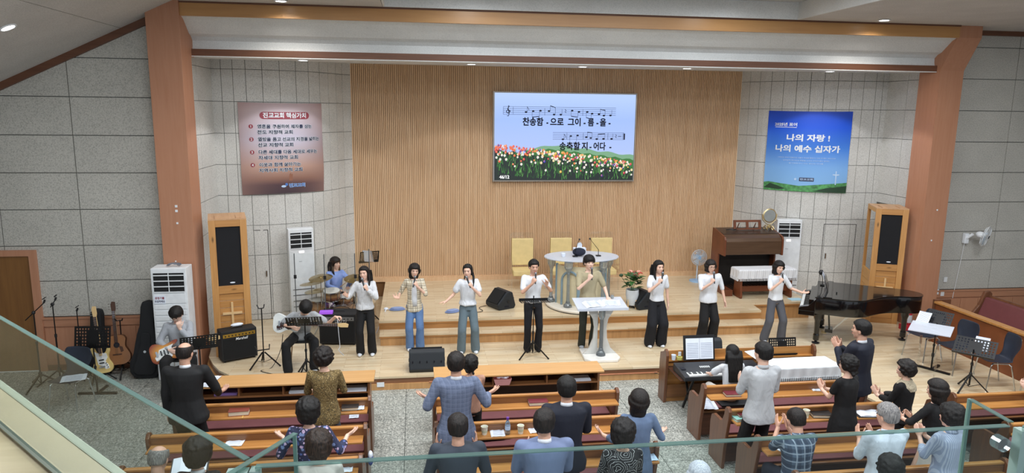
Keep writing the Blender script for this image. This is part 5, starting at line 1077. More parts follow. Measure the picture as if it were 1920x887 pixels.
# ================================================================ DRUMS
t_ = NT('drum_burst'); c = t_.n('TexCoord'); s_ = t_.n('SeparateXYZ'); t_.t.links.new(c.outputs['Generated'], s_.inputs[0]); r_ = t_.ramp(s_.outputs[2], [(.0, srgb('2c1418')), (.35, srgb('7a4a34')), (.55, srgb('a07850')), (1, srgb('2c1418'))]); MAT['drum_burst'] = t_.fin(r_, .15, 0, Coat_Weight=.8)
t = thing('drum_kit', 'brown sunburst drum kit with cymbals behind the clear screen', 'drum kit', (-1.62, 13.82, S)); CH = MAT['chrome']
def drum(c, r, h, ax, name, tilt=0):
    m = MB().lathe([(r, 0), (r, h)], (0, 0, 0), 28, ax); M_ = Mx.Translation(c) @ Mx.Rotation(tilt, 4, 'X'); o = m.build(name, MAT['drum_burst'], t, smooth=True); o.matrix_local = M_
    for hh in (0, h): a = MB().lathe([(r+.008, -.008), (r+.008, .008)], ((0, 0, hh) if ax == 'z' else (0, hh, 0)), 28, ax).build('hoop', CH, o, smooth=True)
    MB().lathe([(r-.004, h+.006), (r-.006, h+.009)], (0, 0, 0), 28, ax).build('drum_head', plain('head_white', 'd8d6cf', .6), o) if ax == 'z' else MB().lathe([(r-.006, -.01), (r-.004, -.007)], (0, 0, 0), 28, ax).build('drum_head', plain('head_amber', '8a6a4c', .4), o)
    for k in range(8):
        a = 2*pi*k/8; x, y = (r+.012)*cos(a), (r+.012)*sin(a); p0, p1 = ((x, y, .01), (x, y, h-.01)) if ax == 'z' else ((x, .01, y), (x, h-.01, y)); MB().tube([p0, p1], .006, 5).build('tension_rod', CH, o)
drum((.18, -.30, .31), .30, .42, 'y', 'bass_drum'); drum((-.02, .0, .68), .165, .17, 'z', 'rack_tom', rad(8)); drum((.20, .22, .55), .17, .12, 'z', 'snare_drum'); drum((-.30, .20, .32), .20, .30, 'z', 'floor_tom')
cy = MB().lathe([(.20, -.012), (.06, .008), (.03, .022), (.005, .026)], n=32).mesh('cymbal'); cy.materials.append(plain('brass', 'a08a58', .3, .9))
for x, y, z, tl, a in ((-.22, -.02, 1.12, .1, .3), (-.42, .12, .98, -.05, 0), (.42, .3, 1.02, .15, .6), (-.36, .3, .78, 0, 0)):
    o = share(cy, 'cymbal', t, (x, y, z)); o.rotation_euler = (tl, -.12, a); o.scale = (1.15,)*3
    MB().tube([(x, y, z+.03), (x, y, .2)], .009, 6).build('cymbal_pole', CH, t)
    for k in range(3): a_ = 2*pi*k/3+x; MB().bar((x, y, .28), (x+.2*cos(a_), y+.2*sin(a_), .01), .014, .01).build('stand_leg', CH, t)
MB().tube([(-.02, .02, .62), (.05, .05, .5), (.1, -.05, .58)], .012, 6).build('tom_arm', CH, t); MB().box(-.02, .08, -.42, -.36, .0, .2).build('kick_foot', CH, t)
t = thing('drum_stool', 'round black drum stool under the drummer', 'stool', (-1.52, 14.38, S)); MB().lathe([(.16, .48), (.17, .50), (.16, .55)], n=20).build('seat', BP, t); MB().tube([(0, 0, .5), (0, 0, .2)], .014, 8).build('post', CH, t)
for k in range(3): a_ = 2*pi*k/3; MB().bar((0, 0, .25), (.22*cos(a_), .22*sin(a_), .01), .016, .012).build('leg', CH, t)
t = thing('drum_screen', 'clear acrylic drum screen of hinged tall panels around the drum kit', 'screen', (0, 0, 0)); sp = [(-2.62, 13.95), (-2.26, 13.42), (-1.70, 13.30), (-1.14, 13.34), (-.90, 13.75), (-.82, 14.3)]
for a, b in zip(sp, sp[1:]): MB().bar((a[0], a[1], S+.85), (b[0], b[1], S+.85), .010, 1.68, up=(0, 0, 1)).build('acrylic_panel', ACR, t)
for x, y in sp[1:-1]:
    MB().box(x-.008, x+.008, y-.008, y+.008, S, S+1.68).build('hinge_rod', plain('hinge_grey', '6a6f73', .3, .5), t)
    MB().box(x-.02, x+.03, y-.02, y-.005, S+1.2, S+1.27).build('clamp', BP, t)
t = music_stand((-.93, 14.25, S), rad(200), 1.3, 'music stand with white sheet behind the drum screen', tilt=-20, w_=.4, hd=.26); put_sheets(None, (-.93, 14.2, S+1.33), rad(-20), 1, .2, .26, rad(160), 'white sheet standing behind the drum screen above the first singer')
o = MB().ell((0, 0, 0), (.05, .035, .03), 8, 6).tube([(0, -.02, 0), (-.1, -.3, -.2), (-.17, -.55, -.33)], .01, 5).build('white_cable_end', MAT['paper']); o.location = (-.60, 13.95, P+.035); tag(o, 'white plug with cord hanging over the left platform edge', 'cable')
for x, y, rz, lb in ((-.38, 13.98, .1, 'pale blue folded cloth lying on the platform beside the plaid shirt singer'), (.72, 13.72, .5, 'pale blue folded cloth lying on the platform behind the pony tailed singer')):
    m = MB(); 
    for k in range(3): m.ell((0, 0, .012+.016*k), (.17-.02*k, .11-.015*k, .012), 12, 4)
    o = m.build('folded_cloth', plain('cloth_blue', '8c9cc4', .9, bump=.4)); o.location = (x, y, P); o.rotation_euler = (0, 0, rz); tag(o, lb, 'cloth', 'folded blue cloths on the platform')
# ================================================================ KEYBOARDS AND THINGS ON THE KEYBOARD DESK
t = thing('digital_keyboard', 'black digital stage keyboard with white keys on the brown desk', 'keyboard', (4.66, 9.90, .60)); 
MB().prism([(-.24, 0), (-.26, .02), (-.26, .07), (-.10, .085), (.24, .125), (.25, .02), (.22, 0)], -.66, .66, 'x').build('body', plain('keyboard_body', '25272c', .45), t, bevel=.006)
m = MB(); mk = MB(); kw = 1.16/52
for k in range(52): x = -.58+k*kw; m.box(x+.0012, x+kw-.0012, -.24, -.10, .07, .092)
for k in range(51):
    if k % 7 in (0, 1, 3, 4, 5): x = -.58+(k+1)*kw; mk.box(x-.006, x+.006, -.19, -.10, .092, .104)
m.build('white_keys', MAT['guard_white'], t, kind='stuff'); mk.build('black_keys', GBK, t, kind='stuff')
for k in range(6): MB().box(-.30+k*.028, -.29+k*.028, .02, .08, .105, .118).build('slider', MAT['guard_white'], t)
MB().box(-.62, -.55, -.02, .10, .10, .108).build('pitch_wheel', INK, t)
for x in (-.5, .5): MB().bar((x, .15, 0), (x, -.2, -.58), .03, .03).bar((x, -.2, 0), (x, .15, -.58), .03, .03).build('stand_leg', BM, t)
t = thing('score_stand', 'open white score on a black board above the stage keyboard', 'music stand', (4.46, 10.22, .72)); o = MB().box(-.26, .26, -.006, .006, 0, .40).build('board', BP, t); o.rotation_euler = (rad(-12), 0, 0)
MB().bar((0, .03, .0), (0, .1, .2), .03, .02).build('prop', BM, t); put_sheets(None, (4.46, 10.205, .745), rad(-12), 2, .225, .33, 0, 'open double page of music on the black board above the keyboard')
drape(1.06, .42, .82, .17, MAT['lace_white'], 'lace_cloth', 'white cloth with lace border covering the instrument beside the keyboard', (5.90, 9.72, 0), .02, .04)
t = thing('covered_piano', 'dark upright instrument under the white lace cloth', 'piano', (5.90, 9.72, 0)); MB().box(-.52, .52, -.20, .20, .55, .80).build('body', BP, t); [MB().box(x, x+.05, -.18, .18, 0, .55).build('leg', BP, t) for x in (-.5, .45)]
put_sheets(None, (5.33, 9.9, .83), rad(-80), 1, .2, .26, .3, 'white sheet lying at the left end of the lace cloth')
for x, y, c_, lb, nm in ((4.05, 10.27, 'cup', 'white paper cup on the ledge at the left end of the keyboard desk', 0), (4.15, 10.28, 'tape', 'roll of yellow tape on the ledge of the keyboard desk', 1), (4.27, 10.28, 'tape', 'roll of green tape on the ledge of the keyboard desk', 2)):
    if nm == 0: o = MB().lathe([(.028, 0), (.038, .085), (.036, .085), (.026, .004)], n=14).build('paper_cup', MAT['paper'], smooth=True)
    else: o = MB().lathe([(.05, 0), (.05, .045), (.03, .045), (.03, 0)], n=18).build('tape_roll', plain('tape_yellow', 'b8b060', .5) if nm == 1 else plain('tape_green', '1f6a58', .5))
    o.location = (x, y, .722); tag(o, lb, c_)
for x, lb in ((4.17, 'white battery pack standing behind the yellow tape roll'), (4.28, 'white battery pack standing behind the green tape roll')): o = MB().box(-.022, .022, -.012, .012, 0, .11).build('white_box', MAT['paper'], bevel=.003); o.location = (x, 10.325, .722); tag(o, lb, 'box')
t = thing('piano_stool', 'bench the seated keyboard player sits on', 'stool', (4.62, 9.18, 0)); MB().box(-.30, .30, -.16, .16, .42, .48).build('seat', BP, t, bevel=.01); [MB().box(a, a+.03, b, b+.03, 0, .42).build('leg', BP, t) for a in (-.28, .25) for b in (-.14, .11)]
# ================================================================ SMALL THINGS ON THE PEWS
ZS = .737
def book(loc, rz, w_, d, h, cov, label, name='bible', rx=0):
    t = thing(name, label, 'book', loc, rz); t.rotation_euler = (rx, 0, rz); MB().box(-w_/2, w_/2, -d/2, d/2, 0, .006).box(-w_/2, w_/2, -d/2, d/2, h-.006, h).box(-w_/2, w_/2, d/2-.006, d/2, 0, h).build('cover', cov, t, bevel=.002); MB().box(-w_/2+.006, w_/2-.006, -d/2+.006, d/2-.006, .006, h-.006).build('pages', plain('page_edge', 'cfc6b4', .7), t); return t
wine, brn, blk_, teal = plain('cover_wine', '6a2630', .45, bump=.3), plain('cover_brown', '7a3a2e', .5, bump=.3), plain('cover_black', '25201f', .5, bump=.2), plain('cover_teal', '8cc4bb', .5)
t = book((-2.26, 8.90, ZS), .08, .25, .17, .06, brn, 'thick brown leather bible with ribbon on the first left pew shelf'); MB().box(.05, .06, -.16, -.08, .0, .003).build('ribbon', plain('ribbon_gold', 'd8b25a', .5), t)
book((-.87, 8.90, ZS), .03, .22, .16, .045, blk_, 'black bible at the right end of the first left pew shelf'); paper((-.74, 8.90, ZS+.01), .10, .15, .05, 'small white leaflet beside the black bible on the first left pew')
paper((-.86, 9.27, .462), .13, .13, .05, 'small white leaflet lying on the first left pew cushion'); paper((-2.12, 8.05, ZS+.004), .21, .15, -.1, 'white bulletin on the second left pew shelf'); paper((-.78, 7.30, ZS+.004), .15, .17, 0, 'white bulletin at the right end of the third left pew shelf')
paper((-2.84, 9.75, .855), .16, .40, -.15, 'white sheets on the left end of the left front desk')
for x, y, n, col, lb in ((-2.62, 9.75, 4, 'cloth_lilac', 'lilac folders inside the left front desk shelf'), (-1.62, 9.72, 3, 'paper', 'papers lying flat inside the left front desk, left of the gold shirted woman'), (-.86, 9.70, 4, 'paper', 'papers stacked in the right compartment of the left front desk'), (2.40, 9.75, 3, 'paper', 'sheets stacked in the right compartment of the middle front desk')):
    t = thing('paper_stack', lb, 'paper', (x, y, .68)); [MB().box(-.15+R.uniform(-.01, .01), .15, -.1, .1, .006*k, .006*k+.005).build('sheet', plain('cloth_lilac', '8d72b8', .6) if col == 'cloth_lilac' else MAT[col], t) for k in range(n)]
t = thing('wicker_basket', 'pink plastic basket filled with cables inside the middle front desk', 'basket', (1.22, 9.63, .70)); m = MB(); MB().add([(-.10,-.07,0),(.10,-.07,0),(.10,.07,0),(-.10,.07,0),(-.13,-.09,.10),(.13,-.09,.10),(.13,.09,.10),(-.13,.09,.10)], [(3,2,1,0),(0,1,5,4),(1,2,6,5),(2,3,7,6),(3,0,4,7)]).build('basket_body', plain('basket_pink', 'd69a98', .6), t)
m = MB(); [m.ell((R.uniform(-.08, .08), R.uniform(-.05, .05), .09+R.uniform(0, .02)), (.035, .03, .02), 8, 5) for _ in range(9)]; m.build('contents', plain('content_pale', 'c9c4cf', .6), t, kind='stuff')
book((1.60, 8.80, ZS), .0, .26, .19, .05, wine, 'wine red bible on the first middle pew shelf'); book((4.34, 8.79, ZS), -.05, .22, .17, .04, wine, 'dark red bible on the first right pew shelf')
book((4.10, 8.02, ZS), .15, .19, .14, .035, teal, 'pale teal book under a small red one on the second right pew', 'book'); book((4.14, 8.05, ZS+.036), .1, .13, .10, .03, wine, 'small dark red book on the teal book of the second right pew', 'book'); book((5.20, 8.01, ZS), -.15, .26, .18, .045, blk_, 'dark bible beside the paper cup on the second right pew')
def cup(loc, label):
    t = thing('paper_cup', label, 'cup', loc, 0, 'paper cups on the pew shelves'); MB().lathe([(.030, 0), (.042, .10), (.044, .103), (.040, .10), (.028, .006)], n=16).build('cup', plain('cup_white', 'dcdccf', .6), t, smooth=True); MB().lathe([(.0345, .03), (.0385, .06)], n=16).build('printed_band', plain('cup_print', 'b9bfa8', .6), t)
cup((.80, 7.96, ZS), 'white paper cup, the left of two on the second middle pew shelf'); cup((1.24, 7.94, ZS), 'white paper cup, the right of two on the second middle pew shelf'); cup((4.98, 7.98, ZS), 'white paper cup on the second right pew shelf')
t = thing('water_bottle', 'clear plastic bottle with purple cap on the second middle pew shelf', 'bottle', (1.08, 7.94, ZS)); MB().lathe([(.03, 0), (.033, .02), (.033, .12), (.026, .15), (.013, .175), (.013, .19)], n=16).build('bottle_body', plain('pet', 'b9c4cc', .1, Transmission_Weight=.85), t, smooth=True); MB().lathe([(.017, .185), (.017, .215)], n=12).build('cap', plain('cap_purple', '6a3fa0', .4), t); MB().lathe([(.0335, .06), (.0335, .11)], n=16).build('wrap_label', MAT['print_pale'], t)
paper((.96, 7.97, ZS+.004), .17, .20, .0, 'printed bulletin between the cup and bottle on the second middle pew'); paper((1.42, 8.0, ZS+.004), .14, .16, .1, 'white leaflet right of the cups on the second middle pew'); paper((2.61, 7.16, ZS+.006), .14, .16, .02, 'pale teal leaflet at the right end of the third middle pew shelf', mat='print_pale')
t = thing('folded_umbrella', 'black folded umbrella lying on the second middle pew seat', 'umbrella', (.92, 8.35, .485)); MB().tube([(-.24, 0, 0), (-.1, 0, .005), (.18, .02, 0)], [.028, .035, .03], 10).build('canopy', MAT['black_cloth'], t); MB().tube([(.18, .02, 0), (.26, .03, 0)], .015, 8).build('handle', BP, t)
paper((4.14, 9.10, .47), .22, .36, -.15, 'open printed booklet hanging over the first right pew seat', curl=.02); paper((4.22, 7.22, ZS+.004), .15, .20, .3, 'white sheet before the plaid shirted man on the third right pew'); paper((5.66, 8.83, ZS+.004), .18, .12, -.2, 'white edged tablet beside the woman in the black dress')
t = thing('open_bible', 'open bible with black cover on the second right pew shelf', 'book', (5.86, 7.98, ZS), -.08); MB().box(-.19, .17, -.11, .11, 0, .005).build('cover', blk_, t)
for s_ in (-1, 1): MB().add([(0, -.1, .006), (s_*.16, -.1, .012), (s_*.16, .1, .012), (0, .1, .006), (0, -.1, .02), (s_*.08, -.1, .032), (s_*.16, -.1, .02), (0, .1, .02), (s_*.08, .1, .032), (s_*.16, .1, .02)], [(4,5,8,7),(5,6,9,8),(0,1,6,5,4),(3,7,8,9,2),(1,2,9,6)]).build('page_block', MAT['paper'], t)
t = thing('tied_bag', 'blue and white tied bag hanging on the left pew end in the aisle', 'bag', (-.57, 8.1, .42)); MB().ell((0, 0, 0), (.035, .05, .08), 10, 8).build('bag', plain('bag_blue', '4a5a9c', .6), t, smooth=True); MB().ell((0, 0, .06), (.03, .045, .05), 10, 8).build('tie', MAT['paper'], t, smooth=True)
# ================================================================ GALLERY PARAPET AND GLASS RAIL
RG, GE = MAT['rail_glass'], MAT['glass_edge']
u = V((-.65, .69, 0)).normalized(); nrm = V((.69, .65, 0)).normalized()   # along the left gallery front; towards the hall
A0 = V((-.22, .89, 0)); zp = 3.88
par = thing('gallery_parapet', 'pale wooden parapet of the gallery in the lower left corner', 'parapet', (0, 0, 0))
def slab(a, b, o0, o1, z0, z1, name, mat, parent, bevel=0):
    vs = []
    for z in (z0, z1):
        for p, o_ in ((a, o0), (b, o0), (b, o1), (a, o1)): q = p+nrm*o_; vs.append((q.x, q.y, z))
    return MB().add(vs, [(3,2,1,0),(4,5,6,7),(0,1,5,4),(1,2,6,5),(2,3,7,6),(3,0,4,7)]).build(name, mat, parent, bevel=bevel)
A1 = A0+u*3.2; plain('parapet_wood', 'c9b894', .45, var=.04); plain('parapet_lip', 'b9c0aa', .4, var=.03)
slab(A0, A1, .0, .066, zp-.06, zp, 'top_board', MAT['parapet_wood'], par); slab(A0, A1, .066, .086, zp-.07, zp+.002, 'outer_lip', MAT['parapet_lip'], par, .004)
slab(A0, A1, -.45, -.010, zp-.06, zp-.002, 'inner_board', wood('inner_pale', 'b79f78', 'd0bb95', 'x', .6, .4), par); slab(A0, A1, -.010, .002, zp-.05, zp+.004, 'glass_channel', plain('channel', '9a9c90', .3, .5), par); slab(A0, A1, .03, .07, zp-1.0, zp-.06, 'fascia_board', MAT['parapet_wood'], par)
MB().box(-.3, 1.3, .93, 1.08, zp-.9, zp).build('front_top_board', MAT['parapet_wood'], par)
g = thing('glass_railing', 'green edged glass railing of the gallery crossing the foreground', 'railing', (0, 0, 0)); zt = 4.15
def pane(a, b, z0, z1, nm='glass_pane', th=.008):
    MB().bar((a[0], a[1], (z0+z1)/2), (b[0], b[1], (z0+z1)/2), th, z1-z0).build(nm, RG, g); MB().bar((a[0], a[1], z1), (b[0], b[1], z1), th+.0005, .0015).build('polished_top_edge', GE, g)
def vedge(p, z0, z1, r=.003): MB().box(p[0]-r, p[0]+r, p[1]-r, p[1]+r, z0, z1).build('polished_side_edge', MAT['glass_edge_light'], g)
pane((-.205, .87), (.865, .87), zp-.06, zt, th=.009)
b1 = A1; pane((A0.x, A0.y), (b1.x, b1.y), zp+.005, zt); pane((.885, .865), (1.5, .25), zp-.06, zt)
pane((-.30, .74), (-.17, .96), zp-.06, zt, 'glass_fin'); pane((.88, .88), (.885, .965), zp-.06, zt, 'glass_fin'); vedge((-.171, .957), zp-.06, zt, .0025); vedge((.885, .966), zp-.06, zt, .0025)
for x, y in ((-.232, .872), (.885, .868)):
    for k, (dx, dy) in enumerate(((0, 0), (.014, .0), (.028, .003))): MB().box(x+dx-.008, x+dx+.004, y+dy-.012, y+dy+.004, zp-.06, zt-.004).build('corner_fin', plain('fin_glass', 'b3d0c8', .15, Transmission_Weight=.2), g)
MB().lathe([(.011, -.008), (.011, .008)], (.862, .875, zt-.030), 14, 'y').build('glass_fixing', MAT['acrylic_grey'], g)
o = MB().prism([(0, .018), (.018, 0), (0, -.018), (-.018, 0)], -.001, .001, 'y').build('etched_diamond_mark', MAT['glass_edge_light'], g); o.location = (.925, .82, zt-.03); o.rotation_euler = (0, 0, rad(-45))
# ================================================================ PEOPLE
def skinmat(name, col):
    t = NT(name); v = t.obj(); c = t.ramp(t.noise(v, 6, 3), [(.3, tuple(x*.93 for x in srgb(col)[:3])+(1,)), (.7, srgb(col))]); MAT[name] = t.fin(c, .5, 0, Subsurface_Weight=.08, Subsurface_Radius=(.01, .004, .002)); return MAT[name]
SK = [skinmat('skin_a', 'e0b7a2'), skinmat('skin_b', 'd3a58e'), skinmat('skin_c', 'e4bfac')]
def hairmat(name, a, b):
    t = NT(name); v = t.obj((90, 90, 12)); n = t.noise(v, 1.2, 3); MAT[name] = t.fin(t.ramp(n, [(.38, srgb(a)), (.66, srgb(b))]), .6, 0, Specular_IOR_Level=.35); t.bump(n, .8, .004); return MAT[name]
HB, HBR, HG, HW, HD = hairmat('hair_black', '060506', '1b1817'), hairmat('hair_brown', '120c0a', '36281f'), hairmat('hair_grey', '5d5c5e', '93908e'), hairmat('hair_white', 'a9adba', 'd2d5e0'), hairmat('hair_dark', '090708', '261e1b')
def cloth(name, col, rough=.85, wr=.5, ws=9):
    if name in MAT: return MAT[name]
    t = NT(name); v = t.obj((1, 1, .55)); n = t.noise(v, ws, 3, .55, .8); c = srgb(col)
    m = t.ramp(n, [(.3, tuple(x*.9 for x in c[:3])+(1,)), (.7, c)]); t.bump(n, wr, .03); MAT[name] = t.fin(m, rough, 0, Sheen_Weight=.0); return t.m
def checked(name, base, line1, line2, s=16, th=.78, mode='check'):
    t = NT(name); c = t.n('TexCoord'); sp = t.n('SeparateXYZ'); t.t.links.new(c.outputs['Object'], sp.inputs[0])
    a = t.math('ADD', sp.outputs[0], t.math('MULTIPLY', sp.outputs[1], .0 if mode == 'stripe' else .35))
    def band(x, f, ph, th_): return t.math('GREATER_THAN', t.math('SINE', t.math('MULTIPLY_ADD', x, f, ph)), th_)
    f = s*2*pi; col = srgb(base)
    col = t.mix(t.math('MULTIPLY', band(a, f, 0, th), .65), col, srgb(line1)); 
    if mode != 'stripe':
        col = t.mix(t.math('MULTIPLY', band(sp.outputs[2], f, 0, th), .65), col, srgb(line1))
        if line2: col = t.mix(t.math('MULTIPLY', band(a, f, 2.4, .9), .7), col, srgb(line2)); col = t.mix(t.math('MULTIPLY', band(sp.outputs[2], f, 2.4, .9), .7), col, srgb(line2))
    n = t.noise(t.obj((1, 1, .55)), 9, 3, .55, .8); t.bump(n, .45, .03); MAT[name] = t.fin(col, .85); return t.m
def blobs(name, base, cols, scale=18, thr=.25, rnd=1.):
    t = NT(name); v = t.obj((1, 1, 1)); w_ = t.n('TexNoise'); t.set(w_.inputs[0], v); w_.inputs['Scale'].default_value = 14; ad = t.n('VectorMath', operation='MULTIPLY_ADD'); t.t.links.new(w_.outputs[1], ad.inputs[0]); ad.inputs[1].default_value = (.05,)*3; t.set(ad.inputs[2], v)
    vo = t.n('TexVoronoi'); t.t.links.new(ad.outputs[0], vo.inputs['Vector']); vo.inputs['Scale'].default_value = scale; vo.inputs['Randomness'].default_value = rnd
    pick = t.ramp(vo.outputs['Color'], [(i/len(cols), srgb(c)) for i, c in enumerate(cols)], 'CONSTANT'); f = t.math('LESS_THAN', vo.outputs['Distance'], thr)
    t.bump(t.noise(v, 9, 3, .55, .8), .4, .03); MAT[name] = t.fin(t.mix(f, srgb(base), pick), .85); return t.m
cloth('c_white', 'dfe3ea'); cloth('c_offwhite', 'd6d8dc', wr=.8, ws=14); cloth('c_black', '101013', wr=.35); cloth('c_navyblack', '10121a', wr=.35); cloth('c_suit', '0f1013', .8, .25, 5); cloth('c_navy', '151a2a', .8, .25, 5); cloth('c_khaki', 'a99f82', wr=.45); cloth('c_olive', '2e3128', wr=.3); cloth('c_grey', 'a7abb0', wr=.5); cloth('c_greypants', '50525a', wr=.35); cloth('c_denim', '5f7fae', wr=.4); cloth('c_denim_dark', '64757f', wr=.45)
cloth('c_blue', '8aa2de'); cloth('c_hood', 'a3a8b0', wr=.6); cloth('c_tunic', '5f7290', wr=.45, ws=7); cloth('c_bluegrey', '6c7a9c', .85, .3, 6); cloth('c_darkgrey', '323a46', .85, .25, 6); cloth('c_peach', 'b98d78', wr=.5); cloth('c_pale', 'c4c0ba', wr=.4); cloth('c_shirtwhite', 'cdd6e4', wr=.9, ws=7); cloth('c_shirtpale', 'b9bcc0', wr=.8, ws=8)
checked('c_jacket', '66718a', '5a657f', '727d97', 18, .8); checked('c_checkshirt', 'd5cdba', 'a8977a', '6e6352', 12, .86); checked('c_plaid', '5a6b82', '303b50', 'a9b7c9', 11, .35); checked('c_stripe', '8e9ab4', 'b9c2d4', None, 55, .1, 'stripe')
blobs('c_gold', '6d5a36', ['8f7b4e', '3b3424', 'a58f63', '57503a'], 70, .4); blobs('c_floral', '272c48', ['9a86b4', '6d7ea8', 'b9a4c4', '4c5e96'], 24, .42)
def roses():
    t = NT('c_roses'); v = t.obj(); w_ = t.n('TexNoise'); t.set(w_.inputs[0], v); w_.inputs['Scale'].default_value = 12; ad = t.n('VectorMath', operation='MULTIPLY_ADD'); t.t.links.new(w_.outputs[1], ad.inputs[0]); ad.inputs[1].default_value = (.06,)*3; t.set(ad.inputs[2], v)
    vo = t.n('TexVoronoi'); t.t.links.new(ad.outputs[0], vo.inputs['Vector']); vo.inputs['Scale'].default_value = 7; s_ = t.math('SINE', t.math('MULTIPLY', vo.outputs['Distance'], 42.)); f = t.math('GREATER_THAN', s_, .86)
    MAT['c_roses'] = t.fin(t.mix(f, srgb('121217'), srgb('a9abae')), .8)
roses()
def cone(m, p0, p1, r0, r1, n=10, sy=1., up=None):
    """tapered limb with rounded ends"""
    p0, p1 = V(p0), V(p1); a = p1-p0; L = a.length; a = a.normalized(); x = a.cross(V(up) if up is not None else (V((0,0,1)) if abs(a.z) < .9 else V((0,1,0)))).normalized(); y = a.cross(x); vs = []; fs = []
    prof = [(-.86*r0, .5*r0), (-.5*r0, .86*r0), (0, r0), (L, r1), (L+.5*r1, .86*r1), (L+.86*r1, .5*r1)]
    for h, r in prof:
        for k in range(n): t = 2*pi*k/n; vs.append(p0+a*h+(x*cos(t)+y*sin(t)*sy)*r)
    for i in range(len(prof)-1):
        for k in range(n): fs.append((i*n+k, i*n+(k+1)%n, (i+1)*n+(k+1)%n, (i+1)*n+k))
    fs += [tuple(range(n))[::-1], tuple((len(prof)-1)*n+k for k in range(n))]; m.add(vs, fs)
def loft(m, rings, n=18):
    """rings: (centre, ux, uy, rx, ry)"""
    vs = []; fs = []
    for c, ux, uy, rx, ry in rings:
        for k in range(n):
            t = 2*pi*k/n; ct, st_ = cos(t), sin(t); e = .82; vs.append(c+ux*(rx*math.copysign(abs(ct)**e, ct))+uy*(ry*math.copysign(abs(st_)**e, st_)))
    for i in range(len(rings)-1):
        for k in range(n): fs.append((i*n+k, i*n+(k+1)%n, (i+1)*n+(k+1)%n, (i+1)*n+k))
    fs += [tuple(range(n))[::-1], tuple((len(rings)-1)*n+k for k in range(n))]; m.add(vs, fs)
def remesh(m, name, vox, mat, parent, dec=.5, sm=2, fold=0, fs=9., pleat=True):
    me = m.mesh(name)
    me = bake(me, [('REMESH', dict(mode='VOXEL', voxel_size=vox)), ('SMOOTH', dict(factor=.5, iterations=sm))]+([('DECIMATE', dict(ratio=dec))] if dec < 1 else []))
    if fold:
        no = [v.normal.copy() for v in me.vertices]
        for v, n_ in zip(me.vertices, no):
            c = v.co
            if name == 'blouse' and abs(c.x) < .2 and pleat: v.co = c = c+n_*(.0045*sin(46*atan2(c.x, c.y-.02)))*min(1, max(0, (1.32-c.z)*8))
            f = noise.noise(V((c.x*fs, c.y*fs, c.z*fs*.5)))+.5*noise.noise(V((c.x*fs*2.3, c.y*fs*2.3, c.z*fs*1.1+7))); v.co = c+n_*(fold*f)
    me.materials.clear(); me.materials.append(mat); [setattr(p, 'use_smooth', True) for p in me.polygons]; me.name = name
    return share(me, name, parent)
def ik(S_, W_, a, b, hint):
    S_, W_, hint = V(S_), V(W_), V(hint); d = W_-S_; L = min(d.length, (a+b)*.995); d = d.normalized(); W_ = S_+d*L; x = (a*a-b*b+L*L)/(2*L); h = math.sqrt(max(0, a*a-x*x)); hp = (hint-d*hint.dot(d)); hp = hp.normalized() if hp.length > 1e-4 else V((0, -1, 0)); return S_+d*x+hp*h, W_
def hand(m, W_, d, n, side, curl=.3, spread=.12, s=1., thumb=.6):
    """wrist, finger direction, palm normal; side +1 right hand, -1 left"""
    d = V(d).normalized(); n = V(n); n = (n-d*n.dot(d)).normalized(); x = d.cross(n)*side      # towards the thumb
    W_ = V(W_); R_ = lambda v, ax, a: Mx.Rotation(a, 3, ax) @ v
    loft(m, [(W_+d*h*s, x, n, rx*s, ry*s) for h, rx, ry in ((-.02, .024, .02), (.01, .028, .018), (.04, .038, .016), (.075, .042, .015), (.092, .038, .012))], 10)
    for k, (off, L, r) in enumerate(((.030, .072, .0098), (.010, .080, .0100), (-.011, .075, .0096), (-.030, .060, .0088))):
        p = W_+d*.082*s+x*off*s; ax = d.cross(n).normalized(); dd = (d+x*(off/.03)*spread).normalized(); c = curl*(1+.12*k)
        for j, (f, rr) in enumerate(((.45, 1.), (.30, .93), (.25, .85))):
            dd = R_(dd, ax, c*(.75 if j == 0 else 1.05)); q = p+dd*L*f*s; cone(m, p, q, r*rr*s, r*rr*.92*s, 8); p = q
    ax = d.cross(n).normalized(); p = W_+d*.022*s+x*.026*s+n*.004*s; dd = (d*.62+x*(.75*thumb+.2)+n*.35).normalized()
    for f, rr in ((.045, .0135), (.034, .011), (.028, .0095)):
        q = p+dd*f*s; cone(m, p, q, rr*s, rr*.9*s, 8); p = q; dd = (dd+d*.25+n*curl*.35).normalized()
SPHC = {}
def head_frame(N, hp, hy, hr=0, lean=0): return Mx.Rotation(hy, 3, 'Z') @ Mx.Rotation(-hp-lean, 3, 'X') @ Mx.Rotation(hr, 3, 'Y')
def face(m, N, C, H, s, fem):
    P_ = lambda x, y, z: C+H @ V((x, y, z))*s
    def el(c, r): m.ell(P_(*c), [q*s for q in r], 14, 9, H)
    el((0, -.008, .032), (.076, .094, .088)); el((0, .022, -.03), (.060 if not fem else .057, .068, .078)); el((0, .052, -.088), (.026, .024, .022))
    el((0, .040, -.012), (.066, .056, .05)); cone(m, P_(0, .083, .018), P_(0, .098, -.018), .009*s, .012*s, 8); el((0, .096, -.022), (.014, .012, .009)); el((0, .082, -.052), (.024, .012, .013)); el((0, .082, .038), (.045, .01, .012))
    for q in (-1, 1): el((q*.076, -.004, -.008), (.010, .018, .030)); el((q*.071, .002, -.01), (.012, .012, .02))
    cone(m, N, P_(0, -.02, -.04), .056*s if not fem else .048*s, .052*s if not fem else .045*s, 12)
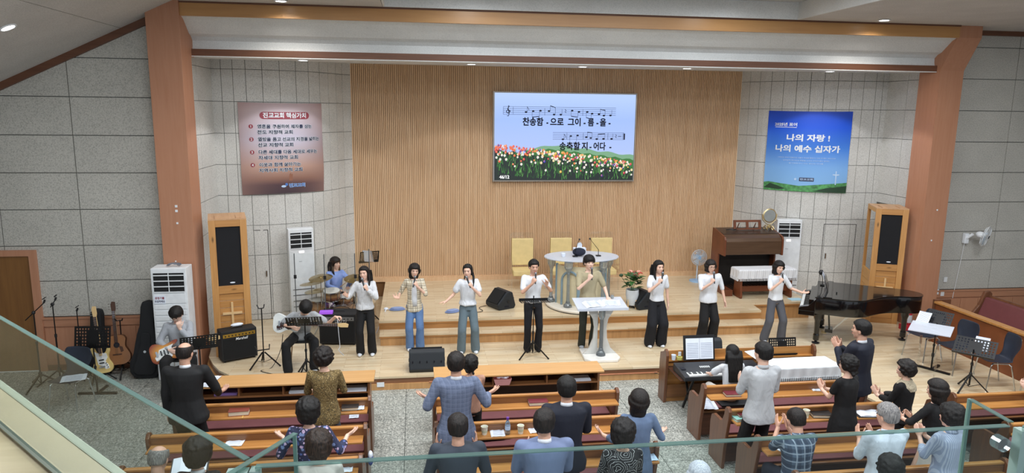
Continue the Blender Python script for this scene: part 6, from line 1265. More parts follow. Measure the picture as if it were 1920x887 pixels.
def hair(style, C, H, s, mat, parent, seed=0):
    P_ = lambda v: C+H @ (V(v)*s); m = MB(); R = random.Random(seed); n1, n2 = 40, 26; vs = []; fs = []
    long_ = style in ('long', 'pony', 'wavy', 'bun'); bob = style in ('bob', 'bobshort'); perm = style in ('perm', 'permbun', 'curlyshort')
    t0 = {'perm': .042, 'permbun': .024, 'curlyshort': .030, 'bob': .024, 'bobshort': .022, 'short': .016, 'bangs': .024, 'balding': .010, 'sides': .010, 'bun': .014, 'long': .016, 'wavy': .022, 'pony': .014}.get(style, .016)
    front = {'bangs': .02, 'short': .36, 'balding': .55, 'long': .42, 'pony': .50, 'bun': .5, 'bob': .25, 'bobshort': .3, 'perm': .34, 'curlyshort': .32, 'wavy': .05, 'permbun': .45}.get(style, .36)
    nape = {'short': -.62, 'bangs': -.66, 'balding': -.60, 'bobshort': -.9, 'curlyshort': -.78, 'perm': -.85, 'permbun': -.7}.get(style, -.85)
    for j in range(n2+1):
        ph = -pi/2+pi*j/n2
        for i in range(n1):
            a = 2*pi*i/n1; dv = V((cos(ph)*sin(a), cos(ph)*cos(a), sin(ph))); az = abs(atan2(dv.x, dv.y))      # 0 front, pi back
            if az < .85: hl = front-.10*(az/.85)**2
            elif az < 1.15: hl = front-.10+(( -.28 if not (bob or long_ or perm) else -.60)-front+.10)*((az-.85)/.30)
            elif az < 1.9: hl = (-.28 if not (bob or long_ or perm) else -.62)+ (0 if (bob or long_ or perm) else (.1 if az < 1.6 else -.25))
            else: hl = nape
            el_ = dv.z; msk = 1/(1+math.exp(-(el_-hl)*26))
            if style == 'balding' and dv.z > .62 and dv.y > -.75: msk *= .0
            sk = V((dv.x*.078, dv.y*.096, dv.z*(.090 if dv.z > 0 else .13))); t = t0*(1.0+.25*(dv.z > .3))
            if perm: t += .016*noise.noise(dv*5.5+V((seed, 0, 0)))+.009*noise.noise(dv*13+V((0, seed, 0)))
            elif style in ('short', 'bangs'): t += .006*noise.noise(V((dv.x*5, dv.y*5, dv.z*3+seed)))+.004*noise.noise(V((dv.x*14, dv.y*14, dv.z*5+seed)))
            else: t += .003*noise.noise(V((dv.x*16, dv.y*16, dv.z*2+seed)))
            p = V((0, -.008, .032))+sk*(.86+.14*msk)+dv*(t*msk-.012*(1-msk))
            if bob and az > .95 and dv.z < .1: p += V((dv.x*.016, dv.y*.012, 0))*(1 if dv.z > -.8 else .3)
            vs.append(P_(p))
    for j in range(n2):
        for i in range(n1): fs.append((j*n1+i, j*n1+(i+1) % n1, (j+1)*n1+(i+1) % n1, (j+1)*n1+i))
    m.add(vs, fs); ux, uy = H @ V((1, 0, 0)), H @ V((0, 1, 0)); dn = V((0, 0, -1))
    def lock(pts, w_, d, e=.5):
        rings = []
        for k, p in enumerate(pts): f = 1-(k/(len(pts)-1))**2*(1-e); rings.append((P_(p), ux, uy, w_*f*s, d*f*s))
        loft(m, rings, 12)
    if style in ('long', 'wavy'):
        L = -.40 if style == 'long' else -.30
        lock([(0, -.06, .05), (0, -.098, -.04), (0, -.10, -.14), (0, -.105, -.24), (0, -.085, L)], .124, .034, .8)
        for q in (-1, 1): lock([(q*.07, -.02, .04), (q*.085, .0, -.05), (q*.085, .01, -.13), (q*.08, .035, -.2), (q*.075, .05, L+.08)], .024, .028, .5)
    if style == 'longback': pass
    if style == 'pony': lock([(-.05, -.07, .0), (-.085, -.04, -.10), (-.095, .03, -.18), (-.09, .07, -.26)], .024, .022, .5); lock([(.05, -.08, 0), (.075, -.03, -.12), (.08, .03, -.2)], .015, .015, .5)
    if style in ('bob', 'bobshort'):
        zb = -.14 if style == 'bob' else -.105; rr = []
        for z, k in ((.09, .80), (.05, .98), (0, 1.06), (-.05, 1.1), (-.10, 1.1), (zb, .98)): rr.append((P_((0, -.035, z)), ux, uy, .082*k*s, .070*k*s))
        loft(m, rr, 18)
    if style in ('bun', 'permbun'): m.ell(P_((0, -.105, .04)), [.036*s, .034*s, .038*s], 12, 8, H)
    if style == 'permbun':
        for k in range(16): m.ell(P_((R.uniform(-.06, .06), -.09+R.uniform(-.02, .02), R.uniform(-.09, .06))), [R.uniform(.016, .026)*s]*3, 8, 6)
    if perm and style != 'permbun':
        for k in range(110):
            a, z = R.uniform(.9, 2*pi-.9), R.uniform(-.75, 1.0); c_ = math.sqrt(1-min(1, z*z)); dv = V((c_*sin(a), c_*cos(a), z)); r = R.uniform(.013, .021)*s
            m.ell(P_(V((0, -.008, .032))+V((dv.x*.084, dv.y*.102, dv.z*.10))+dv*.022), [r]*3, 7, 5)
    return remesh(m, 'hair', .0085 if perm else .009, mat, parent, .45, 1 if perm else 2)
def person(label, X, Y, h, rz=0, z0=0, fem=False, skin=0, sit=None, lean=0, side=0, twist=0, head=(0, 0, 0), R=None, L=None, feet=((.10, 0), (-.10, 0)), top=('tee', 'c_white'), sleeve=.55, hem=-.04, bottom=('pants', 'c_black', .085), shoes='c_white', hs='short', hm=None, build_=1., group=None, glasses=False, collar=None, seed=0, lips=True, knees=None, tailor=0, open_front=None):
    """local frame: +y ahead, +x the person's right"""
    s = h/1.72; t = thing('person', label, 'person', (X, Y, z0), rz, group); w_ = 1. if not fem else .90; Vh = lambda a: V(a)*s
    Pz = .93 if sit is None else sit/s+.10
    Pv = Vh((0, 0, Pz)) if sit is None else Vh((0, 0, Pz)); Rt = Mx.Rotation(twist, 3, 'Z') @ Mx.Rotation(-lean, 3, 'X') @ Mx.Rotation(side, 3, 'Y'); up = Rt @ V((0, 0, 1)); ux = Rt @ V((1, 0, 0)); uy = Rt @ V((0, 1, 0)); sp = lambda f, dy=0: Pv+up*(f*s)+uy*(dy*s)
    N = sp(.51, -.005); Hm = Rt.to_4x4().to_3x3() @ Mx.Rotation(head[1], 3, 'Z') @ Mx.Rotation(-head[0], 3, 'X') @ Mx.Rotation(head[2], 3, 'Y'); C = N+(up*.6+(Hm @ V((0, 0, 1)))*.4).normalized()*.142*s+uy*.02*s; sh = s*1.07; Aw = .165*w_*build_*(1.08 if top[0] == 'jacket' else 1)
    hips = [Pv+ux*(q*.085*w_*s)-up*.03*s for q in (1, -1)]
    shl = [sp(.455)+ux*(q*Aw*s) for q in (1, -1)]; legs = []
    for k, q in enumerate((1, -1)):
        fx, fy = feet[k]; ank = V((fx, fy-.02, .075/1))*1.0; ank = V((fx*s, (fy)*s, .08*s))
        if sit is None: kn, an = ik(hips[k], ank, .44*s, .42*s, V((q*.1, 1, 0)))
        else:
            kn = V((fx*s+q*.02, (fy-.02)*s if fy > .3 else .42*s, sit+.06*s)); an = ank
        legs.append((hips[k], kn, an))
    arms = []
    for k, (q, A) in enumerate(((1, R), (-1, L))):
        A = A or dict(w=(q*.24, .03, .74), d=(0, .1, -1), n=(-q, 0, 0), e=(q*.6, -1, 0), curl=.35)
        el, wr = ik(shl[k], Vh(A['w']) if not A.get('abs') else V(A['w']), .285*s, .245*s, V(A.get('e', (q*.6, -.6, -.8)))); arms.append((shl[k], el, wr, A))
    # ---- body: one continuous surface
    m = MB(); b = build_
    loft(m, [(sp(-.10), ux, uy, .10*w_*s, .08*s), (sp(-.02), ux, uy, .135*w_*b*s, .10*b*s), (sp(.12), ux, uy, .115*w_*b*s, .088*b*s), (sp(.28), ux, uy, .135*w_*b*s, .10*b*s), (sp(.40), ux, uy, .145*w_*b*s, .092*b*s), (sp(.47), ux, uy, .10*w_*s, .065*s), (sp(.51), ux, uy, .05*s, .05*s)], 16)
    for k in (0, 1):
        hp_, kn, an = legs[k]; cone(m, hp_, kn, .078*s, .052*s); cone(m, kn, an, .050*s, .034*s); cone(m, an, an+V(((1 if k == 0 else -1)*.01, .07, -.045))*s, .028*s, .020*s)
        S_, el, wr, A = arms[k]; cone(m, S_, el, .046*s*(1 if not fem else .88), .036*s*(1 if not fem else .88)); cone(m, el, wr, .036*s*(1 if not fem else .88), .024*s); hand(m, wr, A['d'], A['n'], 1 if k == 0 else -1, A.get('curl', .3), A.get('spread', .12), s*(1.0 if not fem else .92), A.get('thumb', .6))
    face(m, N, C, Hm, sh, fem); body = remesh(m, 'body', .0088, SK[skin], t, .40, 1)
    # ---- face details
    P_ = lambda x, y, z: C+Hm @ V((x, y, z))*sh
    for q in (-1, 1):
        MB().ell(P_(q*.030, .083, .012), (.014*s, .006*s, .006*s), 8, 5, Hm).build('eye', plain('eye_dark', '1c1614', .3), t, smooth=2); MB().tube([P_(q*.014, .093, .030), P_(q*.032, .091, .035), P_(q*.050, .080, .031)], .0024*s, 5).build('eyebrow', HD, t)
    if lips: MB().ell(P_(0, .094, -.052), (.020*s, .006*s, .007*s), 8, 5, Hm).build('lips', plain('lip_rose', 'a85a55', .4), t, smooth=2)
    if glasses:
        g_ = MB()
        for q in (-1, 1): g_.tube([P_(q*.032+.026*cos(a), .102, .010+.020*sin(a)) for a in np.linspace(0, 2*pi, 13)], .0018, 5, cap=False); g_.tube([P_(q*.058, .10, .014), P_(q*.079, .01, .010)], .0018, 5)
        g_.tube([P_(-.008, .102, .014), P_(.008, .102, .014)], .0018, 5); g_.build('glasses', BM, t)
    if hs: hair(hs, C, Hm, sh, hm or HB, t, seed)
    # ---- clothes
    kind, cm = top; m = MB(); mg = {'tee': .020, 'shirt': .024, 'blouse': .034, 'jacket': .034, 'dress': .022, 'hood': .036, 'polo': .022}.get(kind, .022); hemr = {'blouse': 1.10, 'jacket': 1.06, 'tee': 1.0, 'shirt': 1.02}.get(kind, 1.)
    sit_ = sit is not None; hem_ = max(hem, -.06) if sit_ else hem
    rr = [(hem_, (.150 if hem_ > -.1 else .172)*hemr, (.118 if hem_ > -.1 else .128)*hemr), (-.02 if hem_ < -.05 else hem_+.03, .152*hemr, .116*hemr), (.12, .135, .105), (.28, .150, .115), (.38, .172, .115), (.435, .172, .104), (.465, .128, .084), (.495, .068, .062)]
    if kind == 'jacket': rr[-3:] = [(.445, .190, .104), (.478, .150, .088), (.505, .070, .066)]
    if hem_ < -.1: rr = [rr[0], (-.09, .180*hemr, .130), (-.03, .168, .122)]+rr[2:]
    if kind == 'dress' and not sit_: rr = [(-.55, .21, .17), (-.30, .20, .16), (-.12, .19, .145), (-.03, .168, .125)]+rr[3:]
    loft(m, [(sp(f), ux, uy, (rx*w_*b+(mg-.02))*s, (ry*b+(mg-.02))*s) for f, rx, ry in rr], 22)
    for k in (0, 1):
        S_, el, wr, A = arms[k]; r0 = (.048 if not fem else .043)*s+mg*.5*s; fl = 1.25 if kind in ('tee', 'blouse') else 1.05; sv = sleeve if not isinstance(sleeve, tuple) else sleeve[k]
        cone(m, sp(.425)+ux*((1 if k == 0 else -1)*.08*s), S_, .070*s, r0*1.0, 12)
        if sv <= 1: cone(m, S_, S_+(el-S_)*sv, r0, (r0*.9)*fl if sv < .9 else r0*.9, 12)
        else: cone(m, S_, el, r0, r0*.86, 12); e2 = el+(wr-el)*(sv-1); cone(m, el, e2, r0*.86, (.036*s+mg*.3*s)*(1.15 if kind == 'blouse' else 1), 12)
    if kind == 'hood': loft(m, [(sp(.44, -.06), ux, uy, .09*s, .05*s), (sp(.49, -.07), ux, uy, .11*s, .06*s), (sp(.53, -.06), ux, uy, .07*s, .04*s)], 12)
    remesh(m, {'jacket': 'jacket', 'dress': 'dress', 'tee': 'shirt', 'hood': 'hoodie'}.get(kind, kind), .0125, MAT[cm], t, .6, 3, fold=.009 if kind not in ('jacket',) else .0055)
    if collar:
        cm_ = MB(); vs = []; fs = []; nn = 18
        for i in range(nn+1):
            a = -2.75+5.5*i/nn; dr = cos(a)*.010
            for r, z in ((.060, .490), (.066, .490), (.058, .530), (.052, .530)): vs.append(sp(z+dr, -.008)+ux*(sin(a)*r*s)-uy*(cos(a)*r*s*.98))
        for i in range(nn):
            for j in range(4): fs.append((i*4+j, i*4+(j+1) % 4, (i+1)*4+(j+1) % 4, (i+1)*4+j))
        fs += [(3, 2, 1, 0), (nn*4, nn*4+1, nn*4+2, nn*4+3)]; cm_.add(vs, fs); cm_.build('collar', MAT[collar], t, smooth=2)
    if open_front:
        loft(cm_ := MB(), [(sp(f, .028), ux, uy, rx*s, ry*s) for f, rx, ry in ((-.02, .075, .105), (.12, .07, .104), (.3, .07, .112), (.42, .06, .094), (.475, .035, .06))], 14); cm_.build('undershirt', MAT[open_front], t, smooth=2)
    bk, bmn, br = bottom
    if bk == 'pants':
        m = MB(); loft(m, [(sp(.06), ux, uy, .122*w_*b*s, .096*b*s), (sp(-.02), ux, uy, .140*w_*b*s, .108*b*s), (Pv-V((0,0,.08*s)) if not sit_ else sp(-.07), ux, uy, .140*w_*b*s, .105*b*s)], 16)
        for k in (0, 1):
            hp_, kn, an = legs[k]; cone(m, hp_, kn, .086*s, max(.070, br*.92)*s, 12); e = V((an.x, an.y+.01, .055*s+max(0, br-.07)*.6)) if not sit_ else an+V((0, 0, .02)); cone(m, kn, e, max(.068, br*.9)*s, br*s*.98, 12)
        remesh(m, 'trousers', .014, MAT[bmn], t, .6, 3, fold=.009, fs=7)
    elif bk == 'skirt':
        m = MB(); loft(m, [(sp(.08), ux, uy, .13*w_*s, .10*s), (sp(-.05), ux, uy, .16*w_*s, .12*s), (V((0, 0, .30*s)), V((1,0,0)), V((0,1,0)), .22*s, .17*s)], 20); remesh(m, 'skirt', .014, MAT[bmn], t, .6, 2, fold=.010, fs=12)
    for k in (0, 1):
        hp_, kn, an = legs[k]; q = 1 if k == 0 else -1; m = MB(); c = V((an.x, an.y, 0)); m.ell(c+V((q*.008, .045, .028))*s, (.045*s, .120*s, .036*s), 14, 8); m.ell(c+V((0, -.01, .05))*s, (.042*s, .065*s, .045*s), 12, 8); m.ell(c+V((q*.010, .09, .030))*s, (.040*s, .07*s, .026*s), 12, 8)
        m.v = [(x, y, max(z, .002)) for x, y, z in m.v]; m.build('shoe', MAT[shoes], t, smooth=2)
    t['_'] = 0; del t['_']
    return t, dict(C=C, H=Hm, s=sh, arms=arms, sp=sp, ux=ux, uy=uy, M=Mx.Translation((X, Y, z0)) @ Mx.Rotation(rz, 4, 'Z'))
def microphone(info, k, label, dirv=(0, -.75, .75), off=.055):
    """hand microphone held in hand k, head towards the mouth"""
    S_, el, wr, A = info['arms'][k]; s = info['s']; d = V(A['d']).normalized(); n = V(A['n']); n = (n-d*n.dot(d)).normalized(); c = wr+d*.085*s+n*.030*s; mouth = info['C']+info['H'] @ V((0, .135, -.055))*s
    a = (mouth-c).normalized(); top_ = c+a*max(.06, (mouth-c).length-.015); t = thing('microphone', label, 'microphone', (0, 0, 0)); t.matrix_world = info['M']
    MB().tube([c-a*.085, c-a*.02, top_-a*.03], [.012, .013, .017], 10).build('handle', BP, t, smooth=True); MB().ell(top_, (.024, .024, .026), 12, 8).build('grille', plain('mic_mesh', '8d9196', .35, .7), t, smooth=2); return t
H_ = pi
# ---- singers on the stage (facing the hall)
mic = lambda q, x=.06, y=.24, z=1.33, e=None: dict(w=(q*x, y, z), d=(-q*.45, .15, .85), n=(-q*.3, -.9, .2) if False else (-q*.6, -.7, .0), e=e or (q*.7, -.1, -1), curl=1.15, spread=0, thumb=.3)
def singer(lb, miclb, k, **kw):
    t, i = person(lb, rz=kw.pop('rz', H_), z0=S, **kw); microphone(i, k, miclb); return t, i
singer('young woman singing in white pleated long sleeved blouse, black wide trousers, beside the bass amplifier', 'microphone held by the singer in the long sleeved white blouse', 1, X=-.90, Y=12.42, h=1.63, fem=True, hs='long', hm=HD, top=('blouse', 'c_offwhite'), sleeve=1.8, hem=-.02, bottom=('pants', 'c_black', .088), head=(-.05, -.25, .1), R=dict(w=(.30, .26, 1.22), d=(.45, .4, .65), n=(-.3, .9, .1), e=(.5, -.5, -1), curl=.2, spread=.3), L=mic(-1), feet=((.11, .0), (-.11, 0)), seed=1)
singer('young woman singing in open beige checked shirt over white tee and blue jeans', 'microphone held by the singer in the checked shirt', 1, X=-.03, Y=12.6, h=1.62, fem=True, hs='bob', hm=HD, top=('shirt', 'c_checkshirt'), sleeve=1.05, hem=-.14, bottom=('pants', 'c_denim', .088), head=(.05, .15, -.1), R=dict(w=(.30, .20, 1.10), d=(.7, .35, .35), n=(-.1, .5, .85), e=(.5, -.5, -1), curl=.2, spread=.25), L=mic(-1), open_front='c_white', seed=2)
singer('young woman singing in white short peplum blouse and faded jeans, hair over her shoulder', 'microphone held by the singer in the peplum blouse', 1, X=.93, Y=12.36, h=1.65, fem=True, hs='pony', top=('blouse', 'c_white'), sleeve=.6, hem=.02, bottom=('pants', 'c_denim_dark', .092), head=(0, -.3, .08), R=dict(w=(.42, .18, 1.06), d=(.95, .25, -.1), n=(0, .2, -1), e=(.2, -.6, -1), curl=.1, spread=.1), L=mic(-1), feet=((.13, .02), (-.14, 0)), seed=3)
t_, i_ = singer('young man singing in white short sleeved shirt and black trousers at the flat music stand', 'microphone held by the man in the white shirt', 0, X=2.12, Y=12.34, h=1.72, hs='short', top=('polo', 'c_white'), sleeve=.75, hem=.0, bottom=('pants', 'c_navyblack', .074), shoes='c_black', head=(.08, .1, 0), R=mic(1), L=dict(w=(-.20, .22, 1.28), d=(-.1, .2, .95), n=(.6, .6, 0), e=(-.7, -.2, -1), curl=.5), collar='c_white', skin=1, seed=4)
singer('young man singing in khaki polo shirt and dark olive trousers behind the acrylic lectern', 'microphone held by the man in the khaki polo', 0, X=3.17, Y=12.42, h=1.76, hs='bangs', top=('polo', 'c_khaki'), sleeve=.8, hem=-.02, bottom=('pants', 'c_olive', .076), shoes='c_grey', head=(-.05, .1, 0), R=mic(1), L=dict(w=(-.30, .24, 1.00), d=(-.2, .8, -.3), n=(0, -.2, -1), e=(-.6, -.8, -.6), curl=.4), collar='c_khaki', feet=((.10, 0), (-.09, .05)), skin=2, seed=5)
singer('young woman singing in white tee and black wide trousers, very long black hair', 'microphone held by the long haired woman in black trousers', 0, X=4.48, Y=12.35, h=1.66, fem=True, hs='long', top=('tee', 'c_white'), sleeve=.65, hem=.0, bottom=('pants', 'c_navyblack', .115), feet=((.12, 0), (-.12, 0)), head=(0, .25, 0), R=mic(1), L=None, seed=6)
singer('young woman singing in loose white tee and round glasses, black trousers', 'microphone held by the woman with glasses', 0, X=5.56, Y=12.5, h=1.62, fem=True, hs='bobshort', hm=HD, top=('tee', 'c_white'), sleeve=.95, hem=-.08, bottom=('pants', 'c_black', .110), feet=((.12, 0), (-.12, 0)), head=(.1, .1, 0), R=mic(1, z=1.30), L=dict(w=(-.34, .12, .76), d=(-.1, .3, -.9), n=(.9, .2, 0), e=(-.6, -.6, -.3), curl=.3, spread=.3), build_=1.32, glasses=True, seed=7)
singer('young woman singing in short white shirt and grey wide trousers, nearest the piano', 'microphone held by the woman in grey trousers', 0, X=6.87, Y=12.38, h=1.60, fem=True, hs='bob', top=('shirt', 'c_white'), sleeve=.85, hem=-.02, bottom=('pants', 'c_greypants', .095), head=(.1, .1, -.1), R=mic(1), L=dict(w=(-.45, .22, 1.10), d=(-.9, .3, .05), n=(0, .3, .95), e=(-.3, -.4, -1), curl=.15, spread=.15), feet=((.20, 0), (-.17, .02)), seed=8)
# ---- band
t_ = thing('metal_stool', 'chair with bronze metal legs under the bassist', 'stool', (-1.98, 12.05, S)); MB().box(-.19, .19, -.19, .19, .43, .46).build('seat', BP, t_, bevel=.008); [MB().tube([(a*.16, b*.16, .43), (a*.21, b*.21, 0)], .011, 8).build('leg', plain('bronze', '8a7460', .35, .7), t_) for a in (-1, 1) for b in (-1, 1)]
person('seated bassist in light grey tee bending down over his white bass, black trousers', X=-1.95, Y=11.98, h=1.72, rz=H_, z0=S, sit=.46, lean=.50, twist=.25, side=-.08, hs='bangs', top=('tee', 'c_grey'), sleeve=.7, hem=-.06, bottom=('pants', 'c_black', .082), head=(.5, -.1, 0), feet=((.16, .50), (-.24, .34)), shoes='c_grey', R=dict(w=(.10, .34, .80), d=(-.8, .3, -.3), n=(-.1, -1, 0), e=(1, -.2, -.5), curl=.5), L=dict(w=(-.60, .24, .92), d=(-.7, .1, .0), n=(0, .2, -1), e=(-.2, -.5, -1), curl=.9), skin=0, seed=9)
guitar('strat', plain('white_body', 'dfe3e2', .25), MAT['tort'], 'white bass guitar with dark guard held across the bassist lap', Mx.Translation((-2.14, 11.70, S+.84)) @ Mx.Rotation(rad(-4), 4, 'Z') @ Mx.Rotation(rad(-8), 4, 'X') @ Mx.Rotation(rad(92), 4, 'Y'), .74, bass=True)
person('seated drummer with long dark hair and pale blue shirt behind the clear screen', X=-1.62, Y=14.38, h=1.66, rz=H_+.5, z0=S, fem=True, sit=.54, hs='wavy', hm=HD, top=('shirt', 'c_blue'), sleeve=1.9, hem=-.05, bottom=('pants', 'c_black', .07), shoes='c_black', head=(.0, .35, 0), feet=((.16, .42), (-.16, .42)), R=dict(w=(.10, .34, .84), d=(-.3, .8, 0), n=(0, 0, -1), e=(1, -.3, -.5), curl=1.1), L=dict(w=(-.12, .34, .86), d=(.3, .8, .1), n=(0, 0, -1), e=(-1, -.3, -.5), curl=1.1), seed=10)
for x0, y0, x1, y1, z1, lb in ((-1.50, 14.03, -1.30, 13.72, 1.30, 'wooden drumstick in the drummer right hand'), (-1.30, 14.12, -.98, 14.05, 1.36, 'wooden drumstick raised in the drummer left hand')): o = MB().tube([(x0, y0, S+.86), (x1, y1, z1)], [.008, .006], 6).build('drumstick', MAT['pale_wood']); tag(o, lb, 'drumstick')
t_ = thing('metal_stool', 'chrome legged stool under the guitarist before the left air conditioner', 'stool', (-3.84, 11.72, 0)); MB().box(-.19, .19, -.19, .19, .52, .56).build('seat', BP, t_, bevel=.008); [MB().tube([(a*.16, b*.16, .52), (a*.21, b*.21, 0)], .011, 8).build('leg', CH, t_) for a in (-1, 1) for b in (-1, 1)]
person('seated guitarist in grey hooded top playing a sunburst guitar before the left air conditioner', X=-3.84, Y=11.72, h=1.70, rz=H_+.15, z0=0, sit=.56, lean=.12, hs='bangs', top=('hood', 'c_hood'), sleeve=1.75, hem=-.05, bottom=('pants', 'c_black', .088), shoes='c_black', head=(.45, -.25, 0), feet=((.16, .45), (-.20, .40)), R=dict(w=(.12, .30, .78), d=(-.8, .3, -.3), n=(-.1, -1, 0), e=(1, -.2, -.5), curl=.5), L=dict(w=(-.05, .26, 1.12), d=(.1, .2, .9), n=(.2, -.9, 0), e=(-.6, .2, -1), curl=.9), skin=2, glasses=True, seed=11)
guitar('strat', MAT['burst_orange'], MAT['guard_white'], 'orange sunburst electric guitar on the seated guitarist lap', Mx.Translation((-3.98, 11.40, .74)) @ Mx.Rotation(rad(4), 4, 'Z') @ Mx.Rotation(rad(-8), 4, 'X') @ Mx.Rotation(rad(76), 4, 'Y'), .58)
# ---- congregation (facing the stage)
up2 = lambda q, x=.2, z=1.25, y=.25, n=None: dict(w=(q*x, y, z), d=(q*.15, .25, .95), n=n or (-q*.8, .1, .2), e=(q*.4, -.3, -1), curl=.15, spread=.15)
clap = lambda q, z=1.2, x=.03, y=.30: dict(w=(q*x+.0, y, z), d=(-q*.05, .6, .8), n=(-q, 0, 0), e=(q*.55, -.4, -1), curl=.12, spread=.1)
out_ = lambda q, x=.40, z=1.12, y=.25, d=.9: dict(w=(q*x, y, z), d=(q*d, .4, .3), n=(-q*.2, .1, .95), e=(q*.5, -.5, -1), curl=.2, spread=.2)
person('balding old man in black suit with white collar standing at the left front desk', X=-2.78, Y=8.6, h=1.80, hs='balding', hm=HD, top=('jacket', 'c_suit'), sleeve=1.93, hem=-.16, bottom=('pants', 'c_suit', .08), shoes='c_black', head=(.1, -.2, 0), R=dict(w=(.27, .28, .98), d=(.5, .7, .2), n=(0, .1, 1), e=(.7, -.6, -.6), curl=.3), collar='c_white', build_=1.12, skin=1, seed=12)
person('woman with short curled hair in gold brown speckled blouse at the left front desk', X=-1.14, Y=8.57, h=1.68, fem=True, hs='curlyshort', hm=HD, top=('shirt', 'c_gold'), sleeve=1.2, hem=-.20, bottom=('pants', 'c_greypants', .09), shoes='c_black', head=(0, -.5, 0), R=clap(1, 1.05, .16), L=clap(-1, 1.05, .16), build_=1.12, glasses=True, seed=13)
person('woman in navy floral blouse with both palms raised beside the left aisle', X=-1.11, Y=7.03, h=1.65, fem=True, hs='perm', top=('shirt', 'c_floral'), sleeve=1.5, hem=-.2, bottom=('pants', 'c_black', .09), head=(0, 0, 0), R=out_(1, .38, 1.21, .2, .65), L=out_(-1, .29, 1.21, .2, .65), build_=1.14, seed=14)
person('woman with brown curly hair in pale grey top at the bottom left', X=-.90, Y=6.2, h=1.67, fem=True, hs='perm', hm=HBR, top=('tee', 'c_pale'), sleeve=.8, bottom=('pants', 'c_black', .09), head=(.1, .1, 0), R=clap(1, 1.1), L=clap(-1, 1.1), build_=1.12, seed=15)
t_, i_ = person('old man with thin grey hair holding an open bible at the bottom left corner', X=-2.30, Y=6.2, h=1.62, hs='balding', hm=HG, top=('shirt', 'c_darkgrey'), sleeve=1.9, bottom=('pants', 'c_black', .08), head=(.35, -.1, 0), R=dict(w=(.10, .34, 1.12), d=(-.3, .9, .1), n=(0, 0, 1), e=(1, -.3, -.7), curl=.3), L=dict(w=(-.14, .34, 1.12), d=(.2, .9, .1), n=(0, 0, 1), e=(-1, -.3, -.7), curl=.3), glasses=True, skin=1, seed=16)
t_ = thing('open_bible', 'open white paged bible held by the old man at the bottom left', 'book', (-2.18, 6.66, 1.17), .1); t_.rotation_euler = (rad(28), 0, .1); MB().box(-.17, .17, -.12, .12, 0, .008).build('cover', blk_, t_); [MB().add([(0, -.11, .008), (q*.155, -.11, .008), (q*.155, .11, .008), (0, .11, .008), (0, -.11, .02), (q*.08, -.11, .036), (q*.155, -.11, .022), (0, .11, .02), (q*.08, .11, .036), (q*.155, .11, .022)], [(4,5,8,7),(5,6,9,8),(0,1,6,5,4),(3,7,8,9,2),(1,2,9,6)]).build('page_block', MAT['paper'], t_) for q in (-1, 1)]
person('woman with dark curly hair beside the old man with the bible at the bottom left', X=-1.96, Y=6.2, h=1.65, fem=True, hs='perm', hm=HB, top=('tee', 'c_black'), sleeve=1.2, bottom=('pants', 'c_black', .08), head=(.2, 0, 0), R=clap(1, 1.0, .1), L=clap(-1, 1.0, .1), collar='c_white', build_=1.05, seed=17)
person('man in blue grey checked jacket with arms spread beside the middle front desk', X=.45, Y=7.8, h=1.84, hs='short', hm=HD, top=('jacket', 'c_jacket'), sleeve=1.9, hem=-.20, bottom=('pants', 'c_black', .08), shoes='c_black', head=(0, -.1, 0), R=out_(1, .37, 1.14, .22, .8), L=out_(-1, .30, 1.12, .22, .8), build_=1.08, skin=1, collar='c_white', seed=18)
person('short woman in peach top, black hair gathered up, half hidden by the checked jacket', X=.68, Y=8.54, h=1.53, fem=True, hs='permbun', top=('tee', 'c_peach'), sleeve=1.0, bottom=('pants', 'c_black', .08), head=(0, -.2, 0), R=clap(1, 1.0), L=clap(-1, 1.0), build_=1.08, seed=19)
person('man in dark navy suit with white collar standing right of the pale blue jacket', X=1.58, Y=6.97, h=1.82, hs='short', top=('jacket', 'c_navy'), sleeve=1.93, hem=-.18, bottom=('pants', 'c_navy', .085), shoes='c_black', head=(0, 0, 0), R=clap(1, 1.1, .12), L=clap(-1, 1.1, .12), build_=1.10, skin=1, collar='c_white', seed=20)
person('woman with straight dark bob in blue grey tunic holding both hands out by the aisle', X=2.38, Y=6.97, h=1.64, fem=True, hs='bob', hm=HD, top=('dress', 'c_tunic'), sleeve=1.25, hem=-.2, bottom=('skirt', 'c_tunic', 0), head=(-.2, -.15, .08), R=out_(1, .33, 1.06, .22, .8), L=dict(w=(-.34, .24, 1.08), d=(-.5, .5, .6), n=(.1, .2, .95), e=(-.5, -.5, -1), curl=.15, spread=.35), build_=1.10, seed=21)
person('man in dark blue grey jacket raising both hands, beneath the checked jacket man', X=.38, Y=6.3, h=1.75, hs='short', hm=HD, top=('jacket', 'c_darkgrey'), sleeve=1.93, hem=-.16, bottom=('pants', 'c_black', .08), head=(.05, 0, 0), R=up2(1, .18, 1.28, .22), L=up2(-1, .18, 1.28, .22), build_=1.12, skin=1, seed=22)
person('man in pale blue grey jacket at the bottom centre, before the dark navy suit', X=1.19, Y=6.15, h=1.83, hs='short', hm=HD, top=('jacket', 'c_bluegrey'), sleeve=1.93, hem=-.16, bottom=('pants', 'c_black', .08), head=(0, -.35, 0), R=clap(1, 1.15, .1), L=clap(-1, 1.15, .1), build_=1.15, skin=1, collar='c_white', seed=23)
person('woman with curly black hair in black top printed with white outlined roses', X=1.98, Y=6.2, h=1.64, fem=True, hs='perm', top=('tee', 'c_roses'), sleeve=1.1, hem=-.2, bottom=('pants', 'c_black', .08), head=(0, -.45, 0), R=clap(1, 1.1, .08), L=clap(-1, 1.1, .08), build_=1.12, glasses=True, seed=24)
person('white haired person, only the crown visible at the bottom edge in the aisle', X=2.47, Y=5.5, h=1.55, fem=True, hs='bobshort', hm=HW, top=('tee', 'c_pale'), bottom=('pants', 'c_black', .08), R=clap(1, 1.0), L=clap(-1, 1.0), seed=25)
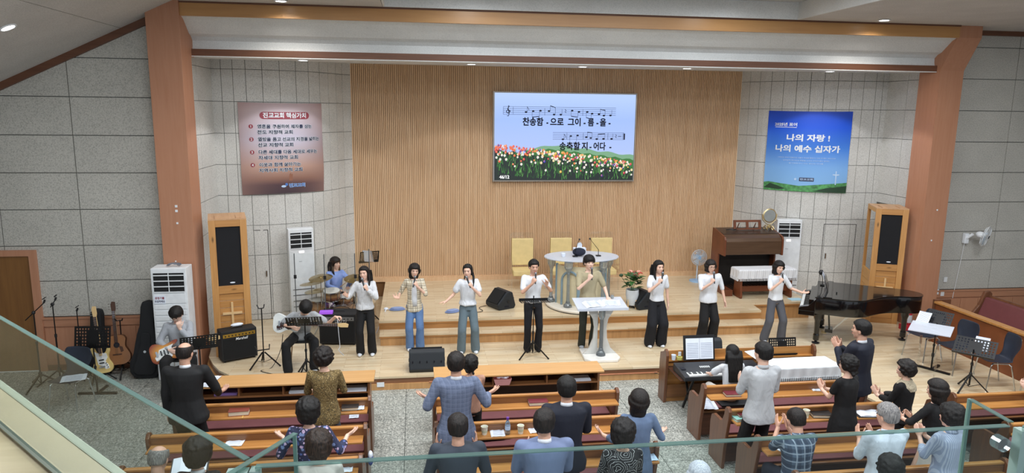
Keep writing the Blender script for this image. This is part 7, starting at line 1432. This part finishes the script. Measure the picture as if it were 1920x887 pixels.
person('seated keyboard player with long black hair and white tee, seen from behind', X=4.52, Y=9.2, h=1.60, fem=True, sit=.48, hs='long', top=('tee', 'c_white'), sleeve=.7, hem=-.04, bottom=('skirt' if False else 'pants', 'c_pale', .09), shoes='c_black', head=(.15, 0, 0), feet=((.14, .3), (-.14, .3)), R=dict(w=(.18, .40, .80), d=(-.1, 1, -.1), n=(0, 0, -1), e=(1, -.3, -.6), curl=.4), L=dict(w=(-.18, .40, .80), d=(.1, 1, -.1), n=(0, 0, -1), e=(-1, -.3, -.6), curl=.4), seed=26)
person('man in creased pale long sleeved shirt and black trousers right behind the keyboard player', X=4.22, Y=7.78, h=1.84, hs='short', top=('shirt', 'c_shirtpale'), sleeve=1.85, hem=-.16, bottom=('pants', 'c_black', .08), shoes='c_black', head=(0, .35, 0), R=clap(1, 1.1, .1), L=clap(-1, 1.1, .1), collar='c_shirtpale', build_=1.02, skin=0, seed=27)
person('woman in black dress with pinned up dark hair clapping beside the lace cloth', X=5.35, Y=7.75, h=1.64, fem=True, hs='permbun', top=('dress', 'c_black'), sleeve=.6, hem=-.2, bottom=('skirt', 'c_black', 0), rz=rad(22), head=(0, .2, 0), R=clap(1, 1.14, .03, .34), L=clap(-1, 1.14, .03, .34), build_=1.08, glasses=True, seed=28)
person('man in dark navy suit clapping in front of the grand piano', X=6.05, Y=8.55, h=1.84, hs='short', top=('jacket', 'c_navy'), sleeve=1.93, hem=-.18, bottom=('pants', 'c_navy', .085), shoes='c_black', rz=rad(28), head=(0, .25, 0), R=clap(1, 1.27, .04, .28), L=clap(-1, 1.27, .04, .28), build_=1.10, collar='c_white', skin=1, seed=29)
t_, i_ = person('woman in black lace top with cream lace collar, third from the right edge', X=6.15, Y=7.75, h=1.54, fem=True, hs='curlyshort', hm=HD, top=('shirt', 'c_black'), sleeve=1.6, hem=-.1, bottom=('pants', 'c_black', .08), rz=rad(35), head=(0, .25, 0), R=clap(1, 1.12, .04, .34), L=clap(-1, 1.12, .04, .34), build_=1.08, seed=30)
m_ = MB(); loft(m_, [(i_['sp'](f, -.01), i_['ux'], i_['uy'], rx*i_['s'], ry*i_['s']) for f, rx, ry in ((.38, .12, .135), (.44, .150, .118), (.485, .115, .088), (.52, .066, .064))], 20); o_ = remesh(m_, 'lace_collar', .011, cloth('c_cream', 'b3a78f', wr=.9, ws=30), t_, .6, 1)
person('woman with smooth dark bob in black top and grey skirt clapping at the right', X=5.96, Y=6.97, h=1.60, fem=True, hs='bob', hm=HD, top=('tee', 'c_black'), sleeve=1.2, hem=-.05, bottom=('skirt', 'c_pale', 0), rz=rad(25), head=(0, .15, 0), R=dict(w=(.05, .3, 1.1), d=(-.3, .6, .7), n=(-1, 0, 0), e=(1, 0, -.6), curl=.3), L=dict(w=(-.12, .33, 1.12), d=(-.3, .5, .8), n=(1, 0, 0), e=(-1, -.1, -.6), curl=.3), collar='c_grey', build_=1.08, seed=31)
person('grey haired man in white shirt clapping behind the glass rail', X=4.74, Y=6.15, h=1.72, hs='short', hm=HG, top=('shirt', 'c_shirtwhite'), sleeve=1.3, hem=-.05, bottom=('pants', 'c_black', .08), head=(.1, .35, 0), R=clap(1, 1.2, .08), L=clap(-1, 1.2, .08), collar='c_shirtwhite', build_=1.12, skin=1, seed=32)
person('woman with dark curly hair in blue and white striped shirt clapping at the lower right', X=5.46, Y=6.15, h=1.67, fem=True, hs='curlyshort', hm=HB, top=('shirt', 'c_stripe'), sleeve=1.45, hem=-.2, bottom=('pants', 'c_black', .08), rz=rad(12), head=(0, .2, 0), R=clap(1, 1.24, .02, .30), L=clap(-1, 1.24, .06, .30), collar='c_stripe', build_=1.12, seed=33)
person('seated man in blue plaid shirt clapping at the lower right, thinning crown', X=4.22, Y=6.85, h=1.72, sit=.46, lean=.1, hs='short', hm=HD, top=('shirt', 'c_plaid'), sleeve=.9, hem=-.06, bottom=('pants', 'c_navy', .08), shoes='c_black', head=(.2, .05, 0), feet=((.14, .35), (-.14, .35)), R=clap(1, 1.0, .06, .36), L=clap(-1, 1.0, .06, .36), collar='c_plaid', build_=1.12, skin=1, seed=34)
person('dark haired person at the bottom edge below the grey haired man, only the head visible', X=4.24, Y=5.4, h=1.56, fem=True, hs='curlyshort', hm=HB, top=('tee', 'c_black'), bottom=('pants', 'c_black', .08), R=clap(1, 1.0), L=clap(-1, 1.0), seed=35)
person('woman in black top cut by the right edge of the photo, hands reaching in', X=8.42, Y=7.75, h=1.60, fem=True, hs='curlyshort', top=('tee', 'c_black'), sleeve=.8, hem=-.1, bottom=('pants', 'c_black', .08), rz=rad(40), R=clap(1, 1.05, .04, .38), L=clap(-1, 1.05, .06, .38), build_=1.10, seed=36)
